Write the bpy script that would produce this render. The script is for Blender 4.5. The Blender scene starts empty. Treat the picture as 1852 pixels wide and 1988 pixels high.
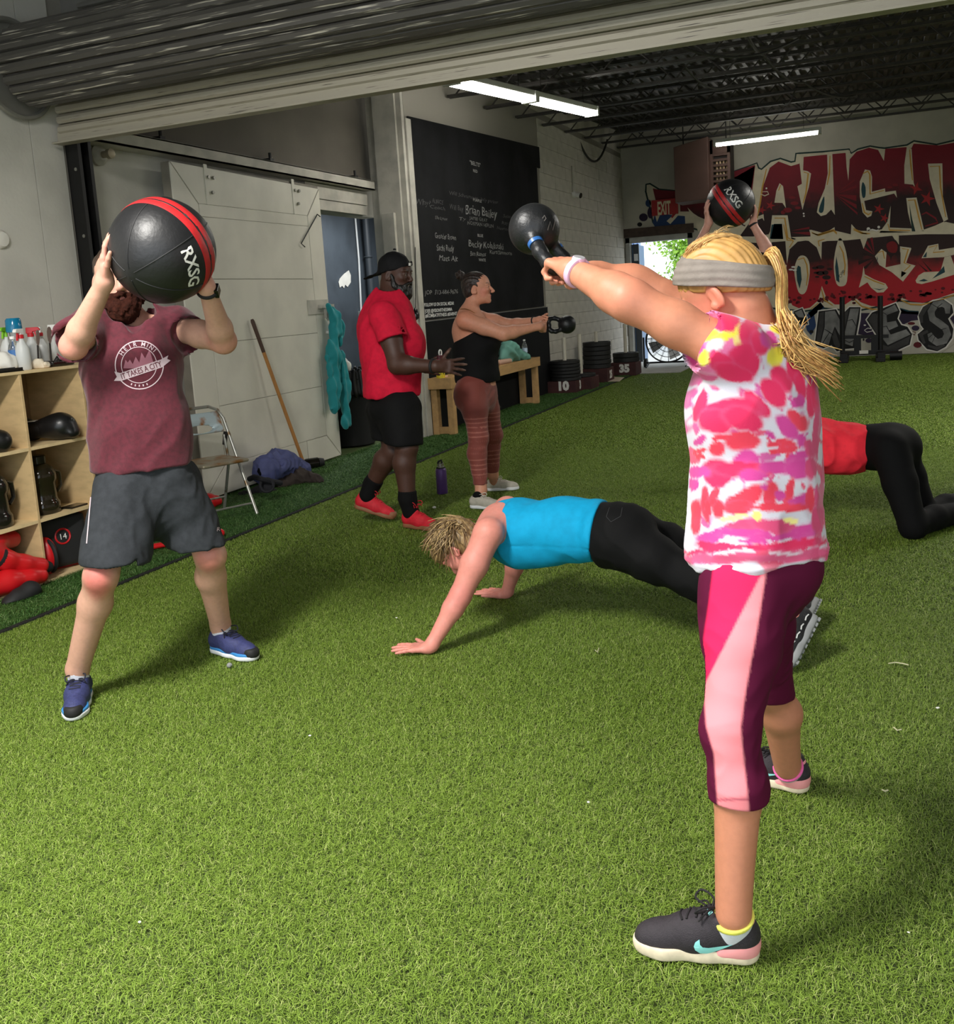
import bpy, bmesh, math, random
import numpy as np
from mathutils import Vector, Matrix
random.seed(7); RNG = np.random.default_rng(7)
SC = bpy.context.scene; COL = SC.collection
# ------------------------------------------------------------------ camera
F, CX, CY, CAMH = 1880.0, 926.0, 870.0, 1.46
def _camrot():
    hy, sl, vx = 590.0, -0.065, 1690.0
    a = np.array([0, hy-CY, F]); b = np.array([1000, hy+1000*sl-CY, F])
    n = np.cross(a, b); n /= np.linalg.norm(n)
    if n[1] > 0: n = -n
    y = np.array([vx-CX, hy+sl*(vx-926)-CY, F]); y /= np.linalg.norm(y)
    return np.array([np.cross(y, n), y, n])
R = _camrot()
cam = bpy.data.cameras.new('camera'); camo = bpy.data.objects.new('camera', cam); COL.objects.link(camo)
_r = R@np.array([1, 0, 0]); _u = R@np.array([0, -1, 0]); _f = R@np.array([0, 0, 1])
camo.matrix_world = Matrix(((_r[0], _u[0], -_f[0], 0), (_r[1], _u[1], -_f[1], 0), (_r[2], _u[2], -_f[2], CAMH), (0, 0, 0, 1)))
cam.sensor_fit = 'VERTICAL'; cam.sensor_height = 36.0; cam.lens = F/1988*36; cam.shift_y = (CY-994)/1988
cam.clip_start = 0.02; cam.clip_end = 200
SC.camera = camo
# ------------------------------------------------------------------ sky, light, exposure
W = bpy.data.worlds.new('world'); SC.world = W; W.use_nodes = True
W.node_tree.nodes['Background'].inputs[0].default_value = (0.86, 0.93, 1.0, 1)
W.node_tree.nodes['Background'].inputs[1].default_value = 1.7
def area_light(name, loc, size, size_y, power, col=(1, 1, 1), rot=(0, 0, 0)):
    l = bpy.data.lights.new(name, 'AREA'); l.shape = 'RECTANGLE'; l.size = size; l.size_y = size_y
    l.energy = power; l.color = col
    o = bpy.data.objects.new(name, l); o.location = loc; o.rotation_euler = rot; COL.objects.link(o); return o
# strip lights of the front bay (behind and above the photographer, outside the frame)
area_light('front_strip_light', (-2.2, 0.7, 3.5), 0.35, 1.6, 210, (1, 0.97, 0.92))
area_light('front_strip_light', (1.4, -0.6, 3.6), 0.35, 2.0, 45, (1, 0.97, 0.92))
area_light('storeroom_fill_light', (-5.55, 11.2, 2.9), 0.2, 1.0, 38, (0.95, 0.98, 1))  # added unseen light, lifts the slate wall behind the doorway
area_light('gym_fill_light', (1.6, 9.5, 3.6), 0.3, 2.4, 95, (1, 0.97, 0.9))  # added unseen fill light for the right side of the gym
area_light('gym_fill_light', (2.6, 15.0, 3.9), 0.3, 2.4, 85, (1, 0.97, 0.9))  # second added fill light, deeper in the gym, also unseen
SC.view_settings.view_transform = 'Standard'; SC.view_settings.look = 'None'
SC.view_settings.gamma = 1.0; SC.view_settings.use_curve_mapping = False
SC.view_settings.exposure = 0.55
# ------------------------------------------------------------------ photo rays -> places in the room
def ray(u, v): return R@np.array([u-CX, v-CY, F])
O3 = np.array([0, 0, CAMH])
def G(u, v, z=0.0):
    d = ray(u, v); return O3+d*((z-CAMH)/d[2])
def PX(u, v, X):
    d = ray(u, v); return O3+d*(X/d[0])
def PY(u, v, Y):
    d = ray(u, v); return O3+d*(Y/d[1])
def D(u, v, dep):                      # at a distance along the optical axis
    return O3+ray(u, v)*(dep/F)
def proj(P):
    q = (np.asarray(P, float)-O3)@R
    return np.stack([q[..., 0]/q[..., 2]*F+CX, q[..., 1]/q[..., 2]*F+CY], -1)
def depth(p): return float((np.asarray(p, float)-O3)@R[:, 2])
CAMR, CAMU, CAMF = R@np.array([1., 0, 0]), R@np.array([0, -1., 0]), R@np.array([0, 0, 1.])
V = lambda *a: np.array(a, float)
def nrm(v):
    v = np.asarray(v, float); return v/max(np.linalg.norm(v), 1e-9)
# ------------------------------------------------------------------ colour and materials
def lin(c):
    c = np.asarray(c, float)/255.0
    return np.where(c <= 0.04045, c/12.92, ((c+0.055)/1.055)**2.4)
def mat(name, col, rough=0.6, metal=0.0, var=0.0, vscale=8.0, bump=0.0, bscale=60.0, col2=None, stretch=(1, 1, 1),
        vc=False, spec=0.5, trans=0.0, emit=None, estr=0.0, alpha=1.0, sheen=0.0, sss=0.0, contrast=(0.4, 0.65), rvar=0.0, detail=4):
    m = bpy.data.materials.new(name); m.use_nodes = True
    N = m.node_tree.nodes; L = m.node_tree.links; b = N['Principled BSDF']
    c = tuple(lin(col))+(1,)
    b.inputs['Base Color'].default_value = c; b.inputs['Roughness'].default_value = rough
    b.inputs['Metallic'].default_value = metal; b.inputs['Specular IOR Level'].default_value = spec
    b.inputs['Transmission Weight'].default_value = trans; b.inputs['Alpha'].default_value = alpha
    if sheen: b.inputs['Sheen Weight'].default_value = sheen
    if sss:
        b.inputs['Subsurface Weight'].default_value = sss
        b.inputs['Subsurface Radius'].default_value = (0.012, 0.005, 0.003)
    if emit is not None:
        b.inputs['Emission Color'].default_value = tuple(lin(emit))+(1,); b.inputs['Emission Strength'].default_value = estr
    tc = N.new('ShaderNodeTexCoord'); mp = N.new('ShaderNodeMapping'); mp.inputs['Scale'].default_value = stretch
    L.new(tc.outputs['Object'], mp.inputs['Vector'])
    src = None
    if vc:
        a = N.new('ShaderNodeVertexColor'); a.layer_name = 'Col'; src = a.outputs['Color']
        L.new(src, b.inputs['Base Color'])
    if var > 0 or col2 is not None:
        n = N.new('ShaderNodeTexNoise'); n.inputs['Scale'].default_value = vscale; n.inputs['Detail'].default_value = detail
        L.new(mp.outputs[0], n.inputs['Vector'])
        r = N.new('ShaderNodeMapRange'); r.inputs['From Min'].default_value = contrast[0]; r.inputs['From Max'].default_value = contrast[1]
        L.new(n.outputs['Fac'], r.inputs['Value'])
        mx = N.new('ShaderNodeMix'); mx.data_type = 'RGBA'
        L.new(r.outputs[0], mx.inputs['Factor'])
        if src is not None:
            mx.blend_type = 'MULTIPLY'; L.new(src, mx.inputs['A']); mx.inputs['B'].default_value = (1-var, 1-var, 1-var, 1)
        else:
            mx.inputs['A'].default_value = c
            mx.inputs['B'].default_value = tuple(lin(col2))+(1,) if col2 is not None else tuple(np.array(c[:3])*(1-var))+(1,)
        L.new(mx.outputs['Result'], b.inputs['Base Color'])
        if rvar:
            r2 = N.new('ShaderNodeMapRange'); r2.inputs['To Min'].default_value = rough-rvar; r2.inputs['To Max'].default_value = rough+rvar
            L.new(n.outputs['Fac'], r2.inputs['Value']); L.new(r2.outputs[0], b.inputs['Roughness'])
    if bump > 0:
        n2 = N.new('ShaderNodeTexNoise'); n2.inputs['Scale'].default_value = bscale; n2.inputs['Detail'].default_value = 5
        L.new(mp.outputs[0], n2.inputs['Vector'])
        bm = N.new('ShaderNodeBump'); bm.inputs['Strength'].default_value = bump; bm.inputs['Distance'].default_value = 0.01
        L.new(n2.outputs['Fac'], bm.inputs['Height']); L.new(bm.outputs[0], b.inputs['Normal'])
    return m
_mc = {}
def M(name, *a, **k):
    if name not in _mc: _mc[name] = mat(name, *a, **k)
    return _mc[name]
# ------------------------------------------------------------------ things, parts, structure
def tag(o, label=None, cat=None, group=None, kind=None):
    if label: o['label'] = label
    if cat: o['category'] = cat
    if group: o['group'] = group
    if kind: o['kind'] = kind
    return o
def thing(name, loc, label, cat, group=None):
    o = bpy.data.objects.new(name, None); o.empty_display_size = 0.05; COL.objects.link(o)
    o.location = tuple(float(x) for x in loc); return tag(o, label, cat, group)
def wloc(o):
    p = np.zeros(3)
    while o is not None: p = p+np.array(o.location); o = o.parent
    return p
def mesh(name, verts, faces, mats, parent=None, smooth=False, mi=None, colors=None):
    me = bpy.data.meshes.new(name)
    v = np.asarray(verts, float)
    if parent is not None: v = v-wloc(parent)
    faces = faces.tolist() if isinstance(faces, np.ndarray) else faces
    me.from_pydata(v.tolist(), [], faces)
    if not isinstance(mats, (list, tuple)): mats = [mats]
    for m in mats: me.materials.append(m)
    if mi is not None: me.polygons.foreach_set('material_index', np.asarray(mi, np.int32))
    if smooth: me.polygons.foreach_set('use_smooth', np.ones(len(me.polygons), bool))
    if colors is not None:
        a = me.color_attributes.new('Col', 'FLOAT_COLOR', 'POINT')
        c = np.ones((len(v), 4), np.float32); c[:, :3] = colors; a.data.foreach_set('color', c.ravel())
    me.update()
    o = bpy.data.objects.new(name, me); COL.objects.link(o)
    if parent is not None: o.parent = parent
    return o
def frame(d, up=(0, 0, 1)):
    z = nrm(d); u = np.asarray(up, float)
    if abs(z@u) > 0.98: u = V(1, 0, 0)
    x = nrm(np.cross(u, z)); return x, np.cross(z, x), z
class MB:
    def __init__(s): s.v = []; s.f = []; s.m = []; s.cm = 0
    def add(s, vs, fs):
        n = len(s.v); s.v += [tuple(map(float, q)) for q in vs]
        for f in fs: s.f.append([i+n for i in f]); s.m.append(s.cm)
        return s
    def box(s, p0, p1):
        (a, b, c), (d, e, f) = p0, p1
        return s.hexa([V(a, b, c), V(d, b, c), V(d, e, c), V(a, e, c), V(a, b, f), V(d, b, f), V(d, e, f), V(a, e, f)])
    def hexa(s, q): return s.add(q, [(0, 3, 2, 1), (4, 5, 6, 7), (0, 1, 5, 4), (1, 2, 6, 5), (2, 3, 7, 6), (3, 0, 4, 7)])
    def bar(s, a, b, w, h, up=(0, 0, 1)):
        a, b = V(*a), V(*b); x, y, z = frame(b-a, up); x = x*w/2; y = y*h/2
        return s.hexa([a-x-y, a+x-y, a+x+y, a-x+y, b-x-y, b+x-y, b+x+y, b-x+y])
    def obox(s, c, ex, ey, ez):
        c = V(*c); return s.hexa([c+a*ex+b*ey+g*ez for g in (-1, 1) for a, b in ((-1, -1), (1, -1), (1, 1), (-1, 1))])
    def tube(s, pts, r, n=8, caps=True, closed=False, flat=None):
        pts = [V(*p) for p in pts]; k = len(pts)
        rr = r if isinstance(r, (list, tuple, np.ndarray)) else [r]*k
        b = len(s.v); px = None; vs = []
        for i, p in enumerate(pts):
            d = pts[(i+1) % k]-pts[i-1] if closed else pts[min(i+1, k-1)]-pts[max(i-1, 0)]
            d = nrm(d)
            if px is None: px, _, _ = frame(d)
            px = nrm(px-d*(px@d)); py = np.cross(d, px)
            for j in range(n):
                t = 2*math.pi*j/n; vs.append(p+rr[i]*(px*math.cos(t)+py*math.sin(t)))
        fs = []
        for i in range(k if closed else k-1):
            i2 = (i+1) % k
            for j in range(n): fs.append((i*n+j, i*n+(j+1) % n, i2*n+(j+1) % n, i2*n+j))
        if caps and not closed: fs += [tuple(range(n-1, -1, -1)), tuple((k-1)*n+j for j in range(n))]
        return s.add(vs, fs)
    def cyl(s, a, b, ra, rb=None, n=20): return s.tube([a, b], [ra, ra if rb is None else rb], n)
    def lathe(s, o, prof, n=24, ax=(0, 0, 1), capb=True, capt=True):
        o = V(*o); x, y, z = frame(ax, (0, 1, 0)); vs = []; fs = []
        for r, h in prof:
            for j in range(n):
                t = 2*math.pi*j/n; vs.append(o+z*h+r*(x*math.cos(t)+y*math.sin(t)))
        for i in range(len(prof)-1):
            for j in range(n): fs.append((i*n+j, i*n+(j+1) % n, (i+1)*n+(j+1) % n, (i+1)*n+j))
        if capb: fs.append(tuple(range(n-1, -1, -1)))
        if capt: fs.append(tuple((len(prof)-1)*n+j for j in range(n)))
        return s.add(vs, fs)
    def prism(s, pts, off):
        k = len(pts); off = V(*off); p = [V(*q) for q in pts]
        return s.add(p+[q+off for q in p], [tuple(range(k-1, -1, -1)), tuple(range(k, 2*k))]+[(i, (i+1) % k, (i+1) % k+k, i+k) for i in range(k)])
    def grid(s, P, thick=None):
        P = np.asarray(P, float); a, b, _ = P.shape
        fs = [(i*b+j, i*b+j+1, (i+1)*b+j+1, (i+1)*b+j) for i in range(a-1) for j in range(b-1)]
        return s.add(P.reshape(-1, 3), fs)
    def torus(s, c, ax, Rr, r, n=32, m=8):
        x, y, z = frame(ax); c = V(*c)
        return s.tube([c+Rr*(x*math.cos(2*math.pi*i/n)+y*math.sin(2*math.pi*i/n)) for i in range(n)], r, m, closed=True)
    def obj(s, name, mats, parent=None, smooth=False, bev=0.0, seg=2, angle=True):
        o = mesh(name, s.v, s.f, mats, parent, smooth, s.m if isinstance(mats, (list, tuple)) else None)
        if bev: bevel(o, bev, seg)
        if smooth and angle:
            try: o.data.set_sharp_from_angle(angle=math.radians(40))
            except Exception: pass
        return o
def bevel(o, w, seg=2):
    m = o.modifiers.new('bevel', 'BEVEL'); m.width = w; m.segments = seg; m.limit_method = 'ANGLE'; m.angle_limit = math.radians(35); return o
def copy_tree(o, parent=None):
    c = o.copy(); COL.objects.link(c)
    if parent is not None: c.parent = parent
    for ch in list(o.children): copy_tree(ch, c)
    return c
def hnoise(P, s, seed=0):              # smooth pseudo noise in about -1..1
    r = np.random.default_rng(seed); out = np.zeros(len(P))
    for i in range(6):
        k = r.normal(size=3); k = k/np.linalg.norm(k)*s*(0.6+0.25*i); out += np.sin(P@k+r.uniform(0, 6.28)+1.3*np.sin(P@(k[[1, 2, 0]]*0.7)+i))
    return out/3.2
# ------------------------------------------------------------------ text as flat mesh
def text_mesh(txt, size=1.0, jit=0.0, spacing=1.0, bold=0.0, shear=0.0):
    """vertices (x, y) and triangles of one line, centred on x"""
    c = bpy.data.curves.new('t', 'FONT'); c.body = txt; c.size = size; c.space_character = spacing; c.offset = bold; c.shear = shear
    c.align_x = 'CENTER'; c.resolution_u = 2
    o = bpy.data.objects.new('t', c); COL.objects.link(o)
    dg = bpy.context.evaluated_depsgraph_get(); me = bpy.data.meshes.new_from_object(o.evaluated_get(dg))
    vs = np.array([v.co[:2] for v in me.vertices]) if len(me.vertices) else np.zeros((0, 2)); fs = [tuple(p.vertices) for p in me.polygons]
    bpy.data.objects.remove(o); bpy.data.curves.remove(c); bpy.data.meshes.remove(me)
    if jit and len(vs):
        vs = vs+jit*size*np.stack([np.sin(vs[:, 1]/size*7+vs[:, 0]/size*2.1), np.sin(vs[:, 0]/size*3.7)+0.5*np.sin(vs[:, 0]/size*9)], -1)
    return vs, fs
def put_text(mb, txt, o, ex, ey, size, **k):
    vs, fs = text_mesh(txt, size, **k)
    if len(vs): mb.add([V(*o)+x*V(*ex)+y*V(*ey) for x, y in vs], fs)
# ------------------------------------------------------------------ soft solids: distance field -> one continuous mesh
def smin(a, b, k):
    h = np.maximum(k-np.abs(a-b), 0)/k; return np.minimum(a, b)-h*h*k*0.25
class Sdf:
    def __init__(s): s.ops = []; s.lo = V(1e9, 1e9, 1e9); s.hi = -s.lo
    def _bb(s, p, r): s.lo = np.minimum(s.lo, np.asarray(p)-r); s.hi = np.maximum(s.hi, np.asarray(p)+r)
    def cone(s, a, b, ra, rb, k=0.02, flat=None, fk=1.0, mode=0):
        a, b = V(*a), V(*b); ba = b-a; bb = max(ba@ba, 1e-9)
        if flat is not None: flat = nrm(flat)
        m = max(ra, rb)*max(1, fk)
        if mode == 0: s._bb(a, m); s._bb(b, m)
        def f(P):
            q = P-a; t = np.clip(q@ba/bb, 0, 1); w = q-t[:, None]*ba
            if flat is not None:
                c = w@flat; w = w+np.outer(c*(1/fk-1), flat)
            return (np.sqrt((w*w).sum(1))-(ra+t*(rb-ra)))*min(1, fk)
        c0 = (a+b)/2; s.ops.append((f, k, mode, c0, np.sqrt(bb)/2+m)); return s
    def chain(s, pts, rs, k=0.02, flat=None, fk=1.0, mode=0):
        for i in range(len(pts)-1): s.cone(pts[i], pts[i+1], rs[i], rs[i+1], k if i == 0 else max(k, 0.012) if k > 0.006 else k, flat, fk, mode)
        return s
    def ell(s, c, r, axes=None, k=0.02, mode=0):
        c = V(*c); r = V(*r); A = np.eye(3) if axes is None else np.array([nrm(x) for x in axes])
        if mode == 0: s._bb(c, r.max())
        def f(P):
            q = ((P-c)@A.T)/r; k0 = np.sqrt((q*q).sum(1))+1e-9; k1 = np.sqrt(((q/r)**2).sum(1))+1e-9
            return k0*(k0-1)/k1
        s.ops.append((f, k, mode, c, r.max())); return s
    def box(s, c, h, axes=None, rnd=0.01, k=0.02, mode=0):
        c = V(*c); h = V(*h)-rnd; A = np.eye(3) if axes is None else np.array([nrm(x) for x in axes])
        if mode == 0: s._bb(c, np.linalg.norm(h)+rnd)
        def f(P):
            q = np.abs((P-c)@A.T)-h; return np.sqrt((np.maximum(q, 0)**2).sum(1))+np.minimum(q.max(1), 0)-rnd
        s.ops.append((f, k, mode, c, np.linalg.norm(h)+rnd)); return s
    def plane(s, p, n, k=0.006):       # keep the side n points away from
        p = V(*p); n = nrm(n); s.ops.append((lambda P: -((P-p)@n), k, 2, None, 0)); return s
    def cut(s, other, off=0.0, k=0.006):
        s.ops.append((lambda P: -(other.eval(P)+off), k, 2, None, 0)); return s
    def union(s, o, k=0.02):
        s.lo = np.minimum(s.lo, o.lo); s.hi = np.maximum(s.hi, o.hi); s.ops.append((o.eval, k, 0, None, 0)); return s
    def disp(s, fn): s.ops.append((fn, 0, 3, None, 0)); return s
    def grow(s, o): s.ops.append((lambda P: -o, 0, 3, None, 0)); return s
    def eval(s, P):
        d = np.full(len(P), 9.0); lo, hi = (P.min(0), P.max(0)) if len(P) else (0, 0)
        for f, k, mode, c, r in s.ops:
            if mode == 0:
                if c is not None and len(P) and np.linalg.norm(np.maximum(np.maximum(lo-c, c-hi), 0)) > r+0.22: continue
                v = f(P); d = smin(d, v, k) if k > 0 else np.minimum(d, v)
            elif mode == 1: d = -smin(-d, f(P), k)
            elif mode == 2: d = -smin(-d, -f(P), k)
            else: d = d+f(P)
        return d
    def polygonize(s, h, pad=0.02, lo=None, hi=None):
        lo = s.lo-pad if lo is None else np.asarray(lo, float); hi = s.hi+pad if hi is None else np.asarray(hi, float)
        B = 8; nb = np.ceil((hi-lo)/(h*B)).astype(int)+1; n = nb*B
        # coarse pass on block centres
        bc = np.stack(np.meshgrid(*[np.arange(q) for q in nb], indexing='ij'), -1).reshape(-1, 3)
        cd = s.eval(lo+(bc+0.5)*B*h-0.5*h)
        act = np.abs(cd) < B*h*0.87*1.25+0.025
        A = np.repeat(np.repeat(np.repeat(cd.reshape(nb), B, 0), B, 1), B, 2).astype(np.float32)
        sub = np.stack(np.meshgrid(*[np.arange(B)]*3, indexing='ij'), -1).reshape(-1, 3)
        ab = bc[act]; ab = ab[np.lexsort((ab[:, 2]//4, ab[:, 1]//4, ab[:, 0]//4))]
        for i in range(0, len(ab), 16):
            I = (ab[i:i+16, None, :]*B+sub[None]).reshape(-1, 3)
            A[I[:, 0], I[:, 1], I[:, 2]] = s.eval(lo+I*h)
        S = A < 0
        # surface nets
        c8 = [(i, j, k) for i in (0, 1) for j in (0, 1) for k in (0, 1)]
        sl = lambda o: tuple(slice(o[d], n[d]-1+o[d]) for d in range(3))
        cnt = sum(S[sl(o)].astype(np.int8) for o in c8)
        cell = np.argwhere((cnt > 0) & (cnt < 8))
        idx = np.full(n-1, -1, np.int64); idx[cell[:, 0], cell[:, 1], cell[:, 2]] = np.arange(len(cell))
        acc = np.zeros((len(cell), 3)); w = np.zeros(len(cell))
        for ax in range(3):
            for o in c8:
                if o[ax]: continue
                o2 = list(o); o2[ax] = 1
                d0 = A[cell[:, 0]+o[0], cell[:, 1]+o[1], cell[:, 2]+o[2]]; d1 = A[cell[:, 0]+o2[0], cell[:, 1]+o2[1], cell[:, 2]+o2[2]]
                x = (d0 < 0) != (d1 < 0); t = np.where(x, d0/np.where(x, d0-d1, 1), 0)
                p = np.array(o, float)[None].repeat(len(cell), 0); p[:, ax] = t
                acc += p*x[:, None]; w += x
        vs = lo+(cell+acc/w[:, None])*h
        fs = []
        for ax in range(3):
            u, v = (ax+1) % 3, (ax+2) % 3
            a = [slice(1, n[d]-1) for d in range(3)]; a[ax] = slice(0, n[ax]-1); b = list(a); b[ax] = slice(1, n[ax])
            s0, s1 = S[tuple(a)], S[tuple(b)]
            e = np.argwhere(s0 != s1); 
            off = np.array([1, 1, 1]); off[ax] = 0; g = e+off; ins = s0[e[:, 0], e[:, 1], e[:, 2]]
            q = []
            for du, dv in ((0, 0), (1, 0), (1, 1), (0, 1)):
                t = g.copy(); t[:, u] -= du; t[:, v] -= dv; q.append(idx[t[:, 0], t[:, 1], t[:, 2]])
            q = np.stack(q, 1); q[~ins] = q[~ins][:, ::-1]; fs.append(q)
        fs = np.concatenate(fs); fs = fs[(fs >= 0).all(1)]
        e = h*0.25; T = np.array([[1, -1, -1], [-1, -1, 1], [-1, 1, -1], [1, 1, 1]], float)
        for _ in range(2):             # settle the vertices on the surface
            g = np.zeros_like(vs); dm = np.zeros(len(vs))
            for i in range(0, len(vs), 6000):
                P = vs[i:i+6000]
                for t in T:
                    d = s.eval(P+t*e); g[i:i+6000] += d[:, None]*t; dm[i:i+6000] += d/4
            gn = np.linalg.norm(g, axis=1)+1e-12
            slope = np.maximum(gn/(4*e), 0.5)
            vs = vs-np.clip(dm/slope, -h*0.6, h*0.6)[:, None]*g/gn[:, None]
        return vs, fs
def join(parts):
    vs, fs, n = [], [], 0
    for v, f in parts: vs.append(v); fs.append(f+n); n += len(v)
    return np.concatenate(vs), np.concatenate(fs)
def blobs(P, base, spots):
    """base colour (sRGB) with soft spots [(centre, radius, colour, strength)]"""
    c = np.tile(lin(base), (len(P), 1))
    for p, r, col, st in spots:
        q = (P-np.asarray(p))/np.asarray(r); d = np.sqrt((q*q).sum(1)); w = np.clip(1.5-1.0*d, 0, 1); w = (w*w*(3-2*w)*st)[:, None]
        c = c*(1-w)+lin(col)*w
    return c
def skin(name, S, h, parent, base, spots=(), fine=(), m=None, fn=None):
    """body surface; fine = [(centre, radius, step)] regions meshed finer: box regions cut out of the coarse grid"""
    vs, fs = S.polygonize(h)
    parts = [(vs, fs)]
    for c, r, st in fine:
        c = V(*c); r = np.ones(3)*r
        ctr = vs[fs].mean(1); ins = (np.abs(ctr-c) < r).all(1)
        vs2, fs2 = S.polygonize(st, lo=c-r-3*h, hi=c+r+3*h)
        c2 = vs2[fs2].mean(1); k2 = (np.abs(c2-c) < r+h*0.6).all(1)
        parts[0] = (vs, fs[~ins]); fs = fs[~ins]
        parts.append((vs2, fs2[k2]))
    vs, fs = join(parts)
    used = np.unique(fs); re = np.full(len(vs), -1); re[used] = np.arange(len(used)); vs = vs[used]; fs = re[fs]
    cols = blobs(vs, base, spots)
    if fn is not None: cols = fn(vs, cols)
    return mesh(name, vs, fs, m or M('skin', (255, 255, 255), 0.5, vc=True, var=0.06, vscale=90, bump=0.05, bscale=300, sss=0.12, spec=0.4), parent, True, colors=cols)
def soft(name, S, h, parent, m, fn=None, base=(255, 255, 255)):
    vs, fs = S.polygonize(h)
    return mesh(name, vs, fs, m, parent, True, colors=None if fn is None else fn(vs, np.tile(lin(base), (len(vs), 1))))
def hand(S, w, f, n, t, curl=(20, 25, 20), spread=6, size=1.0, thumb=(35, 20, 20), tcurl=20, k=0.005, r=1.0, curls=None):
    """w wrist, f finger direction, n the way the palm faces, t thumb side; angles in degrees. returns finger tips"""
    w = V(*w); f = nrm(f); n = nrm(V(*n)-f*(V(*n)@f)); t = nrm(V(*t)-f*(V(*t)@f)-n*(V(*t)@n)); s = size*0.19/0.19
    L = 0.088*s
    # palm: fan of bones
    kn = [w+f*L*(0.97-0.05*abs(i-1.2))+t*(0.031-0.0205*i)*s for i in range(4)]
    for i in range(4): S.cone(w+t*(0.016-0.0105*i)*s+f*0.01, kn[i], 0.0155*s, 0.0115*s, 0.016*s)
    tb = w+f*0.02*s+t*0.022*s+n*0.006*s
    S.cone(w+f*0.01+t*0.008*s+n*0.006, tb+f*0.03*s+t*0.008*s, 0.016*s, 0.014*s, 0.014*s)
    tips = []
    lens = [(0.042, 0.026, 0.021), (0.046, 0.030, 0.022), (0.043, 0.028, 0.021), (0.034, 0.021, 0.019)]
    for i in range(4):
        cu = curls[i] if curls else curl
        a = math.radians(spread*(1.4-i)); d = f*math.cos(a)+t*math.sin(a); p = kn[i]; an = 0.0
        rr = [0.0098, 0.0088, 0.0078, 0.0064]; rr = [q*s*r*(0.88 if i == 3 else 1) for q in rr]
        for j in range(3):
            an += math.radians(cu[j]); q = p+(d*math.cos(an)+n*math.sin(an))*lens[i][j]*s
            S.cone(p, q, rr[j], rr[j+1], k if j else 0.010*s); p = q
        tips.append(p)
    a, b = math.radians(thumb[0]), math.radians(thumb[1])
    d = nrm(f*math.cos(a)+t*math.sin(a)+n*math.sin(b)); p = tb+f*0.012*s+t*0.008*s
    q = p+d*0.036*s; S.cone(p, q, 0.013*s, 0.0105*s, 0.010*s)
    c = math.radians(tcurl); d2 = nrm(d*math.cos(c)+(f*0.8-t*0.3+n*0.3)*math.sin(c)); q2 = q+d2*0.030*s; S.cone(q, q2, 0.0105*s, 0.0092*s, 0.004)
    d3 = nrm(d2*math.cos(c)+(f*0.7-t*0.5+n*0.3)*math.sin(c)); q3 = q2+d3*0.022*s; S.cone(q2, q3, 0.0092*s, 0.007*s, 0.004)
    return tips+[q3]
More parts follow.
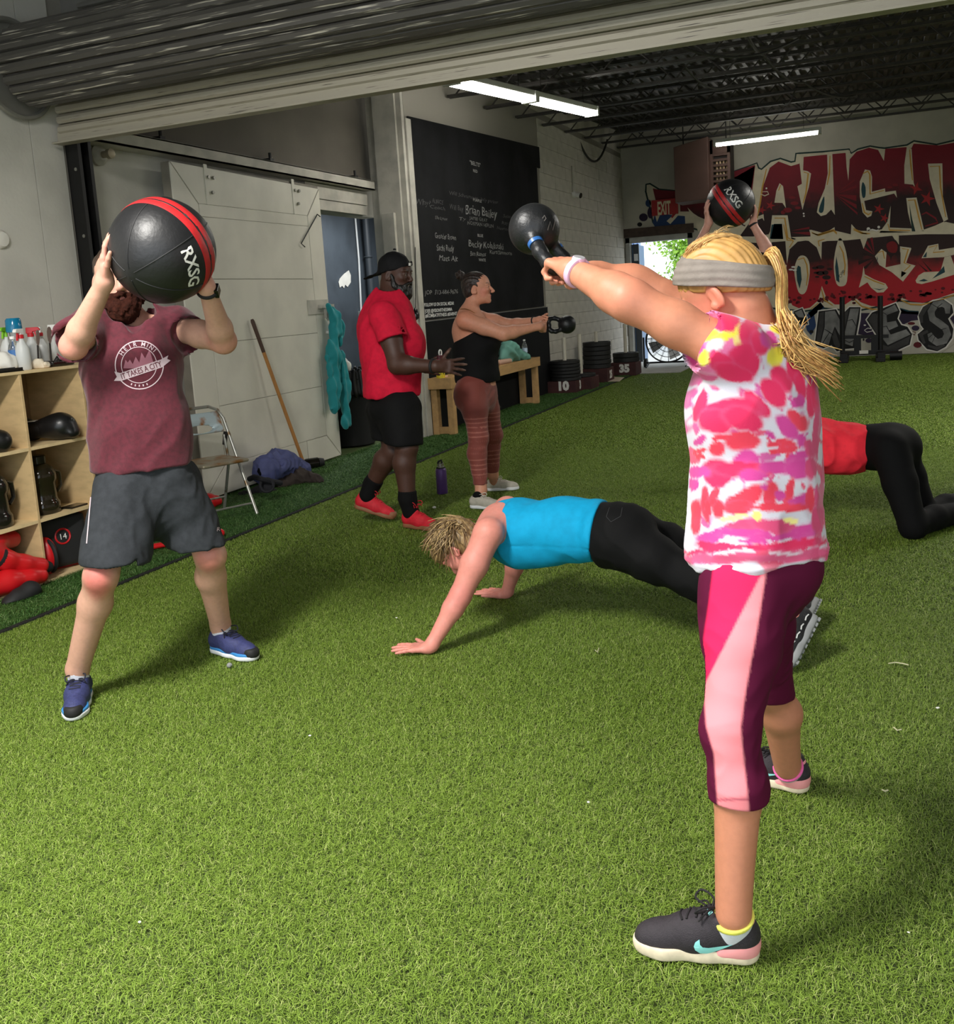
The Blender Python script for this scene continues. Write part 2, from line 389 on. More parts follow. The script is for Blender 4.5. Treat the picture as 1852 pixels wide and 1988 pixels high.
class Head:
    """frame of a head: origin mid skull at eye level, x to its left, y forward, z up; s = 1 for a 0.225 m tall head"""
    def __init__(h, c, fwd, up, s=1.0):
        h.c = V(*c); h.y = nrm(fwd); u = V(*up); h.z = nrm(u-h.y*(u@h.y)); h.x = np.cross(h.z, h.y)*1.0; h.s = s
    def p(h, x, y, z): return h.c+h.s*(h.x*x+h.y*y+h.z*z)
    def ax(h): return [h.x, h.y, h.z]
    def loc(h, P): q = (P-h.c)/h.s; return np.stack([q@h.x, q@h.y, q@h.z], -1)
    def build(h, S, nose=1.0, jaw=1.0, mouth_open=0.0, ears=True):
        s = h.s; e = lambda c, r, k=0.02, mode=0: S.ell(h.p(*c), V(*r)*s, h.ax(), k*s, mode)
        e((0, -0.012, 0.035), (0.075, 0.094, 0.078), 0.03)
        e((0, 0.035, 0.030), (0.062, 0.058, 0.062), 0.03)           # forehead
        e((0, 0.030, -0.035), (0.061, 0.062, 0.060), 0.03)          # face
        e((0, 0.040, -0.075), (0.046*jaw, 0.050, 0.036), 0.03)      # jaw
        e((0, 0.078, -0.098), (0.020*jaw, 0.018, 0.016), 0.02)      # chin
        for q in (-1, 1):
            e((q*0.036, 0.068, -0.020), (0.022, 0.020, 0.018), 0.018)   # cheek
            e((q*0.030, 0.086, 0.021), (0.024, 0.010, 0.007), 0.012)    # brow
            e((q*0.031, 0.100, 0.002), (0.017, 0.014, 0.011), 0.010, 1)  # socket
            e((q*0.031, 0.081, 0.001), (0.0125, 0.0125, 0.0125), 0.002)  # eyeball
            e((q*0.031, 0.084, 0.007), (0.0145, 0.0115, 0.0065), 0.003)  # lid
        S.cone(h.p(0, 0.090, 0.012), h.p(0, 0.110*nose+0.003, -0.030), 0.008*s, 0.011*s, 0.008*s)
        e((0, 0.102*nose+0.002, -0.036), (0.017, 0.011, 0.008), 0.006)
        e((0, 0.091, -0.060+mouth_open*0.004), (0.022, 0.009, 0.0055), 0.006); e((0, 0.089, -0.071-mouth_open*0.008), (0.019, 0.009, 0.006), 0.006)
        e((0, 0.104, -0.0655-mouth_open*0.002), (0.019, 0.010, 0.0015+0.003*mouth_open), 0.004, 1)
        if ears:
            for q in (-1, 1):
                ax = [nrm(h.x*0.92*q+h.y*0.4), nrm(-h.x*0.4*q+h.y*0.9-h.z*0.2), nrm(h.z+h.y*-0.15)]
                S.ell(h.p(q*0.077, -0.008, -0.008), V(0.008, 0.019, 0.031)*s, ax, 0.006*s)
                S.ell(h.p(q*0.085, 0.000, -0.006), V(0.006, 0.010, 0.020)*s, ax, 0.005*s, 1)
                S.ell(h.p(q*0.077, 0.004, -0.030), V(0.007, 0.010, 0.011)*s, ax, 0.006*s)
    def spots(h, lip=(190, 100, 95), brow=(90, 60, 40), white=(215, 210, 205), iris=(60, 45, 35), lid=None, browst=0.8):
        s = h.s; o = [(h.p(0, 0.097, -0.066), 0.016*s, lip, 0.7)]
        for q in (-1, 1):
            o += [(h.p(q*(0.017+0.008*i), 0.096-0.005*i, 0.024+0.0025*min(i, 2)), 0.0065*s, brow, browst) for i in range(4)]
            o += [(h.p(q*0.031, 0.0965, -0.002), 0.0075*s, white, 1), (h.p(q*0.031, 0.098, -0.001), 0.0046*s, iris, 1),
                  (h.p(q*0.031, 0.0965, 0.0045), V(0.010, 0.010, 0.0022)*s, (40, 28, 24), 0.9)]
        return o
# ------------------------------------------------------------------ the room
XL, XF, YB = -5.13, -4.7, 20.1         # near and middle left wall, far left wall, back wall
GY = 5.25                              # plane of the hanging shutter curtain
def roofz(y): return 3.36+0.05*y       # underside of the joists, rising to the back
mWall = M('wall paint', (208, 205, 195), 0.75, var=0.16, vscale=2.2, bump=0.12, bscale=40)
mWallB = M('block paint', (212, 207, 195), 0.8, var=0.22, vscale=3.0, bump=0.25, bscale=30)
mJoint = M('block joint', (150, 145, 135), 0.9)
mTaupeShade = M('taupe shade', (104, 98, 88), 0.85, var=0.2, vscale=1.5, bump=0.1)  # the shutter's shade on the upper left wall, painted in as a darker colour
mSlate = M('slate paint', (66, 74, 82), 0.6, var=0.3, vscale=2.5, bump=0.15, bscale=14)
mDark = M('dark steel', (38, 37, 36), 0.6, metal=0.3)
mTrim = M('trim paint', (190, 186, 174), 0.65, var=0.25, vscale=5, bump=0.15, bscale=30)
def struct(name, mb, m, parent=None, **k):
    o = mb.obj(name, m, parent, **k)
    if parent is None: o['kind'] = 'structure'
    return o
struct('floor', MB().box((-7, -2.5, -0.2), (5.2, YB+0.3, -0.012)), M('turf backing', (70, 86, 34), 0.95, var=0.4, vscale=60))
wl = struct('wall_left', MB().box((XL-0.2, -2.5, 0), (XL-0.012, 5.5, 4.3)), mJoint)
ys = [-2.4, -1.2, 0.04, 1.28, 2.54, 3.82, 5.08, 5.36]
for i in range(len(ys)-1):
    b = MB(); b.box((XL-0.02, ys[i]+0.004, 0.0), (XL, ys[i+1]-0.004, 4.2)); b.obj('wall_panel', mWall, wl)
# middle stretch with the doorway
OY0, OY1, OZ = 8.72, 9.95, 2.5
wm = struct('wall_left_middle', MB().box((XL-0.25, 5.5, 0), (XL-0.07, OY0, 2.86)).box((XL-0.25, OY0, OZ), (XL-0.07, 10.05, 2.86)), mWall)
struct('wall_left_upper', MB().box((XL-0.25, 5.5, 2.86), (XL-0.055, 10.0, 4.4)), mTaupeShade)
struct('wall_recess', MB().box((-6.75, 7.4, 0), (-6.55, 12.7, 3.2)).box((-6.6, 7.4, 0), (XL-0.25, 7.5, 3.2)).box((-6.6, 12.6, 0), (-4.96, 12.7, 3.2)).box((-6.75, 7.4, 3.0), (XL-0.26, 12.7, 3.1)), mSlate)
wf = struct('wall_left_far', MB().box((XF-0.25, 9.95, 0), (XF-0.012, YB+0.2, 4.9)), mJoint)
bx = MB(); bx.box((XF-0.016, 0.004, 0.004), (XF, 0.396, 0.199))
proto = None; k = 0
ZB = 4.3
for r in range(int(ZB/0.2)):
    y = 14.64-(0.2 if r % 2 else 0)
    while y < YB-0.05:
        y0, y1 = max(y, 14.64), min(y+0.4, YB)
        if y1-y0 > 0.08:
            b = MB(); j = RNG.uniform(-0.004, 0.004)
            if proto is None or y1-y0 < 0.399:
                b.box((XF-0.02, 0.003, 0.003), (XF, (y1-y0)-0.003, 0.197)); o = b.obj('block', mWallB); 
                if y1-y0 > 0.399: proto = o
            else:
                o = proto.copy(); COL.objects.link(o)
            o.parent = wf; o.location = (j, y0, r*0.2)
        y += 0.4
struct('wall_left_far_top', MB().box((XF-0.2, 9.95, ZB+0.001), (XF-0.002, YB, 4.9)), mWallB)
# back wall with the exit doorway
DX0, DX1, DZ = -4.64, -3.34, 2.62
struct('wall_back', MB().box((DX1, YB, 0), (5.2, YB+0.2, 5.0)).box((-5.0, YB, DZ), (DX1, YB+0.2, 5.0)).box((-5.0, YB, 0), (DX0, YB+0.2, DZ)),
       M('back wall paint', (192, 187, 172), 0.8, var=0.15, vscale=2, bump=0.2, bscale=25))
struct('wall_right', MB().box((5.2, -2.5, 0), (5.4, YB+0.2, 5.0)), mWall)
struct('wall_front', MB().box((-5.3, -2.7, 0), (-4.2, -2.5, 4.3)).box((4.2, -2.7, 0), (5.4, -2.5, 4.3)).box((-4.2, -2.7, 3.4), (4.2, -2.5, 4.3)), mWall)
struct('wall_header', MB().box((XL-0.1, 5.5, 2.9), (5.2, 5.62, 4.4)), M('header paint', (120, 118, 112), 0.8, var=0.2, vscale=2))
# ceilings: flat over the front bay, corrugated deck over the gym
struct('ceiling_front', MB().box((-5.3, -2.7, 4.2), (5.4, 5.5, 4.3)), M('front ceiling', (150, 148, 142), 0.9))
pts = []
x = -4.9
while x < 5.3:
    for dx, dz in ((0, 0), (0.05, 0), (0.065, 0.04), (0.135, 0.04), (0.15, 0)): pts.append((x+dx, dz))
    x += 0.15
mb = MB(); P = np.array([[(px, y, roofz(y)+0.36+pz) for px, pz in pts] for y in (5.5, 10.4, 15.3, YB+0.2)]); mb.grid(P)
struct('ceiling', mb, M('ceiling deck', (92, 90, 86), 0.5, metal=0.5, var=0.35, vscale=6))
struct('roof_slab', MB().hexa([V(-5.3, 5.5, roofz(5.5)+0.5), V(5.4, 5.5, roofz(5.5)+0.5), V(5.4, YB+.2, roofz(YB)+0.5), V(-5.3, YB+.2, roofz(YB)+0.5),
                               V(-5.3, 5.5, roofz(5.5)+0.7), V(5.4, 5.5, roofz(5.5)+0.7), V(5.4, YB+.2, roofz(YB)+0.7), V(-5.3, YB+.2, roofz(YB)+0.7)]), mDark)
# bar joists
mJoist = M('joist steel', (74, 71, 67), 0.55, metal=0.4, var=0.3, vscale=9)
jy = np.arange(6.3, 20.0, 1.22)
jt = None; jl = []; ORD = 'first second third fourth fifth sixth seventh eighth ninth tenth eleventh twelfth'.split()
for y in jy:
    if jt is None:
        jt = thing('bar_joist', (0, 0, 0), 'dark steel bar joist spanning the gym under the corrugated deck', 'joist', 'bar joists under the ceiling')
        MB().box((-4.68, -0.05, 0), (5.19, -0.012, 0.03)).box((-4.68, 0.012, 0), (5.19, 0.05, 0.03)).obj('bottom_chord', mJoist, jt)
        MB().box((-4.68, -0.05, 0.30), (5.19, -0.012, 0.345)).box((-4.68, 0.012, 0.30), (5.19, 0.05, 0.345)).obj('top_chord', mJoist, jt)
        b = MB(); zz = [(-4.6+0.3*i, 0, 0.02 if i % 2 == 0 else 0.32) for i in range(33)]
        for i in range(32): b.tube([zz[i], zz[i+1]], 0.011, 5)
        b.obj('web', mJoist, jt); o = jt
    else: o = copy_tree(jt)
    o.location = (0, y, roofz(y)); o['label'] = 'dark steel bar joist, '+ORD[len(jl)]+' from the shutter, under the corrugated deck'; jl.append(o)
b = MB(); b.tube([(2.0, 5.7, roofz(5.7)-0.02), (2.0, 20.0, roofz(20)-0.02)], 0.016, 6); tag(b.obj('bridging_bar', mJoist), 'thin steel bridging bar crossing under the joists at right', 'bar')
# cables hanging through the joists
mCable = M('cable jacket', (48, 46, 44), 0.6)
def catenary(a, b, sag, n=14): 
    a, b = V(*a), V(*b); return [a+(b-a)*t-V(0, 0, sag*4*t*(1-t)) for t in np.linspace(0, 1, n)]
def cable(label, spans, r=0.012, name='ceiling_cable', m=None):
    b = MB()
    pts = []
    for s in spans: pts += s if not pts else s[1:]
    b.tube(pts, r, 6); return tag(b.obj(name, m or mCable, None, True), label, 'cable')
q = lambda u, v, y: PY(u, v, y)
cable('thick dark cable looping down below the joists at the block wall corner', [catenary(q(1118, 262, 17.0)+V(0.02, 0, 0), q(1174, 272, 18.0)+V(.05, 0, 0), 0.42)], 0.02)
cable('long grey cable sagging across the joists towards the mural', [catenary(q(1440, 40, 8.2), q(1480, 105, 10.5), 0.06), catenary(q(1480, 105, 10.5), q(1560, 160, 13.0), 0.08), catenary(q(1560, 160, 13), q(1660, 185, 15), 0.08)], 0.014)
cable('curved grey cable looping between joists above the small ceiling light', [catenary(q(1520, 200, 15.5), q(1545, 170, 14.5), 0.1), catenary(q(1545, 170, 14.5), q(1625, 160, 14.0), 0.02)], 0.012)
cable('slack dark cable drooping beneath the shutter edge', [catenary(q(1310, 85, 8.0), q(1550, 75, 8.6), 0.12)], 0.011)
cable('thin cable slung between joists left of the shutter corner', [catenary(q(1330, 130, 9.5), q(1430, 150, 11), 0.15)], 0.01)
# wall conduit and security camera on the block wall
b = MB(); b.tube([PX(1110, 322, XF+0.015), PX(1112, 350, XF+0.015), PX(1112, 372, XF+0.02)], 0.012, 6); tag(b.obj('wall_cable', mTrim, None, True), 'thin pale cable running down the block wall to the small camera', 'cable')
p = PX(1112, 378, XF); t = thing('security_camera', p, 'small white security camera with black lens on the block wall', 'camera')
MB().cyl(p+V(0.002, 0, 0), p+V(0.05, 0, 0), 0.06, 0.05, 16).obj('mount', M('white plastic', (225, 224, 218), 0.4), t, True)
MB().cyl(p+V(0.05, 0, 0), p+V(0.14, -0.02, -0.03), 0.045, 0.05, 16).obj('housing', M('white plastic', (0, 0, 0)), t, True)
MB().cyl(p+V(0.139, -0.0198, -0.0297), p+V(0.15, -0.022, -0.033), 0.048, 0.044, 16).obj('lens', M('black gloss', (12, 12, 13), 0.2), t, True)
# ------------------------------------------------------------------ turf
struct('trim_5', MB().box((-4.03, 1.5, -0.012), (-3.995, 17.5, 0.006)), M('seam tape', (18, 20, 18), 0.8))
def turf(name, rects, tile, hgt, cols, specs, label, ymin=0.0):
    """rects: (x0,x1,y0,y1); specs: (y limit, blades per tile, width)"""
    V_, F_, A_, C_ = [], [], [], []
    nv = 0
    for si, (yl, n, wd) in enumerate(specs):
        r = np.random.default_rng(si+len(name)); NV = 2
        for vi in range(NV):
            p = r.uniform(-tile/2, tile/2, (n, 2)); a = r.uniform(0, 6.283, n); ln = hgt*r.uniform(0.55, 1.25, n)
            side = np.stack([np.cos(a), np.sin(a)], 1)*wd*r.uniform(0.7, 1.2, n)[:, None]/2
            a2 = a+1.57+r.uniform(-.5, .5, n); ld = np.stack([np.cos(a2), np.sin(a2)], 1)*(ln*r.uniform(0.7, 1.9, n))[:, None]
            z0 = -0.010
            b0 = np.c_[p-side, np.full(n, z0)]; b1 = np.c_[p+side, np.full(n, z0)]
            m0 = np.c_[p+ld*0.35-side*0.9, z0+ln*0.62]; m1 = np.c_[p+ld*0.35+side*0.9, z0+ln*0.62]
            tp = np.c_[p+ld, z0+ln*0.75]
            vv = np.stack([b0, b1, m0, m1, tp], 1).reshape(-1, 3)
            i = np.arange(n)*5+nv
            F_ += np.stack([i, i+1, i+3, i+2], 1).tolist()+np.stack([i+2, i+3, i+4], 1).tolist()
            cc = lin(cols[0])[None]*(1-(w := r.uniform(0, 1, n)[:, None]))+lin(cols[1])[None]*w
            dry = r.uniform(0, 1, n) < 0.10; cc[dry] = lin(cols[2])
            V_.append(vv); A_.append(np.full(n*5, si*2+vi+1)); C_.append(np.repeat(cc, 5, 0)); nv += n*5
    pts, pa = [], []
    for x0, x1, y0, y1 in rects:
        for x in np.arange(x0+tile/2, x1, tile):
            for y in np.arange(y0+tile/2, y1, tile):
                pts.append((x, y, 0.0)); si = next(i for i, sp in enumerate(specs) if y < sp[0]); pa.append(-(si*2+int(RNG.integers(2))+1))
    V_.append(np.array(pts)); A_.append(np.array(pa)); C_.append(np.ones((len(pts), 3)))
    vs = np.concatenate(V_); at = np.concatenate(A_).astype(np.int32); cs = np.concatenate(C_)
    o = mesh(name, vs, F_, M(name+' blades', (255, 255, 255), 0.55, vc=True, spec=0.25), None, False, colors=cs)
    a = o.data.attributes.new('kind_id', 'INT', 'POINT'); a.data.foreach_set('value', at)
    g = bpy.data.node_groups.new(name+' lay', 'GeometryNodeTree'); g.interface.new_socket('Geometry', in_out='INPUT', socket_type='NodeSocketGeometry'); g.interface.new_socket('Geometry', in_out='OUTPUT', socket_type='NodeSocketGeometry')
    N, L = g.nodes, g.links; gi = N.new('NodeGroupInput'); go = N.new('NodeGroupOutput')
    jn = N.new('GeometryNodeJoinGeometry')
    na = N.new('GeometryNodeInputNamedAttribute'); na.data_type = 'INT'; na.inputs['Name'].default_value = 'kind_id'
    def sep(val):
        c = N.new('FunctionNodeCompare'); c.data_type = 'INT'; c.operation = 'EQUAL'; L.new(na.outputs['Attribute'], c.inputs[2]); c.inputs[3].default_value = val
        s = N.new('GeometryNodeSeparateGeometry'); L.new(gi.outputs[0], s.inputs[0]); L.new(c.outputs[0], s.inputs[1]); return s.outputs[0]
    rv = N.new('FunctionNodeRandomValue'); rv.data_type = 'INT'; rv.inputs[4].default_value = 0; rv.inputs[5].default_value = 3
    mu = N.new('ShaderNodeMath'); mu.operation = 'MULTIPLY'; mu.inputs[1].default_value = math.pi/2; L.new(rv.outputs[2], mu.inputs[0])
    cb = N.new('ShaderNodeCombineXYZ'); L.new(mu.outputs[0], cb.inputs[2])
    for s in range(1, 2*len(specs)+1):
        mp = N.new('GeometryNodeMeshToPoints'); L.new(sep(-s), mp.inputs[0])
        ip = N.new('GeometryNodeInstanceOnPoints'); L.new(mp.outputs[0], ip.inputs[0]); L.new(sep(s), ip.inputs[2]); L.new(cb.outputs[0], ip.inputs['Rotation']); L.new(ip.outputs[0], jn.inputs[0])
    L.new(jn.outputs[0], go.inputs[0])
    md = o.modifiers.new('lay', 'NODES'); md.node_group = g
    return tag(o, label, 'grass', kind='stuff')
turf('turf_grass', [(-4.0, 2.5, 1.0, 9.0), (-4.0, 4.5, 9.0, 20.0)], 0.5, 0.016, ((81, 106, 29), (138, 165, 66), (160, 172, 100)),
     ((4.5, 13000, 0.0017), (9.0, 7000, 0.0026), (99, 3000, 0.0045)), 'short yellow-green artificial turf covering the main gym floor')
turf('turf_strip', [(-5.03, -4.03, 2.5, 9.0), (-5.03, -4.03, 9.0, 17.5)], 0.5, 0.034, ((34, 74, 26), (84, 124, 58), (130, 160, 100)),
     ((7.0, 7000, 0.0026), (99, 4000, 0.004)), 'longer dark green artificial turf strip along the left wall')
# ------------------------------------------------------------------ left wall fittings
mShut = M('shutter paint', (86, 83, 79), 0.5, metal=0.35, col2=(196, 190, 176), vscale=3.2, stretch=(0.9, 30, 30), contrast=(0.60, 0.66), bump=0.15, bscale=30)
mShutL = M('curtain paint', (170, 163, 146), 0.5, metal=0.25, col2=(78, 72, 64), vscale=4.0, stretch=(1.0, 34, 34), contrast=(0.62, 0.70), bump=0.15, bscale=30)
sh = thing('roller_shutter', (-5.0, 5.0, 2.7), 'rolled-up grey metal shutter with peeling paint hung above the wide opening', 'shutter')
SX0, SX1, SY, SZ, SR = -4.98, 4.9, 4.98, 3.14, 0.235
NS = 22
for i in range(NS):                     # the coiled slats
    a0 = math.radians(360*i/NS+8); b = MB(); prof = []
    for t, dr in ((0.0, -0.012), (0.12, 0.006), (0.5, 0.016), (0.85, 0.008), (0.97, -0.012)):
        a = a0+t*2*math.pi/NS; prof.append((0, SY+(SR+dr)*math.cos(a), SZ+(SR+dr)*math.sin(a)))
    inner = [(0, SY+(SR-0.02)*math.cos(a0+t*2*math.pi/NS), SZ+(SR-0.02)*math.sin(a0+t*2*math.pi/NS)) for t in (0.97, 0)]
    b.prism([V(SX0, y, z) for _, y, z in prof+inner], (SX1-SX0, 0, 0)); b.obj('slat', mShut, sh, True)
for i in range(4):                      # the hanging slats
    z0 = 2.765+i*0.066; b = MB()
    pr = [(GY-0.006, z0), (GY-0.022, z0+0.012), (GY-0.022, z0+0.04), (GY-0.002, z0+0.058), (GY+0.012, z0+0.058), (GY+0.012, z0)]
    b.prism([V(SX0-0.06, y, z) for y, z in pr][::-1], (SX1-SX0+0.1, 0, 0)); b.obj('slat', mShutL, sh)
b = MB(); b.box((SX0-0.10, GY-0.045, 2.70), (SX1, GY-0.005, 2.712)).box((SX0-0.10, GY+0.005, 2.70), (SX1, GY+0.045, 2.712)).box((SX0-0.08, GY-0.008, 2.70), (SX1, GY+0.008, 2.775))
b.obj('bottom_bar', mShutL, sh)
b = MB(); pts = [V(XL+0.02, SY+0.30*math.cos(a), SZ+0.30*math.sin(a)) for a in np.linspace(0, 2*math.pi, 40, endpoint=False)]
b.prism(pts, (0.012, 0, 0)); b.tube([p+V(0.03, 0, 0) for p in pts], 0.018, 6, closed=True); b.obj('end_plate', M('bracket steel', (150, 148, 140), 0.5, metal=0.4, var=0.2, vscale=4), sh)
MB().cyl((XL+0.02, SY, SZ), (SX1, SY, SZ), 0.09, n=20).obj('barrel', mDark, sh)
t = thing('shutter_pipe', (-4.9, 5.46, 3.62), 'thin grey pipe running along the dark wall above the rolled shutter', 'pipe')
MB().tube([(-4.95, 5.46, 3.62), (4.5, 5.46, 3.66)], 0.02, 8).obj('pipe', M('pipe grey', (120, 118, 112), 0.5, metal=0.4), t, True)
for x in np.arange(-4.2, 4, 1.1): MB().box((x-0.015, 5.435, 3.59), (x+0.015, 5.499, 3.66)).obj('clip', mDark, t)
g = thing('shutter_guide', (XL, GY+0.2, 0), 'black steel guide channel standing on the left wall below the shutter', 'channel')
for y0, y1, dx in ((5.37, 5.40, 0.11), (5.40, 5.47, 0.02), (5.47, 5.50, 0.11)):
    MB().box((XL+0.002, y0, 0), (XL+dx, y1, 2.84)).obj('flange' if dx > 0.05 else 'web', M('guide black', (26, 25, 25), 0.45, metal=0.3, var=0.3, vscale=8), g)
b = MB()
for z in np.arange(0.3, 2.7, 0.45): b.cyl((XL+0.075, 5.365, z), (XL+0.075, 5.374, z), 0.012, n=8)
b.obj('bolt', M('bolt steel', (150, 148, 140), 0.4, metal=0.7), g)
p = PX(203, 300, XL+0.005); t = thing('pipe_flange', p, 'round pale flange cap with knob high on the wall near the shutter', 'fitting')
MB().lathe(p-V(0.06, 0, 0), [(0.075, 0), (0.075, 0.015), (0.05, 0.03), (0.04, 0.045)], 20, (1, 0, 0)).obj('flange', mTrim, t, True)
MB().lathe(p-V(0.02, 0, 0), [(0.025, 0), (0.025, 0.05), (0.036, 0.055), (0.036, 0.085), (0.015, 0.09)], 14, (1, 0, 0)).obj('knob', M('old brass', (150, 140, 118), 0.45, metal=0.5), t, True)
p = PX(0, 465, XL); b = MB().lathe(p, [(0.06, 0), (0.06, 0.012), (0.045, 0.03), (0.0, 0.034)], 20, (1, 0, 0)); tag(b.obj('wall_button', M('button white', (225, 222, 212), 0.4), None, True), 'round white disc on the left wall at the picture edge', 'fitting')
# sliding door on its track
t = thing('door_track', (-5.0, 5.6, 2.78), 'long pale steel door track bolted under the dark upper wall', 'track')
MB().box((XL-0.055, 5.55, 2.76), (XL+0.10, 9.75, 2.775)).box((XL+0.09, 5.55, 2.76), (XL+0.10, 9.75, 2.86)).box((XL-0.055, 5.55, 2.85), (XL+0.10, 9.75, 2.862)).obj('rail', mTrim, t)
for y in (6.35, 7.85, 9.45):
    MB().box((XL-0.05, y-0.03, 2.862), (XL+0.05, y+0.03, 2.90)).cyl((XL+0.03, y, 2.86), (XL+0.03, y, 2.95), 0.014, n=8).obj('hanger_bracket', mDark, t)
mDoor = M('door sheet', (222, 218, 204), 0.5, metal=0.05, var=0.12, vscale=2.5, bump=0.06, bscale=20)
XD = -5.0
d = thing('sliding_door', (XD, 6.2, 0), 'big cream sheet-metal sliding door with seams, hung open along the left wall', 'door')
Y0, Y1, Z0, Z1, BW = 6.30, 8.50, 0.03, 2.70, 0.25
MB().box((XD-0.09, Y0, Z0), (XD-0.012, Y1, Z1)).obj('core', M('door edge', (132, 126, 114), 0.7, var=0.2, vscale=6), d)
def sheet(pts, name='panel'):
    c = np.mean(np.array(pts), 0); q = [c+(np.array(p)-c)*(1-0.006/max(0.05, np.linalg.norm(np.array(p)-c))) for p in pts]
    b = MB().prism([V(XD-0.014, y, z) for y, z in q], (0.014, 0, 0)); return b.obj(name, mDoor, d, bev=0.002, seg=1)
yi0, yi1, zi0, zi1 = Y0+0.3, Y1-BW, Z0+0.24, Z1-0.3
sheet([(Y0, Z1), (yi0, zi1), (yi1, zi1), (Y1, Z1-0.03)]); sheet([(Y0, Z0), (yi0, zi0), (yi0, zi1), (Y0, Z1)])
ym = Y1-0.62
sheet([(Y0, Z0), (ym, Z0), (ym, zi0), (yi0, zi0)]); sheet([(ym, Z0), (Y1, Z0), (yi1, zi0), (ym, zi0)]); sheet([(Y1, Z0), (Y1, Z1-0.03), (yi1, zi1), (yi1, zi0)])
zz = [zi0, 0.76, 1.28, 1.80, 2.30, zi1]
for i in range(5): sheet([(yi0, zz[i]), (yi1, zz[i]), (yi1, zz[i+1]), (yi0, zz[i+1])])
l = MB().box((XD, 8.10, 1.46), (XD+0.012, 8.47, 1.60)).obj('latch', mTrim, d, bev=0.002)
MB().box((XD+0.012, 8.28, 1.515), (XD+0.04, 8.54, 1.55)).box((XD+0.012, 8.38, 1.42), (XD+0.04, 8.41, 1.54)).tube([(XD+0.026, 8.395, 1.43), (XD+0.026, 8.42, 1.40), (XD+0.026, 8.44, 1.42)], 0.012, 6).obj('bolt', mTrim, l)
MB().tube([(XD+0.005, 8.40, 1.28), (XD+0.05, 8.42, 1.27), (XD+0.06, 8.43, 1.20), (XD+0.05, 8.42, 1.11), (XD+0.005, 8.40, 1.10)], 0.016, 8).obj('pull_handle', M('handle white', (225, 222, 214), 0.45), d, True)
for y in (6.72, 8.02):
    MB().box((XD+0.001, y-0.012, 2.40), (XD+0.006, y+0.03, 2.72)).obj('hanger_strap', mDoor, d)
    b = MB()
    for dy, dz in ((0.03, 2.62), (0.10, 2.62), (0.07, 2.50)): b.cyl((XD, y+dy, dz), (XD+0.02, y+dy, dz), 0.014, n=8)
    b.obj('bolt', M('bolt steel', (0, 0, 0)), d)
MB().tube([(XD+0.02, 8.45, 2.40), (XD+0.02, 8.40, 2.42), (XD+0.02, 8.06, 2.13), (XD+0.02, 8.12, 2.10)], 0.006, 5).obj('wire_hook', mDark, d)
t = thing('doorway_header', (XL, OY0, OZ), 'white painted boards over the dark storeroom doorway', 'trim')
MB().box((XL-0.075, 8.45, 2.50), (XL+0.0, 9.72, 2.60)).obj('board', mTrim, t); MB().box((XL-0.075, 8.45, 2.605), (XL+0.012, 9.72, 2.75)).obj('board', mTrim, t)
# storeroom wall seen through the doorway
p0, p1 = PX(688, 405, -6.53), PX(701, 604, -6.53)
t = thing('wall_conduit', p1, 'thin white wire conduit and outlet box on the dark storeroom wall', 'conduit')
MB().tube([p0+V(0, 0, 0.3), p0, p0*0.5+p1*0.5+V(0, 0.03, 0), p1], 0.014, 6).obj('conduit', M('conduit white', (206, 208, 208), 0.5), t, True)
MB().box(p1+V(-0.02, -0.06, -0.2), p1+V(0.05, 0.06, 0.0)).obj('outlet_box', M('box grey', (140, 142, 142), 0.5, metal=0.2), t, bev=0.005)
p0, p1 = PX(709, 410, -6.45), PX(716, 560, -6.45)
tag(MB().tube([V(-6.46, p0[1], 2.98), V(-6.46, p0[1], 0.02)], 0.05, 12).torus((-6.46, p0[1], 2.2), (0, 0, 1), 0.05, 0.015, 14, 6).obj('drain_pipe', M('pipe slate', (52, 58, 64), 0.5), None, True), 'slate painted drain pipe on the dark storeroom wall', 'pipe')
pp = [PX(620+x/4.323, 400+y/4.323, -6.545) for x, y in ((245, 540), (262, 580), (262, 640), (235, 680), (215, 660), (205, 690), (190, 670), (170, 685), (160, 640), (170, 610), (205, 570))]
tag(MB().prism(pp, (0.004, 0, 0)).obj('bare_patch', M('bare plaster', (214, 212, 204), 0.9, var=0.1)), 'white leaf-shaped bare patch on the dark storeroom wall', 'patch')
pp = [PX(620+x/4.323, 400+y/4.323, -6.545) for x, y in ((215, 1270), (250, 1310), (262, 1350), (240, 1370), (215, 1340))]
tag(MB().prism(pp, (0.004, 0, 0)).obj('bare_patch', M('bare plaster', (0, 0, 0))), 'small white bare patch low on the storeroom wall beside the teal hoodie', 'patch')
# trim posts between the doorway and the chalkboard
for n, (x0, y0, x1, y1, h) in enumerate(((-5.0, 9.76, XF-0.03, 9.80, 3.8), (-5.1, 9.80, XF+0.03, 9.86, 3.85), (-5.1, 9.865, XF+0.05, 9.99, 3.5), (-4.95, 9.70, XF-0.1, 9.755, 2.5))):
    struct('trim_%d' % (n+1), MB().box((x0, y0, 0), (x1, y1, h)), mTrim, bev=0.004)
t = thing('pull_cord', PX(807, 600, XF+0.06), 'thin cord with a black weight hanging on the white trim post', 'cord')
MB().tube([PX(806, 480, XF+0.06), PX(807, 600, XF+0.06)], 0.005, 5).obj('cord', mDark, t)
MB().lathe(PX(808, 622, XF+0.06), [(0.0, 0), (0.035, 0.02), (0.04, 0.06), (0.02, 0.12), (0.005, 0.14)], 12).obj('weight', M('black gloss', (0, 0, 0)), t, True)
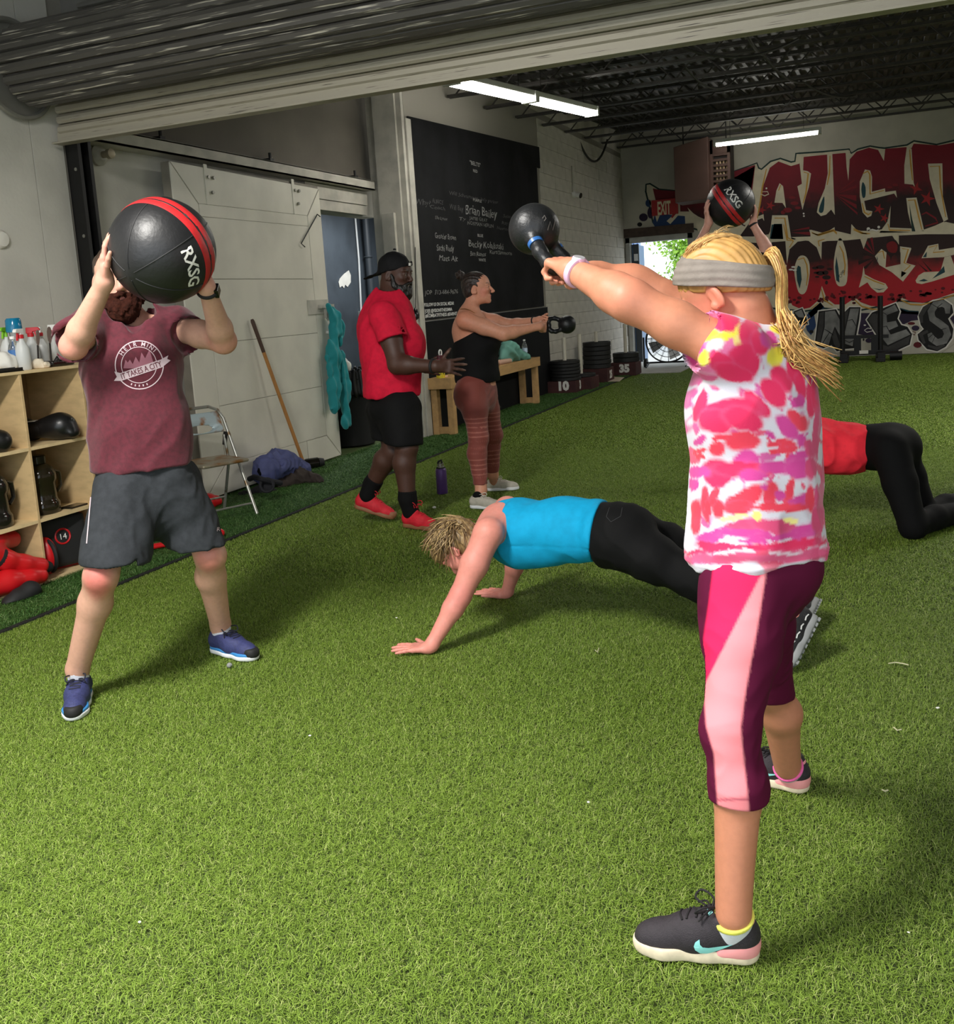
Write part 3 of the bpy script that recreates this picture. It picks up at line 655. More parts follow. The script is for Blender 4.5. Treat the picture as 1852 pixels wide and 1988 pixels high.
# ------------------------------------------------------------------ chalkboard wall
mBoard = M('chalkboard', (25, 25, 27), 0.9, spec=0.2, var=0.35, vscale=2.0, bump=0.04, bscale=50, rvar=0.1)
cb = thing('chalkboard', (XF, 10.0, 1.3), 'tall black painted chalkboard covered with handwritten names beside the white post', 'chalkboard')
BX = XF+0.02
yT0, zT0 = PX(783, 222, BX)[1:]; yT1, zT1 = PX(1043, 284, BX)[1:]
b = MB().prism([V(XF, 9.99, 1.32), V(XF, 14.45, 1.36), V(XF, 14.45, 3.45), V(XF, 14.62, 3.45), V(XF, 14.62, zT1), V(XF, 9.99, zT0)], (0.02, 0, 0)); b.obj('board', mBoard, cb)
MB().prism([V(XF, 9.99, 0.0), V(XF, 14.58, 0.0), V(XF, 14.58, 1.345), V(XF, 9.99, 1.305)], (0.03, 0, 0)).obj('lower_panel', M('lower board', (19, 19, 21), 0.85, spec=0.2, var=0.3, vscale=3), cb)
MB().prism([V(XF+0.03, 9.99, 1.295), V(XF+0.03, 14.58, 1.34), V(XF+0.03, 14.58, 1.347), V(XF+0.03, 9.99, 1.305)], (0.003, 0, 0)).obj('edge_strip', M('edge grey', (110, 110, 108), 0.7), cb)
def chalk(lines, col, name, bold=0.0, jit=0.05):
    for txt, x, y, hpx, *r in lines:
        b = MB()
        u, v = 760+x/3.858, 220+y/3.858
        p = PX(u, v, BX+0.0025); dep = depth(p); s = hpx/3.858*dep/F*1.35
        w = r[0]/3.858 if r else None
        vs, fs = text_mesh(txt, 1.0, jit=jit, bold=bold, shear=0.15 if jit else 0)
        if not len(vs): continue
        cw = vs[:, 0].max()-vs[:, 0].min(); ww = s*0.75
        if w:                           # stretch to the width seen
            yA, yB = PX(u-w/2, v, BX)[1], PX(u+w/2, v, BX)[1]; ww = (yB-yA)/cw
        b.add([p+V(0, 1, 0)*a*ww+V(0, 0, 1)*(c-0.35)*s for a, c in vs], fs)
        b.obj(name, M('chalk '+name+str(col[0]), col, 0.9), cb)
chalk([('"BELTS"', 627, 378, 30, 78), ('RED', 628, 432, 22, 32), ('PURPLE', 643, 652, 22, 62), ('BLUE', 665, 915, 22, 40), ('WHITE', 680, 1098, 22, 52)], (165, 165, 162), 'printed_heading', 0.01, 0)
chalk([('FOLLOW US ON SOCIAL MEDIA!', 360, 1428, 26, 222), ('[O][f] @VISIONFITNESSMMA', 355, 1474, 26, 205), ('#KOMBATFITNESS #EARNIT', 377, 1508, 26, 240)], (225, 225, 222), 'printed_lettering', 0.018, 0)
chalk([('Brian Bailey', 672, 735, 70, 235), ('Gronder Brown', 405, 922, 42, 155), ('Sachi Rudy', 402, 1008, 48, 130), ('Matt Alt', 425, 1085, 42, 142), ('Becky Kolakoski', 712, 985, 52, 258), ('Ben Ramos', 648, 1052, 36, 118), ('Kurt/Simmons', 820, 1042, 30, 165), ('JOP  313-684-9676', 378, 1338, 34, 250)], (138, 138, 136), 'chalk_writing', 0.0)
chalk([('JAMIE GRAY', 652, 792, 26, 136), ('NORMAN HEFLIN', 668, 832, 28, 195), ('Elle Lynne', 372, 785, 24, 90), ('Ty', 530, 790, 24, 50)], (112, 112, 110), 'chalk_writing')
chalk([('Why?', 235, 665, 46, 110), ('ALRICE', 345, 660, 32, 85), ('Coach', 345, 705, 28, 110), ('Will Schrammer  lady parker', 625, 632, 28, 360), ('Will Bay', 485, 705, 40, 100), ('Sean', 865, 770, 26, 60), ('Ray', 850, 820, 26, 50), ('Newton', 835, 862, 24, 90)], (74, 74, 74), 'faint_writing')
# ------------------------------------------------------------------ strip lights
mTube = M('lamp tube', (255, 255, 255), 0.4, emit=(255, 252, 244), estr=24.0)
mFix = M('lamp housing', (228, 228, 224), 0.5)
def strip(a, b, label, drop, tubes=2, watts=0):
    a, b = V(*a), V(*b); d = nrm(b-a); x = nrm(np.cross(d, V(0, 0, 1))); u = np.cross(x, d)
    t = thing('strip_light', (a+b)/2, label, 'light')
    o = MB().obox((a+b)/2+u*0.05, x*0.075, d*np.linalg.norm(b-a)/2, u*0.03).obj('housing', mFix, t, bev=0.008)
    for i in range(tubes):
        off = x*(0.05 if i else -0.05)-u*0.012
        MB().cyl(a+off+d*0.04, b+off-d*0.04, 0.019, n=12).obj('tube', mTube, t, True)
    for e, s in ((a, 1), (b, -1)): MB().obox(e+u*0.02, x*0.085, d*0.022, u*0.055).obj('end_cap', mFix, t)
    for e in (a*0.85+b*0.15, a*0.15+b*0.85): MB().tube([e+u*0.07, e+V(0, 0, drop)], 0.004, 5).obj('hanger_wire', mDark, t)
    return t
A_, B_ = V(-3.5, 8.45, 3.46), V(-3.08, 11.75, 3.62)
m1 = A_+(B_-A_)*0.485; m2 = A_+(B_-A_)*0.50
strip(A_, m1, 'nearer half of the bright tandem strip light beside the chalkboard', 0.4)
strip(m2, B_, 'farther half of the bright tandem strip light beside the chalkboard', 0.4)
strip(PY(1388, 281, 18.2), PY(1592, 256, 18.2), 'small strip light hung near the graffiti wall', 0.72, 1)
# ------------------------------------------------------------------ back wall: graffiti, exit, heater, sled, fan, doorway
def spline(p, n=5):
    p = [np.array(q, float) for q in p]; k = len(p); o = []
    for i in range(k):
        a, b, c, d = p[i-1], p[i], p[(i+1) % k], p[(i+2) % k]
        for t in np.arange(n)/n: o.append(0.5*((2*b)+(c-a)*t+(2*a-5*b+4*c-d)*t*t+(3*b-a-3*c+d)*t**3))
    return o
def inset(p, w):
    p = np.array(p, float); k = len(p); ar = sum(p[i][0]*p[(i+1) % k][1]-p[(i+1) % k][0]*p[i][1] for i in range(k)); s = 1 if ar > 0 else -1
    o = []
    for i in range(k):
        d1, d2 = nrm(p[i]-p[i-1]), nrm(p[(i+1) % k]-p[i]); n = nrm(V(-d1[1], d1[0])+V(-d2[1], d2[0])); o.append(p[i]+s*n*w)
    return o
Z5 = lambda x, y: (1200+x/6.173, 260+y/6.173)
Z6 = lambda x, y: (1440+x/4.495, 270+y/4.495)
Z7 = lambda x, y: (1480+x/4.978, 430+y/4.978)
mural = thing('graffiti_mural', (0, YB, 0), 'big red and black graffiti lettering sprayed on the pale back wall', 'mural')
mCream = M('spray cream', (214, 204, 178), 0.8, var=0.14, vscale=5); mGreen = M('spray green', (28, 52, 48), 0.8)
mYel = M('spray yellow', (196, 148, 62), 0.8); mTeal = M('spray teal', (30, 66, 74), 0.8); mBlue = M('spray blue', (36, 62, 104), 0.8)
mPurp = M('spray purple', (48, 34, 62), 0.8, var=0.3, vscale=4); mStar = M('spray star', (150, 34, 36), 0.8); mBlk = M('spray black', (18, 17, 18), 0.8)
mStone = M('spray stone', (142, 142, 140), 0.8, col2=(84, 84, 84), vscale=3.5, contrast=(0.35, 0.7)); mStoneD = M('spray stone dark', (66, 64, 64), 0.8, var=0.3, vscale=4); mWhite = M('spray white', (226, 222, 214), 0.8)
def letter_mat():
    m = bpy.data.materials.new('spray red'); m.use_nodes = True; N = m.node_tree.nodes; L = m.node_tree.links; b = N['Principled BSDF']; b.inputs['Roughness'].default_value = 0.75
    tc = N.new('ShaderNodeTexCoord'); sx = N.new('ShaderNodeSeparateXYZ'); L.new(tc.outputs['Object'], sx.inputs[0])
    n = N.new('ShaderNodeTexNoise'); n.inputs['Scale'].default_value = 5; n.inputs['Detail'].default_value = 4; L.new(tc.outputs['Object'], n.inputs['Vector'])
    mm = N.new('ShaderNodeMath'); mm.operation = 'MULTIPLY_ADD'; L.new(n.outputs['Fac'], mm.inputs[0]); mm.inputs[1].default_value = 0.5; L.new(sx.outputs['Z'], mm.inputs[2])
    mr = N.new('ShaderNodeMapRange'); mr.inputs[1].default_value = 0.25; mr.inputs[2].default_value = 4.25; L.new(mm.outputs[0], mr.inputs[0])
    cr = N.new('ShaderNodeValToRGB'); L.new(mr.outputs[0], cr.inputs[0]); e = cr.color_ramp.elements
    st = [(0.16, (120, 22, 34)), (0.20, (176, 24, 38)), (0.36, (172, 24, 36)), (0.42, (120, 26, 28)), (0.47, (44, 22, 20)), (0.72, (40, 20, 20)), (0.79, (104, 18, 30)), (0.97, (132, 20, 38))]
    e[0].position = st[0][0]; e[0].color = tuple(lin(st[0][1]))+(1,); e[1].position = st[-1][0]; e[1].color = tuple(lin(st[-1][1]))+(1,)
    for q, c in st[1:-1]: k = e.new(q); k.color = tuple(lin(c))+(1,)
    L.new(cr.outputs[0], b.inputs['Base Color']); return m
mRed = letter_mat()
def poly(layer, pts, z, m, name, sm=0):
    p = [z(*q) if z else q for q in pts]
    if sm: p = spline(p, sm)
    y = YB-0.002-0.0022*layer; w = [PY(u, v, y) for u, v in p]
    b = MB(); k = len(w)
    from mathutils.geometry import tessellate_polygon
    tri = tessellate_polygon([[Vector(q) for q in w]]); b.add(w, [tuple(t) for t in tri]); o = b.obj(name, m, mural)
    return o
def stroke(layer, pts, z, m, wd, name='spray_line', closed=False):
    p = [np.array(z(*q) if z else q, float) for q in pts]; y = YB-0.002-0.0022*layer; b = MB(); k = len(p); L_, R_ = [], []
    for i in range(k):
        d = nrm(p[min(i+1, k-1)]-p[max(i-1, 0)]); n = V(-d[1], d[0])*wd/2*(0.6 if i in (0, k-1) else 1); L_.append(PY(*(p[i]+n), y)); R_.append(PY(*(p[i]-n), y))
    b.add(L_+R_, [(i, i+1, k+i+1, k+i) for i in range(k-1)]); return b.obj(name, m, mural)
sil = [(1253, 357), (1262, 355), (1280, 366), (1312, 369), (1360, 372), (1420, 333), (1470, 315), (1474, 325), (1478, 327), (1495, 312), (1515, 306), (1536, 313), (1542, 312), (1544, 297), (1551, 296), (1596, 293), (1649, 288), (1653, 296), (1665, 288), (1689, 282), (1707, 285), (1717, 286), (1760, 280), (1774, 272), (1787, 274), (1818, 279), (1852, 271), (1990, 250), (2010, 560), (1930, 565), (1852, 575), (1800, 588), (1745, 586), (1700, 598), (1660, 606), (1600, 600), (1560, 606), (1500, 600), (1440, 560), (1400, 480), (1370, 452), (1345, 445), (1325, 440), (1272, 440), (1266, 432), (1260, 405), (1252, 372)]
poly(0, sil, None, mGreen, 'outline'); poly(1, inset(sil, 3.2), None, mCream, 'cream_ground')
poly(2, [(150, 650), (190, 400), (245, 250), (320, 195), (430, 235), (500, 215), (520, 170), (545, 155), (745, 135), (905, 120), (930, 190), (1000, 110), (1110, 75), (1190, 95), (1240, 190), (1252, 85), (1430, 70), (1480, 80), (1500, 40), (1580, 45), (1720, 55), (1860, 30), (2400, -40), (2400, 700), (1860, 740), (1780, 722), (1590, 790), (1480, 780), (1290, 772), (1210, 790), (1100, 802), (1000, 800), (958, 745), (955, 832), (820, 800), (720, 822), (600, 790), (605, 850), (420, 855), (400, 667), (265, 667), (245, 830), (100, 850), (-20, 850), (60, 740)], Z6, mRed, 'red_lettering')
poly(2, [(-90, 290), (115, 225), (85, 420), (20, 480), (-90, 440)], Z6, mRed, 'red_lettering')
# black lower letter of the top row overlaid by cream counters
poly(3, [(495, 130), (540, 150), (535, 272), (575, 280), (605, 300), (585, 420), (560, 500), (530, 618), (485, 412), (525, 390)], Z6, mCream, 'counter')
poly(3, [(745, 130), (790, 130), (800, 400), (812, 662), (780, 615), (735, 660), (690, 672), (655, 640), (670, 560), (725, 430), (750, 300)], Z6, mCream, 'counter')
poly(3, [(905, 100), (945, 100), (940, 200), (930, 362), (915, 250)], Z6, mCream, 'counter')
poly(3, [(1075, 265), (1120, 275), (1137, 330), (1135, 460), (1250, 430), (1252, 462), (1345, 450), (1354, 512), (1330, 475), (1068, 540), (1085, 620), (1140, 630), (1130, 670), (1095, 685), (1055, 640), (1030, 500), (1030, 370)], Z6, mCream, 'counter')
poly(4, [(1055, 375), (1080, 420), (1078, 500), (1055, 510), (1043, 440)], Z6, mTeal, 'teal_shape', 3)
poly(4, [(720, 500), (715, 620), (690, 645), (672, 625), (690, 560)], Z6, mTeal, 'teal_shape', 3)
poly(3, [(330, 385), (360, 410), (385, 602), (355, 557), (285, 555), (302, 450)], Z6, mCream, 'counter')
poly(3, [(1440, 70), (1482, 85), (1500, 380), (1516, 432), (1495, 397), (1420, 390), (1418, 230)], Z6, mCream, 'counter')
poly(3, [(1435, 515), (1525, 510), (1560, 660), (1592, 802), (1490, 802), (1450, 640)], Z6, mCream, 'counter')
poly(4, [(1462, 560), (1485, 690), (1515, 805), (1485, 805), (1472, 690)], Z6, mGreen, 'green_shape')
poly(3, [(1300, 580), (1290, 772), (1480, 780), (1480, 812), (1200, 818), (1270, 720)], Z6, mCream, 'counter')
poly(3, [(1625, 215), (1750, 212), (1755, 500), (1800, 700), (1762, 722), (1700, 560), (1640, 350)], Z6, mCream, 'counter')
poly(3, [(590, 790), (660, 832), (720, 826), (810, 768), (812, 815), (950, 842), (957, 742), (1000, 790), (1100, 817), (1200, 800), (1500, 812), (1600, 795), (1760, 722), (1860, 760), (1860, 830), (1600, 830), (1300, 845), (900, 885), (620, 892), (440, 875), (425, 858), (600, 852)], Z6, mCream, 'cream_gap')
poly(3, [(265, 665), (400, 665), (430, 857), (470, 870), (400, 960), (380, 880), (250, 880), (230, 840), (260, 780)], Z6, mCream, 'counter')
poly(4, [(280, 740), (350, 740), (362, 872), (250, 872)], Z6, mTeal, 'teal_shape')
poly(3, [(0, 730), (190, 655), (195, 715), (180, 690), (60, 735), (20, 750)], Z6, mCream, 'counter')
for pts in ([(540, 288), (580, 300), (560, 470), (535, 560)], [(770, 145), (765, 300), (745, 400)], [(1060, 300), (1100, 280), (1118, 310), (1120, 480), (1240, 448)], [(1050, 560), (1070, 640), (1105, 660), (1130, 640)], [(320, 450), (340, 400)], [(1465, 90), (1475, 220), (1490, 360)], [(1450, 535), (1510, 530), (1545, 680), (1572, 790)], [(1640, 240), (1725, 235), (1735, 420), (1780, 680)], [(215, 260), (180, 420), (160, 560), (135, 690)], [(285, 690), (375, 690), (400, 860), (450, 885)], [(610, 815), (670, 840), (800, 800), (830, 830)], [(975, 780), (1060, 822), (1120, 826)], [(1275, 740), (1290, 795), (1470, 798)]): stroke(4, pts, Z6, mYel, 3.0, 'yellow_line')
def star(x, y, r, zf=Z6, k=5, rot=0.3):
    p = [(x+(r if i % 2 == 0 else r*0.36)*math.sin(rot+i*math.pi/k), y-(r if i % 2 == 0 else r*0.36)*math.cos(rot+i*math.pi/k)) for i in range(2*k)]; poly(3, p, zf, mStar, 'star')
for s in ((250, 580, 45), (175, 620, 42), (1195, 610, 50), (1245, 690, 45), (1620, 520, 70)): star(*s)
star(1520, 430, 60, k=4)
mRay = M('spray ray', (122, 26, 34), 0.8)
for p in ([(820, 480), (985, 345), (985, 365)], [(820, 480), (1000, 400), (1000, 425)], [(820, 482), (1000, 490), (1000, 540)], [(820, 485), (1000, 570), (1005, 610)], [(820, 490), (1010, 640), (1010, 662)], [(430, 800), (590, 765), (590, 785)], [(430, 815), (595, 810), (600, 840)]): poly(3, p, Z6, mRay, 'ray')
for x, y, w, h in ((400, 620, 40, 22), (460, 560, 36, 16), (440, 510, 30, 12), (490, 600, 26, 12), (360, 640, 20, 18), (1290, 420, 26, 10), (1340, 400, 26, 12)):
    poly(3, [(x+w*math.cos(a), y+h*math.sin(a)) for a in np.linspace(0, 6.283, 10, endpoint=False)], Z6, mRay, 'spot')
stroke(3, [(1570, 660), (1610, 640), (1690, 690), (1710, 730), (1600, 760)], Z6, mRay, 3.5)
for x, y, r in ((540, 650, 8), (542, 672, 8), (1105, 785, 16), (1195, 768, 12), (215, 430, 8)):
    poly(5, [(x+r*math.cos(a), y+r*math.sin(a)) for a in np.linspace(0, 6.283, 10, endpoint=False)], Z6, mWhite, 'white_dot')
stroke(5, [(1090, 800), (1140, 790), (1175, 800), (1195, 792)], Z6, mWhite, 3); stroke(5, [(165, 480), (200, 495), (235, 480), (225, 458), (180, 460)], Z6, mCream, 2)
for p in ([(1425, 345), (1466, 322), (1458, 390), (1446, 440), (1428, 430)], [(1408, 468), (1476, 472), (1486, 560), (1455, 565), (1418, 525)]): poly(2, p, None, mRed, 'red_lettering')
# second row
lower = [[(90, 200), (222, 190), (238, 420), (90, 420)],
  [(240, 400), (262, 270), (340, 195), (440, 182), (525, 250), (570, 370), (575, 200), (735, 163), (780, 178), (940, 150), (978, 265), (1020, 150), (1150, 103), (1250, 130), (1310, 222), (1335, 305), (1335, 412), (1240, 440), (1360, 580), (1480, 425), (1388, 402), (1440, 262), (1320, 240), (1318, 120), (1600, 100), (1770, 78), (1860, 130), (2300, 100), (2300, 640), (1850, 692), (1700, 742), (1550, 787), (1430, 772), (1345, 735), (1280, 782), (1180, 822), (1050, 817), (950, 780), (900, 735), (800, 802), (700, 802), (620, 742), (575, 622), (540, 762), (460, 832), (380, 850), (290, 810), (200, 640)]]
for p in lower: poly(2, p, Z7, mRed, 'red_lettering')
for p, sm in (([(350, 343), (410, 333), (450, 390), (457, 500), (432, 650), (395, 702), (350, 682), (320, 570), (310, 450)], 3), ([(740, 163), (780, 200), (822, 370), (817, 580), (770, 627), (715, 600), (690, 450), (702, 300)], 3),
              ([(1150, 265), (1200, 300), (1190, 443), (1335, 412), (1240, 440), (1400, 500), (1360, 582), (1250, 490), (1130, 420), (1088, 335)], 0), ([(978, 432), (990, 510), (1080, 560), (1190, 600), (1214, 640), (1170, 685), (1110, 688), (1050, 640), (1015, 588), (932, 640), (965, 520)], 0),
              ([(1330, 240), (1438, 255), (1390, 400), (1480, 427), (1340, 540), (1345, 440)], 0), ([(1600, 235), (1700, 215), (1705, 275), (1860, 250), (1860, 320), (1750, 345), (1538, 355)], 0),
              ([(1480, 570), (1510, 520), (1560, 490), (1720, 482), (1760, 345), (1820, 330), (1860, 440), (1860, 512), (1640, 580), (1540, 605), (1490, 595)], 0), ([(1318, 110), (1302, 180), (1312, 222)], 0)):
    poly(3, p, Z7, mCream, 'counter', sm)
for p in ([(345, 425), (370, 440), (380, 560), (360, 650), (335, 570), (328, 470)], [(715, 335), (735, 450), (745, 590), (715, 570), (703, 440)], [(1105, 330), (1115, 360), (1108, 395)], [(1640, 555), (1690, 505), (1755, 430), (1765, 490)], [(1510, 575), (1560, 555), (1600, 570), (1560, 580)], [(1550, 345), (1590, 290), (1585, 345)], [(90, 30), (190, 22), (200, 170), (70, 165)], [(1060, 640), (1130, 665), (1190, 645), (1130, 655)]): poly(4, p, Z7, mTeal, 'teal_shape')
for pts in ([(340, 370), (400, 352), (430, 420), (440, 520), (425, 620)], [(745, 235), (780, 300), (800, 420), (790, 520)], [(1120, 300), (1165, 285), (1180, 360)], [(985, 530), (1080, 575), (1180, 610)], [(1350, 262), (1410, 268), (1370, 400), (1430, 425), (1370, 480)], [(1610, 250), (1690, 230), (1650, 300), (1760, 290)], [(550, 240), (540, 190), (600, 170)], [(205, 30), (240, 180), (300, 190), (260, 250)], [(480, 110), (530, 130), (690, 80), (720, 110)], [(880, 80), (960, 115), (1010, 118)], [(570, 650), (600, 760), (680, 810)], [(895, 760), (960, 820), (1060, 848), (1140, 850)], [(1340, 760), (1430, 800), (1540, 805), (1700, 765), (1850, 712)], [(470, 845), (540, 790)]): stroke(4, pts, Z7, mYel, 2.8, 'yellow_line')
mDk = M('spray dark brown', (40, 20, 20), 0.8)
for p in ([(1085, 320), (1040, 160), (1065, 150)], [(1085, 320), (1000, 210), (1015, 185)], [(1085, 325), (985, 270), (985, 240)], [(1080, 340), (960, 320), (965, 295)], [(1080, 350), (930, 420), (925, 380)], [(1085, 360), (1000, 460), (975, 445)], [(1500, 400), (1600, 480), (1580, 482)], [(1540, 370), (1640, 478), (1620, 480)]): poly(3, p, Z7, mRay if p[1][1] < 300 else mDk, 'ray')
poly(3, [(1200, 310), (1215, 320), (1235, 345), (1240, 385), (1250, 345), (1275, 318), (1300, 335), (1330, 310), (1330, 240), (1290, 180), (1210, 160)], Z7, mDk, 'drip_shape'); poly(4, [(1260, 190), (1305, 230), (1290, 300), (1220, 290), (1200, 220)], Z7, M('spray red glow', (120, 22, 26), 0.8), 'red_glow', 3)
for x, y, w, h in ((510, 450, 30, 14), (560, 500, 40, 22), (620, 540, 42, 22), (650, 460, 28, 12), (520, 495, 26, 10), (560, 440, 40, 18), (620, 590, 14, 20), (610, 495, 30, 22), (530, 535, 22, 9)):
    poly(3, [(x+w*math.cos(a), y+h*math.sin(a)) for a in np.linspace(0, 6.283, 12, endpoint=False)], Z7, mDk, 'spot')
mDkR = M('spray dark red', (92, 16, 24), 0.8)
r_ = np.random.default_rng(5)
for i in range(70):
    x = r_.uniform(240, 1840); yb = 800 if x < 560 else 770-30*math.cos((x-740)/160*3.1) if x < 900 else 775 if x < 1340 else 735-30*(x-1500)/400
    y = yb-r_.uniform(10, 70); w = r_.uniform(10, 26); poly(3, [(x+w*math.cos(a), y+w*0.7*math.sin(a)) for a in np.linspace(0, 6.283, 8, endpoint=False)], Z7, mDkR, 'spot')
for x, y in ((300, 440), (312, 470), (275, 465)): poly(5, [(x+22*math.cos(a), y+9*math.sin(a)) for a in np.linspace(0, 6.283, 10, endpoint=False)], Z7, mWhite, 'white_dot')
for x, y, r in ((783, 480, 9), (770, 498, 10), (755, 525, 14)): stroke(5, [(x+r*math.cos(a), y+r*math.sin(a)) for a in np.linspace(0, 6.283, 10)], Z7, mBlk, 0.8, 'ring')
# third row: grey stone letters with black edges on a splashed ground
for p, m in (([(400, 930), (560, 780), (600, 830), (500, 900), (520, 1010), (470, 1100), (430, 1050)], mBlue), ([(945, 885), (1045, 885), (1005, 950), (1085, 1095), (1040, 1110), (915, 1085)], mPurp), ([(1325, 840), (1400, 870), (1505, 872), (1515, 950), (1440, 960), (1345, 1005), (1310, 930)], mPurp), ([(1330, 835), (1420, 860), (1510, 865), (1512, 900), (1340, 890)], mTeal), ([(1810, 930), (1860, 900), (1860, 1010)], mPurp), ([(440, 880), (560, 785), (595, 825), (470, 930)], mTeal)): poly(2, p, Z7, m, 'colour_splash')
NN = [(505, 1195), (545, 868), (712, 848), (768, 945), (790, 880), (842, 828), (948, 828), (936, 950), (885, 1225), (800, 1232), (720, 1255), (668, 1195), (590, 1225)]
EE = [(1008, 950), (1060, 880), (1290, 788), (1328, 870), (1305, 940), (1342, 1000), (1402, 1018), (1446, 1090), (1424, 1190), (1285, 1255), (1150, 1258), (1106, 1100)]
SS = [(1512, 920), (1555, 825), (1650, 770), (1750, 752), (1832, 808), (1846, 880), (1795, 940), (1846, 1040), (1834, 1125), (1770, 1212), (1690, 1254), (1590, 1232), (1510, 1145), (1500, 1090), (1560, 1040), (1530, 1000)]
II = [(300, 870), (385, 838), (425, 930), (440, 990), (380, 1010), (310, 930)]
for p in (NN, EE, SS, II): poly(3, inset(p, -14), Z7, mWhite, 'white_outline'); poly(4, p, Z7, mBlk, 'black_edge')
for p in ([(605, 872), (700, 860), (752, 960), (760, 1030), (800, 1060), (850, 842), (936, 840), (924, 900), (872, 1205), (792, 1180), (700, 1015), (668, 1100), (640, 1195), (560, 1190), (602, 1020)], [(1110, 892), (1280, 802), (1312, 862), (1200, 905), (1205, 975), (1290, 960), (1312, 1012), (1222, 1052), (1242, 1092), (1390, 1042), (1432, 1092), (1212, 1195), (1152, 1120), (1155, 1010), (1112, 960)], [(310, 880), (378, 850), (412, 930), (350, 925)]): poly(5, p, Z7, mStone, 'stone_face')
for p in ([(518, 1185), (556, 884), (596, 872), (590, 1020), (552, 1190)], [(700, 1040), (752, 1200), (722, 1235), (690, 1180), (672, 1110)], [(790, 890), (838, 842), (800, 1020), (775, 1000)], [(1020, 950), (1065, 890), (1100, 890), (1140, 1010), (1145, 1110), (1115, 1100)], [(1160, 1190), (1215, 1210), (1430, 1105), (1412, 1185), (1280, 1240), (1160, 1245)]): poly(5, p, Z7, mStoneD, 'stone_side')
stroke(5, [(1565, 1180), (1530, 1090), (1600, 1060)], Z7, mStoneD, 9, 'stone_side'); stroke(5, [(1600, 1200), (1690, 1230), (1760, 1190)], Z7, mStoneD, 7, 'stone_side'); stroke(5, [(1540, 980), (1530, 910), (1570, 840), (1620, 800)], Z7, mStoneD, 9, 'stone_side')
stroke(6, [(1790, 890), (1790, 820), (1740, 790), (1670, 805), (1630, 870), (1645, 940), (1710, 985), (1770, 1030), (1790, 1090), (1760, 1150), (1690, 1170), (1635, 1130), (1615, 1080)], Z7, mStone, 14, 'stone_face')
for pts in ([(690, 1100), (650, 1070), (600, 1040)], [(650, 1070), (610, 1130), (575, 1190)], [(820, 960), (870, 945), (905, 1010)], [(800, 1150), (840, 1170), (900, 1140)], [(1155, 1020), (1200, 1010), (1240, 1090)], [(1200, 900), (1150, 870)], [(1640, 800), (1690, 830), (1740, 790)], [(1700, 830), (1700, 870)], [(1600, 1130), (1680, 1060), (1780, 1030)], [(1680, 1060), (1730, 1080)], [(1640, 1170), (1670, 1110)]): stroke(7, pts, Z7, mBlk, 1.6, 'crack')
poly(7, [(1700+35*math.cos(a), 890+45*math.sin(a)) for a in np.linspace(0, 6.283, 12, endpoint=False)], Z7, mBlk, 'stone_hole')
for x, y, w, h, m in ((1500, 1192, 40, 28, mDkR), (1480, 1030, 38, 26, mPurp), (1440, 985, 36, 14, mDkR), (1030, 1150, 34, 22, mPurp), (978, 1142, 9, 12, mBlk), (475, 1065, 20, 16, mBlk), (990, 1002, 12, 7, mWhite)):
    poly(3, [(x+w*math.cos(a), y+h*math.sin(a)) for a in np.linspace(0, 6.283, 12, endpoint=False)], Z7, m, 'spot')
stroke(3, [(985, 1050), (1020, 1030), (1060, 1040), (1060, 1060), (1010, 1070), (985, 1052)], Z7, mWhite, 1.5); stroke(3, [(1450, 1060), (1480, 1070), (1470, 1095), (1440, 1080), (1470, 1100)], Z7, mDkR, 1.4)
stroke(3, [(1690, 1300), (1860, 1180)], Z7, M('thin grey', (120, 112, 100), 0.8), 0.8, 'stray_line')
# left flare round the exit sign
poly(2, [(415, 652), (520, 675), (690, 685), (690, 775), (450, 800)], Z5, mRed, 'red_flare'); poly(2, [(440, 965), (520, 960), (800, 985), (805, 1085), (600, 1115), (440, 1112), (412, 1060)], Z5, mBlue, 'blue_flare')
poly(2, [(700, 800), (1000, 790), (1065, 850), (1065, 1035), (960, 990), (860, 930), (740, 930)], Z5, mRed, 'red_flare'); poly(3, [(690, 800), (740, 810), (745, 940), (690, 1010), (625, 1080), (580, 1045), (640, 990)], Z5, mCream, 'cream_flare'); poly(4, [(700, 840), (715, 930), (650, 1010), (635, 1000)], Z5, mStar, 'red_dash')
poly(3, [(440, 965), (505, 962), (465, 1055)], Z5, mCream, 'cream_flare'); poly(3, [(830, 880), (900, 950), (1050, 1050), (1150, 1100), (1150, 1160), (1060, 1200), (960, 1170), (910, 1060)], Z5, mCream, 'cream_flare')
poly(0, [(315, 690), (360, 690), (335, 650), (345, 590), (400, 690), (420, 800), (380, 800), (350, 720)], Z5, mGreen, 'green_edge')
for x, y, w, h, m in ((362, 830, 35, 45, mBlue), (390, 945, 40, 70, mPurp), (303, 1000, 52, 48, mPurp), (258, 1085, 30, 26, mBlk)): poly(1, [(x+w*math.cos(a), y+h*math.sin(a)) for a in np.linspace(0, 6.283, 14, endpoint=False)], Z5, m, 'paint_spot')
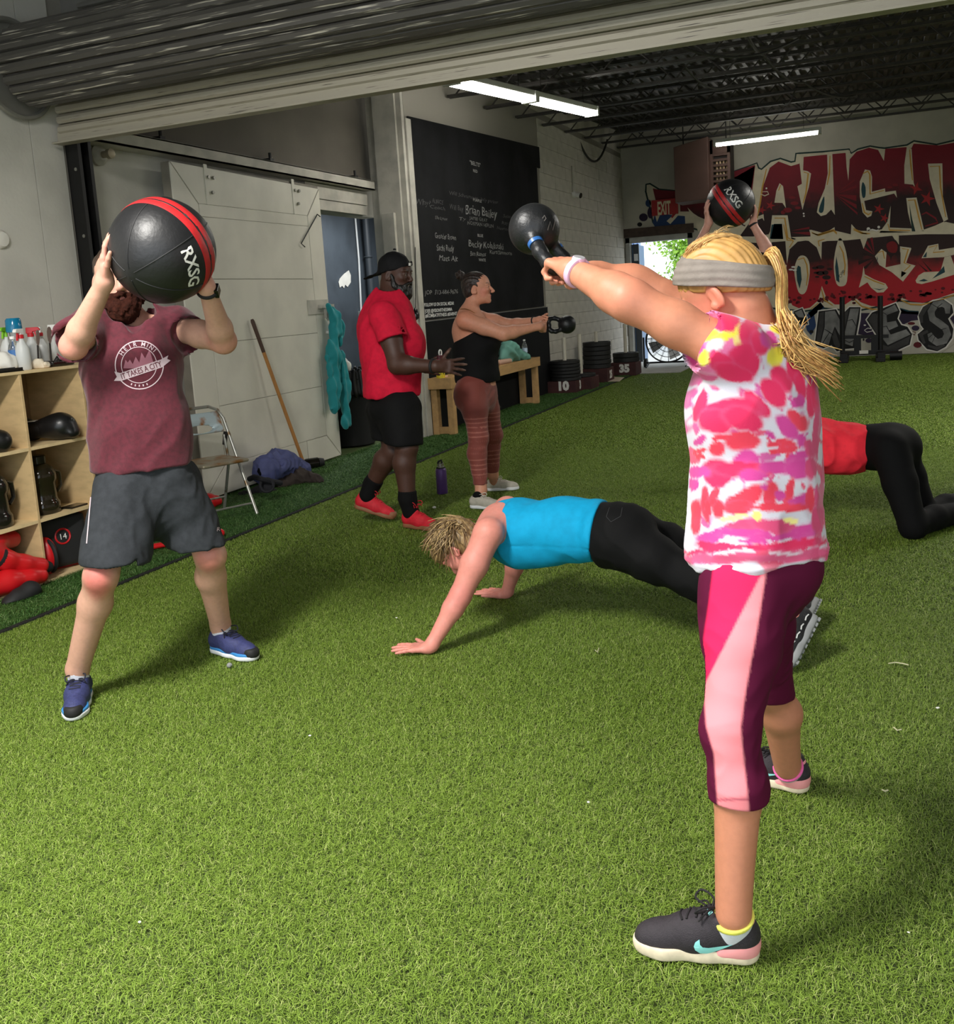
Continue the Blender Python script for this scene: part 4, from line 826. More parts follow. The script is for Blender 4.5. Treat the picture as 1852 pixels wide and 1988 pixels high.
# exit sign
e0, e1 = PY(*Z5(400, 800), YB-0.03), PY(*Z5(722, 955), YB-0.03)
t = thing('exit_sign', (e0+e1)/2, 'red EXIT sign on the graffiti wall over the far doorway', 'sign')
MB().box((e0[0], YB-0.06, e1[2]), (e1[0], YB-0.025, e0[2])).obj('plate', M('exit red', (172, 36, 36), 0.6), t, bev=0.004)
b = MB(); vs, fs = text_mesh('EXIT', 1.0, bold=0.03); c = PY(*Z5(548, 885), YB-0.062); wd = (e1[0]-e0[0])*0.5/(vs[:, 0].max()-vs[:, 0].min()); ht = (e0[2]-e1[2])*0.82/0.7
b.add([c+V(x*wd, 0, (y-0.35)*ht) for x, y in vs], fs); b.obj('lettering', M('exit cream', (226, 214, 178), 0.6), t)
# unit heater
hy = 18.9; q = lambda x, y, yy=hy: PY(*Z5(x, y), yy)
a0, a1 = q(662, 160), q(1092, 775); c0, c1 = q(1100, 90, hy+0.25), q(1352, 640, hy+0.25)
t = thing('unit_heater', V((a0[0]+a1[0])/2, hy, a1[2]), 'brown metal unit heater with slatted grille hung from the ceiling above the exit', 'heater')
mHt = M('heater brown', (96, 70, 60), 0.6, var=0.15, vscale=3)
MB().hexa([V(a0[0], hy, a1[2]-0.02), V(a1[0], hy, a1[2]+0.0), V(a1[0]+.02, hy+0.7, a1[2]), V(a0[0], hy+0.7, a1[2]-0.02), V(a0[0], hy, a0[2]), V(a1[0], hy, a0[2]+0.12), V(a1[0]+.02, hy+0.7, a0[2]+0.12), V(a0[0], hy+0.7, a0[2])]).obj('casing', mHt, t, bev=0.01)
MB().box((c0[0], hy+0.30, c1[2]), (c1[0], hy+0.8, c0[2])).obj('grille_back', M('heater dark', (40, 32, 28), 0.7), t)
for i in range(7):
    z = c0[2]-0.26-(c0[2]-c1[2]-0.30)*i/6; MB().box((c0[0], hy+0.22, z-0.022), (c1[0], hy+0.31, z+0.022)).obj('slat', mHt, t)
for x in (c0[0], c1[0]-0.05): MB().box((x, hy+0.20, c1[2]), (x+0.05, hy+0.31, c0[2])).obj('side_frame', mHt, t)
MB().box((c0[0], hy+0.20, c0[2]-0.24), (c1[0], hy+0.31, c0[2])).obj('top_frame', mHt, t)
for i in range(1, 6):
    z = c0[2]-0.26-(c0[2]-c1[2]-0.30)*(i+0.5)/6
    for k in range(4):
        x = c0[0]+0.11+(c1[0]-c0[0]-0.18)*k/3; MB().cyl((x, hy+0.29, z-0.03), (x, hy+0.29, z+0.03), 0.022, n=8).obj('burner_tube', M('tube brass', (186, 160, 126), 0.5, metal=0.3), t)
for x in (a0[0]+0.1, c1[0]-0.1): MB().tube([(x, hy+0.5, c0[2]-0.02), (x, hy+0.5, roofz(hy)+0.37)], 0.012, 6).obj('hanger_rod', mDark, t)
# weight sled
sy = 18.9; q = lambda x, y: PY(1600+x/7.35, 560+y/7.35, sy)
t = thing('weight_sled', G(1690, 702), 'black steel push sled with two upright posts before the graffiti wall', 'sled'); mSl = M('sled black', (20, 19, 20), 0.5, metal=0.3)
for x in (255, 800): p0, p1 = q(x, 120 if x < 500 else 105), q(x+2, 900); MB().cyl((p0[0], sy, 0.1), p0, 0.045, n=12).obj('post', mSl, t, True)
a, b_ = q(285, 695), q(920, 680); MB().bar(a, b_, 0.05, 0.06).obj('crossbar', mSl, t)
for x in (475, 720): a = q(x, 690); MB().box((a[0]-0.06, sy-0.02, 0.12), (a[0]+0.06, sy+0.02, a[2])).obj('plate_support', mSl, t)
a, b_ = q(235, 940), q(1060, 940)
MB().box((a[0], sy-0.45, 0.06), (a[0]+0.13, sy+0.35, 0.16)).box((b_[0]-0.35, sy-0.45, 0.06), (b_[0]-0.22, sy+0.35, 0.16)).box((a[0], sy-0.05, 0.10), (b_[0], sy+0.03, 0.18)).obj('base', mSl, t, bev=0.006)
for x in (a[0]+0.06, b_[0]-0.3): MB().box((x-0.08, sy-0.5, 0), (x+0.08, sy+0.4, 0.07)).obj('skid', mSl, t, bev=0.01)
p = q(1020, 1035); MB().cyl((p[0]-0.1, sy-0.2, 0.08), (p[0]+0.1, sy-0.2, 0.08), 0.08, n=14).obj('wheel', mSl, t, True)
p = q(565, 905); MB().box((p[0]-0.075, sy-0.06, p[2]-0.03), (p[0]+0.075, sy-0.052, p[2]+0.03)).obj('sticker', mWhite, t)
# exit doorway
t = struct('door_1', MB().box((DX0-0.04, YB-0.03, 0), (DX0+0.05, YB+0.2, DZ)).box((DX1-0.07, YB-0.03, 0), (DX1+0.03, YB+0.2, DZ)).box((DX0-0.04, YB-0.03, DZ-0.13), (DX1+0.03, YB+0.2, DZ-0.02)), M('door frame grey', (176, 176, 170), 0.5, var=0.2, vscale=6), bev=0.004)
MB().box((DX0-0.06, YB-0.06, DZ-0.02), (DX1+0.06, YB-0.005, DZ+0.16)).obj('header_board', M('header brown', (78, 62, 54), 0.8, var=0.35, vscale=9), t)
lf = MB().box((DX0+0.05, YB+0.15, 0.03), (DX0+0.09, YB+1.15, DZ-0.15)).obj('door_leaf', M('leaf blue', (92, 122, 160), 0.5), t)
MB().box((DX0+0.08, YB+0.12, 0.03), (DX0+0.20, YB+0.16, DZ-0.15)).obj('leaf_edge', M('leaf edge grey', (70, 76, 82), 0.5, metal=0.4), t)
for z in (0.9, 1.6, 2.2): MB().box((DX0+0.10, YB+0.10, z-0.07), (DX0+0.18, YB+0.13, z+0.07)).obj('hinge', M('hinge white', (232, 234, 236), 0.4), t)
struct('floor_threshold', MB().box((-4.7, 17.6, -0.012), (-3.2, YB+0.3, 0.012)), M('concrete pale', (196, 194, 188), 0.8, var=0.15, vscale=5))
# outdoors
struct('ground_outside', MB().box((-30, YB+0.3, -0.25), (20, 60, -0.05)), M('yard concrete', (200, 198, 192), 0.9, var=0.1))
t = thing('container', (-6.2, 25, 0), 'blue shipping container seen through the far doorway', 'container')
MB().box((-8.8, 24.0, -0.05), (-5.86, 27.0, 3.0)).obj('body', M('container blue', (112, 146, 206), 0.5), t, bev=0.02)
for i in range(6): MB().box((-5.86, 24.15+i*0.47, 0.1), (-5.83, 24.4+i*0.47, 2.85)).obj('rib', M('container blue', (0, 0, 0)), t)
for z0, z1 in ((2.2, 2.75), (0.3, 1.3)): MB().box((-6.25, 23.98, z0), (-5.98, 24.0, z1)).obj('notice', mWhite, t)
cx_, cy_ = -6.1, 32.0
t = thing('parked_car', (cx_, cy_, 0), 'pale silver car parked outside beyond the far doorway', 'car'); mCar = M('car silver', (206, 212, 220), 0.3, metal=0.2)
S = Sdf(); S.box((cx_, cy_, 0.62), (2.1, 0.85, 0.34), rnd=0.2); S.box((cx_-0.2, cy_, 1.1), (1.2, 0.72, 0.38), rnd=0.25, k=0.15)
soft('body', S, 0.07, t, mCar)
MB().box((cx_-1.1, cy_-0.745, 1.0), (cx_-0.25, cy_-0.72, 1.33)).box((cx_-0.15, cy_-0.745, 1.0), (cx_+0.7, cy_-0.72, 1.33)).obj('side_window', M('car glass', (60, 70, 80), 0.1), t)
for sx in (-1.3, 1.3):
    for s in (-0.8, 0.8): MB().cyl((cx_+sx, cy_+s-0.1, 0.26), (cx_+sx, cy_+s+0.1, 0.26), 0.31, n=18).obj('wheel', M('tyre', (30, 30, 32), 0.8), t, True)
def tree(pos, h, w, n, label, seed, ww=0.13):
    t = thing('leafy_tree', pos, label, 'tree'); r = np.random.default_rng(seed); p = V(*pos)
    b = MB(); b.tube([p, p+V(0.1, 0, h*0.5), p+V(0.05, 0.1, h*0.85)], [0.09, 0.06, 0.03], 7); tips = []
    for i in range(14):
        a = p+V(0.08, 0, h*r.uniform(0.35, 0.8)); e = a+V(r.uniform(-w, w), r.uniform(-w, w)*0.6, r.uniform(0.1, h*0.35)); b.tube([a, (a+e)/2+V(0, 0, 0.1), e], [0.025, 0.015, 0.008], 5); tips += [a*0.5+e*0.5, e]
    b.obj('trunk', M('bark', (96, 84, 66), 0.9), t)
    b = MB()
    for i in range(n):
        c = tips[r.integers(len(tips))]+r.normal(0, 0.16, 3); d = nrm(r.normal(size=3)+V(0, 0, -0.3)); u = nrm(np.cross(d, r.normal(size=3))); l = ww*r.uniform(0.6, 1.3)
        b.add([c, c+d*l*0.5+u*l*0.28, c+d*l, c+d*l*0.5-u*l*0.28], [(0, 1, 2, 3)])
    o = b.obj('foliage', M('leaf bright', (150, 196, 62), 0.5, var=0.25, vscale=3), t); o['kind'] = 'stuff'
tree((-4.15, 24.0, -0.05), 3.1, 0.75, 2400, 'bright yellow-green leafy tree outside the far doorway', 3)
tree((-4.9, 27.5, -0.05), 1.0, 0.7, 1200, 'low bright green shrub outside behind the floor fan', 4)
# floor fan
fy = 18.95; c = PY(1297, 668, fy); fr = 0.42
t = thing('floor_fan', G(1290, 712), 'large round wire-guarded floor fan on wheels before the far doorway', 'fan'); mFan = M('fan black', (22, 22, 24), 0.45, metal=0.3)
c = V(c[0], fy, 0.52); ax = nrm(V(0.15, -1, 0.12)); b = MB(); x, y, z = frame(ax)
for dz, rr in ((-0.11, fr), (0.0, fr+0.005), (0.11, fr)): b.torus(c+z*dz, ax, rr, 0.012, 40, 6)
b.obj('ring', mFan, t, True)
for sgn in (-1, 1):
    b = MB()
    for r in (0.12, 0.22, 0.32): b.torus(c+z*(sgn*(0.12+0.03*(1-r/fr))), ax, r, 0.004, 28, 5)
    for i in range(16): a = 2*math.pi*i/16; d = x*math.cos(a)+y*math.sin(a); b.tube([c+d*0.06+z*sgn*0.15, c+d*0.25+z*sgn*0.14, c+d*fr+z*sgn*0.11], 0.004, 5)
    b.obj('guard', mFan, t)
MB().cyl(c-z*0.18, c+z*0.05, 0.09, n=16).obj('motor', M('fan grey', (130, 132, 134), 0.4, metal=0.4), t, True)
for i in range(4):
    a = 2*math.pi*i/4+0.4; d = x*math.cos(a)+y*math.sin(a); e = np.cross(ax, d); b = MB(); b.prism([c+d*0.07-e*0.04+z*0.04, c+d*0.36-e*0.12+z*0.06, c+d*0.36+e*0.10-z*0.03, c+d*0.07+e*0.04-z*0.01], z*0.006); b.obj('blade', M('fan blade', (150, 152, 154), 0.4, metal=0.5), t)
x0, x1 = c[0]-fr-0.06, c[0]+fr+0.06
MB().tube([(x0, fy, 0.60), (x0, fy, 0.16), (x0+0.06, fy, 0.10), (x1-0.06, fy, 0.10), (x1, fy, 0.16), (x1, fy, 0.60)], 0.018, 8).obj('cradle', mFan, t, True)
MB().tube([(x0+0.1, fy+0.02, 0.10), (x0+0.1, fy-0.32, 0.03)], 0.014, 6).tube([(x1-0.1, fy+0.02, 0.10), (x1-0.1, fy-0.32, 0.03)], 0.014, 6).obj('foot', mFan, t, True)
for xx in (x0+0.02, x1-0.02): MB().cyl((xx-0.03, fy+0.05, 0.095), (xx+0.03, fy+0.05, 0.095), 0.09, n=18).obj('wheel', M('fan wheel', (28, 28, 28), 0.6), t, True)
# ------------------------------------------------------------------ cubby shelf on the left
mPly = M('plywood', (206, 176, 128), 0.6, var=0.16, vscale=3, stretch=(3, 1, 8), bump=0.05, bscale=40)
mPlyE = M('ply edge', (226, 200, 152), 0.6, var=0.12, vscale=20)
SXF, SXB = -4.48, -4.93
DY = [2.74, 3.20, 3.67, 4.135, 4.60, 5.05]; TH = 0.018; SZs = [0.012, 0.375, 0.80, 1.24]
cub = thing('storage_cubby', ((SXF+SXB)/2, 3.9, 0), 'pale plywood cubby shelf full of sparring gear along the left wall', 'shelf')
for i, y in enumerate(DY):
    MB().box((SXB, y-TH/2, 0), (SXF, y+TH/2, SZs[3]-0.009)).obj('side_panel' if i in (0, len(DY)-1) else 'divider', mPly, cub, bev=0.0015, seg=1)
for z in SZs[:3]:
    for i in range(len(DY)-1): MB().box((SXB, DY[i]+TH/2, z-TH/2), (SXF, DY[i+1]-TH/2, z+TH/2)).obj('shelf_board', mPlyE, cub)
MB().box((SXB-0.01, DY[0]-TH/2, SZs[3]-0.009), (SXF+0.004, DY[-1]+TH/2, SZs[3]+0.009)).obj('top_board', mPlyE, cub, bev=0.0015, seg=1)
MB().box((SXB-0.012, DY[0], 0.01), (SXB-0.001, DY[-1], SZs[3]-0.01)).obj('back_panel', M('ply back', (150, 120, 84), 0.7, var=0.2, vscale=4), cub)
zt = lambda k: SZs[k]+TH/2
mBlkL = M('black leather', (20, 20, 21), 0.35, bump=0.08, bscale=40); mRedL = M('red leather', (196, 24, 30), 0.35, bump=0.06, bscale=30); mWht = M('label white', (228, 226, 220), 0.5)
mBlkF = M('black foam', (22, 22, 23), 0.7)
def glove(loc, yaw, label, main, cuffm, tilt=0.0, sc=1.0, group=None, logo=True):
    t = thing('boxing_glove', (0, 0, 0), label, 'glove', group)
    S = Sdf(); S.ell((0.10, 0, 0.075), (0.085, 0.065, 0.068)); S.cone((0.02, 0, 0.07), (0.10, 0, 0.075), 0.056, 0.066, 0.03); S.cone((0.02, 0.05, 0.07), (0.09, 0.075, 0.075), 0.028, 0.03, 0.02)
    S.ell((0.165, 0, 0.035), (0.03, 0.055, 0.03), k=0.03)
    soft('mitt', S, 0.008, t, main)
    S = Sdf(); S.cone((-0.12, 0, 0.06), (0.02, 0, 0.068), 0.052, 0.054, 0.01, (0, 0, 1), 0.9); S.plane((-0.115, 0, 0), (1, 0, 0)); S.cone((-0.2, 0, 0.06), (-0.06, 0, 0.062), 0.038, 0.036, 0.004, mode=1)
    soft('cuff', S, 0.008, t, cuffm)
    if logo: MB().box((-0.085, -0.03, 0.111), (-0.02, 0.03, 0.1145)).obj('label_patch', mWht, t)
    t.location = tuple(float(q) for q in loc); t.rotation_euler = (0, tilt, yaw); t.scale = (sc,)*3; return t
y = (DY[3]+DY[4])/2
glove((-4.64, y+0.02, zt(2)), 0.5, 'big black boxing glove lying in the upper right cubby', mBlkL, mBlkL, sc=1.12)
glove((-4.80, y-0.10, zt(2)), 1.0, 'black boxing glove with white patch behind the big one in the upper cubby', mBlkL, mBlkL)
S = Sdf(); c = V(-4.63, (DY[2]+DY[3])/2-0.02, zt(2)); S.cone(c+V(-.15, -.1, 0.17), c+V(0.10, 0.10, 0.065), 0.075, 0.06, 0.03, (0, 0, 1), 1.0); S.cone(c+V(0.0, -.13, 0.10), c+V(0.09, 0.1, 0.05), 0.06, 0.045, 0.05); S.plane(c, (0, 0, 1))
tag(soft('focus_mitt', S, 0.01, None, mBlkL), 'plain black padded mitt in the upper left cubby', 'mitt')
mSmoke = M('smoked plastic', (70, 62, 44), 0.12, trans=0.75, spec=0.5); mDrk = M('jug dark', (26, 24, 20), 0.15)
def jug(c, label, m, sc=1.0):
    c = V(*c); t = thing('water_jug', c, label, 'jug')
    MB().lathe(c, [(0.02*sc, 0), (0.078*sc, 0.0), (0.085*sc, 0.012*sc), (0.086*sc, 0.055*sc), (0.078*sc, 0.066*sc), (0.074*sc, 0.08*sc), (0.074*sc, 0.16*sc), (0.082*sc, 0.175*sc), (0.082*sc, 0.205*sc), (0.07*sc, 0.235*sc), (0.045*sc, 0.255*sc), (0.036*sc, 0.262*sc), (0.036*sc, 0.27*sc)], 28).obj('bottle', m, t, True)
    MB().lathe(c+V(0, 0, 0.262*sc), [(0.042*sc, 0), (0.042*sc, 0.035*sc), (0.036*sc, 0.042*sc)], 22).obj('cap', mDrk, t, True)
    MB().tube([c+V(0.03, 0.07, 0.21)*sc, c+V(0.03, 0.10, 0.20)*sc, c+V(0.03, 0.105, 0.13)*sc, c+V(0.03, 0.075, 0.10)*sc], 0.011*sc, 8).obj('handle', m, t, True)
    return t
jug((-4.62, DY[3]+0.17, zt(1)), 'smoky clear water jug in the middle right cubby', mSmoke, 1.16)
jug((-4.60, DY[2]+0.26, zt(1)), 'glossy black water jug in the middle left cubby', mDrk, 1.18)
tag(MB().box((-4.60, DY[3]+0.28, zt(1)+0.001), (-4.51, DY[4]-0.05, zt(1)+0.011)).obj('phone', mDrk, None, bev=0.003), 'thin black phone lying beside the smoky jug', 'phone')
# lower cubbies: sparring gear
def pad(c, ex, ey, ez, h, label, body, rim, logo=False):
    c = V(*c); t = thing('kick_pad', c-ez*h[2], label, 'pad'); S = Sdf(); S.box(c, h, [ex, ey, ez], 0.03); soft('pad', S, 0.01, t, body)
    S = Sdf(); S.box(c-ez*0.04, V(h[0]+0.012, h[1]+0.012, h[2]*0.8), [ex, ey, ez], 0.03); soft('edge', S, 0.011, t, rim); return t
c = V(-4.60, DY[3]+0.26, 0.19); ex = nrm(V(0.35, 0.93, 0)); ez = nrm(V(0.93, -0.35, 0.12)); ey = np.cross(ez, ex)
t = pad(c, ex, ey, ez, V(0.15, 0.155, 0.045), 'black punching pad with red edge and round badge in the lower right cubby', mBlkF, mRedL)
MB().torus(c+ez*0.046+ey*0.03-ex*0.01, ez, 0.045, 0.006, 24, 6).obj('badge_ring', mRedL, t, True)
b = MB(); put_text(b, '14', c+ez*0.0475+ey*0.012-ex*0.01, ex, ey, 0.05); b.obj('badge_mark', mWht, t)
S = Sdf(); c2 = V(-4.56, DY[3]+0.09, zt(0)); S.ell(c2+V(0, 0, 0.12), (0.07, 0.055, 0.115)); 
t = thing('punch_mitt', c2, 'curved red and black punch mitt against the cubby divider', 'mitt'); soft('shell', S, 0.008, t, mRedL)
b = MB(); b.torus(c2+V(0.01, 0.004, 0.12), nrm(V(0.3, 1, 0)), 0.095, 0.012, 26, 6); b.obj('seam_roll', mBlkF, t, True)
def guard(label, pts, rs, m, m2, ends=True):
    t = thing('sparring_guard', V(*pts[0])*V(1, 1, 0), label, 'guard'); S = Sdf(); S.chain(pts, rs, 0.03); S.plane((0, 0, 0.012), (0, 0, 1)); soft('padding', S, 0.009, t, m)
    k = len(pts)//2; a, b = V(*pts[k-1]), V(*pts[k]); S = Sdf(); S.cone(a*0.4+b*0.6, a*0.1+b*0.9, rs[k]*1.1, rs[k]*1.1, 0.01); soft('strap', S, 0.009, t, m2)
    if ends: S = Sdf(); e = V(*pts[-1]); d = nrm(e-V(*pts[-2])); S.cone(e+d*rs[-1]*0.3, e+d*rs[-1]*0.95, rs[-1]*0.9, rs[-1]*0.7, 0.01); soft('cuff', S, 0.009, t, m2)
    return t
c = V(-4.55, DY[2]+0.2, zt(0))
guard('curled red shin guard with black ends on top of the lower left pile', [c+V(-.05, .16, .27), c+V(-.02, .02, .29), c+V(.02, -.06, .25), c+V(.04, 0.02, .19), c+V(.06, .12, .14), c+V(.08, .22, .10)], [0.05, 0.055, 0.06, 0.055, 0.05, 0.048], mRedL, mBlkF)
guard('flat red guard at the bottom of the lower left pile', [c+V(.04, -.14, .06), c+V(.06, .0, .07), c+V(.09, .12, .06), c+V(.10, .19, .05)], [0.06, 0.065, 0.05, 0.045], mRedL, mBlkF, False)
S = Sdf(); S.chain([c+V(-.05, -.1, .14), c+V(-.04, .1, .13)], [.08, .07], 0.03); S.plane((0, 0, 0.02), (0, 0, 1)); tag(soft('sparring_boot', S, 0.01, None, mBlkF), 'black padded boot under the red guards in the lower left cubby', 'boot')
S = Sdf(); S.chain([G(25, 1170), G(62, 1158)+V(0, 0, 0.03)], [.06, .055], 0.03); S.plane((0, 0, 0.005), (0, 0, 1)); S.disp(lambda P: 0.008*hnoise(P, 30, 3)); tag(soft('crumpled_wrap', S, 0.008, None, mBlkF), 'crumpled black wrap on the turf before the lower left cubby', 'wrap')
# farther columns seen between the man's legs and beside the chair
glove((-4.62, DY[4]+0.2, zt(0)), 0.3, 'red boxing glove in the far lower cubby behind the man', mRedL, mBlkL, logo=False)
glove((-4.62, DY[4]+0.22, zt(2)), 0.6, 'red boxing glove in the far upper cubby behind the man', mRedL, mRedL, logo=False)
S = Sdf(); c = G(300, 1066, 0.02); S.cone(c+V(-.08, -.08, 0.015), c+V(.05, .12, .012), 0.03, 0.03, 0.02, (0, 0, 1), 0.6); tag(soft('hand_wrap', S, 0.008, None, mRedL), 'flat red strap lying on the dark turf at the foot of the shelf', 'strap')
for u, v, h, lb in ((428, 985, 0.10, 'small red glove on the dark turf beside the folding chair leg'), (433, 1046, 0.075, 'red head guard corner on the turf behind the grey shorts')):
    c = G(u, v); c = c+V(-0.10, -0.03, 0); S = Sdf(); S.ell(c+V(0, 0, h*0.55), (h*1.0, h*0.8, h*0.62)); S.ell(c+V(.07, .04, h*0.5), (h*0.45, h*0.35, h*0.4), k=0.02); S.disp(lambda P: 0.004*hnoise(P, 60, 2)); S.plane((0, 0, 0.004), (0, 0, 1)); 
    t = thing('sparring_glove', c, lb, 'glove'); soft('shell', S, 0.007, t, mRedL); MB().torus(c+V(-.04, 0, h*0.55), (1, 0.3, 0), h*0.6, 0.012, 20, 6).obj('cuff', mBlkF, t, True)
# on top of the shelf
TZ = SZs[3]+0.009
mHD = M('milky plastic', (226, 228, 226), 0.4, trans=0.25); mClr = M('clear plastic', (225, 232, 236), 0.08, trans=0.9)
mNoz = M('nozzle white', (240, 240, 236), 0.35); mNozR = M('nozzle red', (196, 30, 40), 0.35); mGrn = M('nozzle green', (126, 190, 40), 0.35)
def spray(u, v, X, label, head=mNoz, ring=mNozR, sc=1.0, yaw=0.0, h=0.17):
    c = PX(u, v, X); c = V(c[0], c[1], TZ); t = thing('spray_bottle', c, label, 'bottle')
    k = sc; MB().lathe(c, [(0.036*k, 0), (0.041*k, 0.006*k), (0.041*k, h*0.62*k), (0.036*k, h*0.72*k), (0.019*k, h*0.92*k), (0.015*k, h*k)], 22).obj('bottle', mHD, t, True)
    MB().lathe(c+V(0, 0, h*k-0.002), [(0.019*k, 0), (0.019*k, 0.02*k), (0.015*k, 0.022*k)], 18).obj('collar', ring, t, True)
    d = V(math.cos(yaw), math.sin(yaw), 0); s = V(-d[1], d[0], 0); z = c+V(0, 0, h*k+0.018*k); u_ = V(0, 0, 1)
    MB().prism([z-d*0.024*k-s*0.011*k, z-d*0.022*k+u_*0.036*k-s*0.011*k, z+d*0.045*k+u_*0.036*k-s*0.011*k, z+d*0.056*k+u_*0.026*k-s*0.011*k, z+d*0.056*k+u_*0.015*k-s*0.011*k, z+d*0.015*k+u_*0.010*k-s*0.011*k, z+d*0.012*k-s*0.011*k], s*0.022*k).obj('spray_head', head, t, bev=0.003)
    MB().prism([z+d*0.018*k+u_*0.012*k-s*0.005*k, z+d*0.030*k+u_*0.012*k-s*0.005*k, z+d*0.040*k-u_*0.03*k-s*0.005*k, z+d*0.033*k-u_*0.032*k-s*0.005*k], s*0.010*k).obj('trigger', head if head is mGrn else mNozR, t)
    return t
yl = math.radians(-75)
spray(48, 718, -4.56, 'nearest white spray bottle with red collar on the shelf top', yaw=yl, h=0.185)
spray(18, 700, -4.78, 'spray bottle with lime green head at the back of the shelf', mGrn, mGrn, yaw=yl, h=0.20)
spray(66, 702, -4.70, 'white spray bottle with red trigger, second from the front', mNozR, mNozR, yaw=0.6, h=0.19)
spray(84, 702, -4.74, 'white spray bottle with red collar in the middle of the shelf row', yaw=2.2, h=0.19)
spray(108, 698, -4.80, 'farthest white spray bottle in the row beside the man\'s elbow', yaw=0.5, h=0.20)
c = PX(36, 705, -4.72); c = V(c[0], c[1], TZ); t = thing('drink_bottle', c, 'tall clear bottle with a translucent blue cap on the shelf', 'bottle')
MB().lathe(c, [(0.036, 0), (0.04, 0.01), (0.04, 0.12), (0.038, 0.14), (0.04, 0.2), (0.042, 0.225)], 22).obj('bottle', mClr, t, True)
MB().lathe(c+V(0, 0, 0.222), [(0.046, 0), (0.046, 0.02), (0.044, 0.07), (0.036, 0.082)], 22).obj('cap', M('blue cap', (20, 132, 176), 0.15, trans=0.3), t, True)
MB().lathe(c+V(0, 0, 0.09), [(0.0412, 0), (0.0412, 0.045)], 22, capb=False, capt=False).obj('label_band', M('label blue', (60, 110, 170), 0.5), t, True)
c = PX(31, 712, -4.60); c = V(c[0], c[1], TZ); t = thing('water_bottle', c, 'small clear water bottle with a blue label behind the nearest spray bottle', 'bottle')
MB().lathe(c, [(0.028, 0), (0.031, 0.006), (0.03, 0.06), (0.031, 0.12), (0.024, 0.15), (0.012, 0.17), (0.012, 0.185)], 20).obj('bottle', mClr, t, True)
MB().lathe(c+V(0, 0, 0.075), [(0.0318, 0), (0.0318, 0.045)], 20, capb=False, capt=False).obj('label_band', M('label blue', (0, 0, 0)), t, True); MB().cyl(c+V(0, 0, 0.183), c+V(0, 0, 0.198), 0.0145, n=16).obj('cap', mNoz, t, True)
def crumple(name, c, r, m, label, cat, seed, amp=0.012, fq=45, h=0.006, kind=None):
    S = Sdf(); S.ell(c, r); S.disp(lambda P: amp*hnoise(P, fq, seed)+amp*0.5*np.abs(hnoise(P, fq*0.7, seed+9))); S.plane((0, 0, c[2]-r[2]*0.72), (0, 0, 1)); o = soft(name, S, h, None, m); return tag(o, label, cat)
c = PX(6, 712, -4.62); crumple('crumpled_towel', V(c[0], c[1], TZ+0.05), V(0.075, 0.08, 0.07), M('towel white', (224, 222, 214), 0.9, bump=0.2, bscale=120), 'crumpled white paper towels on the left end of the shelf top', 'towel', 3)
c = PX(75, 712, -4.56); crumple('crumpled_tissue', V(c[0], c[1], TZ+0.025), V(0.04, 0.035, 0.035), M('tissue cream', (222, 210, 188), 0.9, bump=0.2, bscale=120), 'small crumpled cream tissue beside the nearest spray bottle', 'tissue', 5, 0.008, 80, 0.004)
c = PX(88, 714, -4.53); crumple('crumpled_tissue', V(c[0], c[1], TZ+0.016), V(0.028, 0.03, 0.022), M('tissue cream', (0, 0, 0)), 'little cream tissue scrap at the shelf edge near the cables', 'tissue', 8, 0.006, 90, 0.004)
p = PX(22, 718, -4.50); t = thing('pencil_tray', V(-4.50, p[1], TZ), 'flat black plastic tray overhanging the shelf edge', 'tray'); MB().box((-4.54, p[1]-0.16, TZ+0.001), (-4.475, p[1]+0.065, TZ+0.006)).box((-4.54, p[1]-0.16, TZ+0.006), (-4.533, p[1]+0.06, TZ+0.024)).box((-4.482, p[1]-0.16, TZ+0.006), (-4.475, p[1]+0.06, TZ+0.022)).obj('tray', mDrk, t, bev=0.002)
def trowel(u0, v0, u1, v1, X, label, w):
    p0, p1 = PX(u0, v0, X), PX(u1, v1, X); p0[2] = TZ+0.0; d = nrm(p1-p0); s = V(0, 1, 0); L = np.linalg.norm(p1-p0); t = thing('hand_paddle', p0, label, 'paddle'); b = MB(); b.bar(p0, p0+d*L*0.6, 0.008, 0.008); b.obj('handle', M('paddle handle', (50, 46, 44), 0.5), t)
    pts = [p0+d*L*f+s*w*g for f, g in ((0.58, 0.15), (0.66, 0.7), (0.76, 1), (0.88, 0.95), (0.97, 0.6), (1, 0), (0.97, -.6), (0.88, -.95), (0.76, -1), (0.66, -.7), (0.58, -.15))]
    MB().prism(pts, (0.006, 0, 0)).obj('blade', M('paddle steel', (128, 112, 104), 0.4, metal=0.4), t)
trowel(99, 700, 94, 634, -4.62, 'grey oval paddle with a dark handle standing by the spray bottles', 0.017); trowel(73, 698, 72, 640, -4.60, 'narrower grey paddle standing left of the larger one', 0.012)
b = MB(); c = PX(112, 706, -4.58); c[2] = TZ; 
for i in range(5): b.tube([c+V(0.02*math.sin(i), -0.10+0.02*i, 0.006+0.004*i), c+V(0.03, -0.03, 0.035+0.006*i), c+V(0.0, 0.05, 0.03+0.004*i), c+V(0.02, 0.11-0.01*i, 0.008)], 0.005, 6)
tag(b.obj('cable_tangle', M('cable black', (30, 27, 28), 0.5), None, True), 'tangle of black cables lying at the right end of the shelf top', 'cable')['kind'] = 'stuff'
S = Sdf(); S.box(c+V(-.02, 0.02, 0.02), (0.05, 0.09, 0.018), rnd=0.012); tag(soft('goggle_case', S, 0.006, None, mDrk), 'flat black case under the cables on the shelf top', 'case')
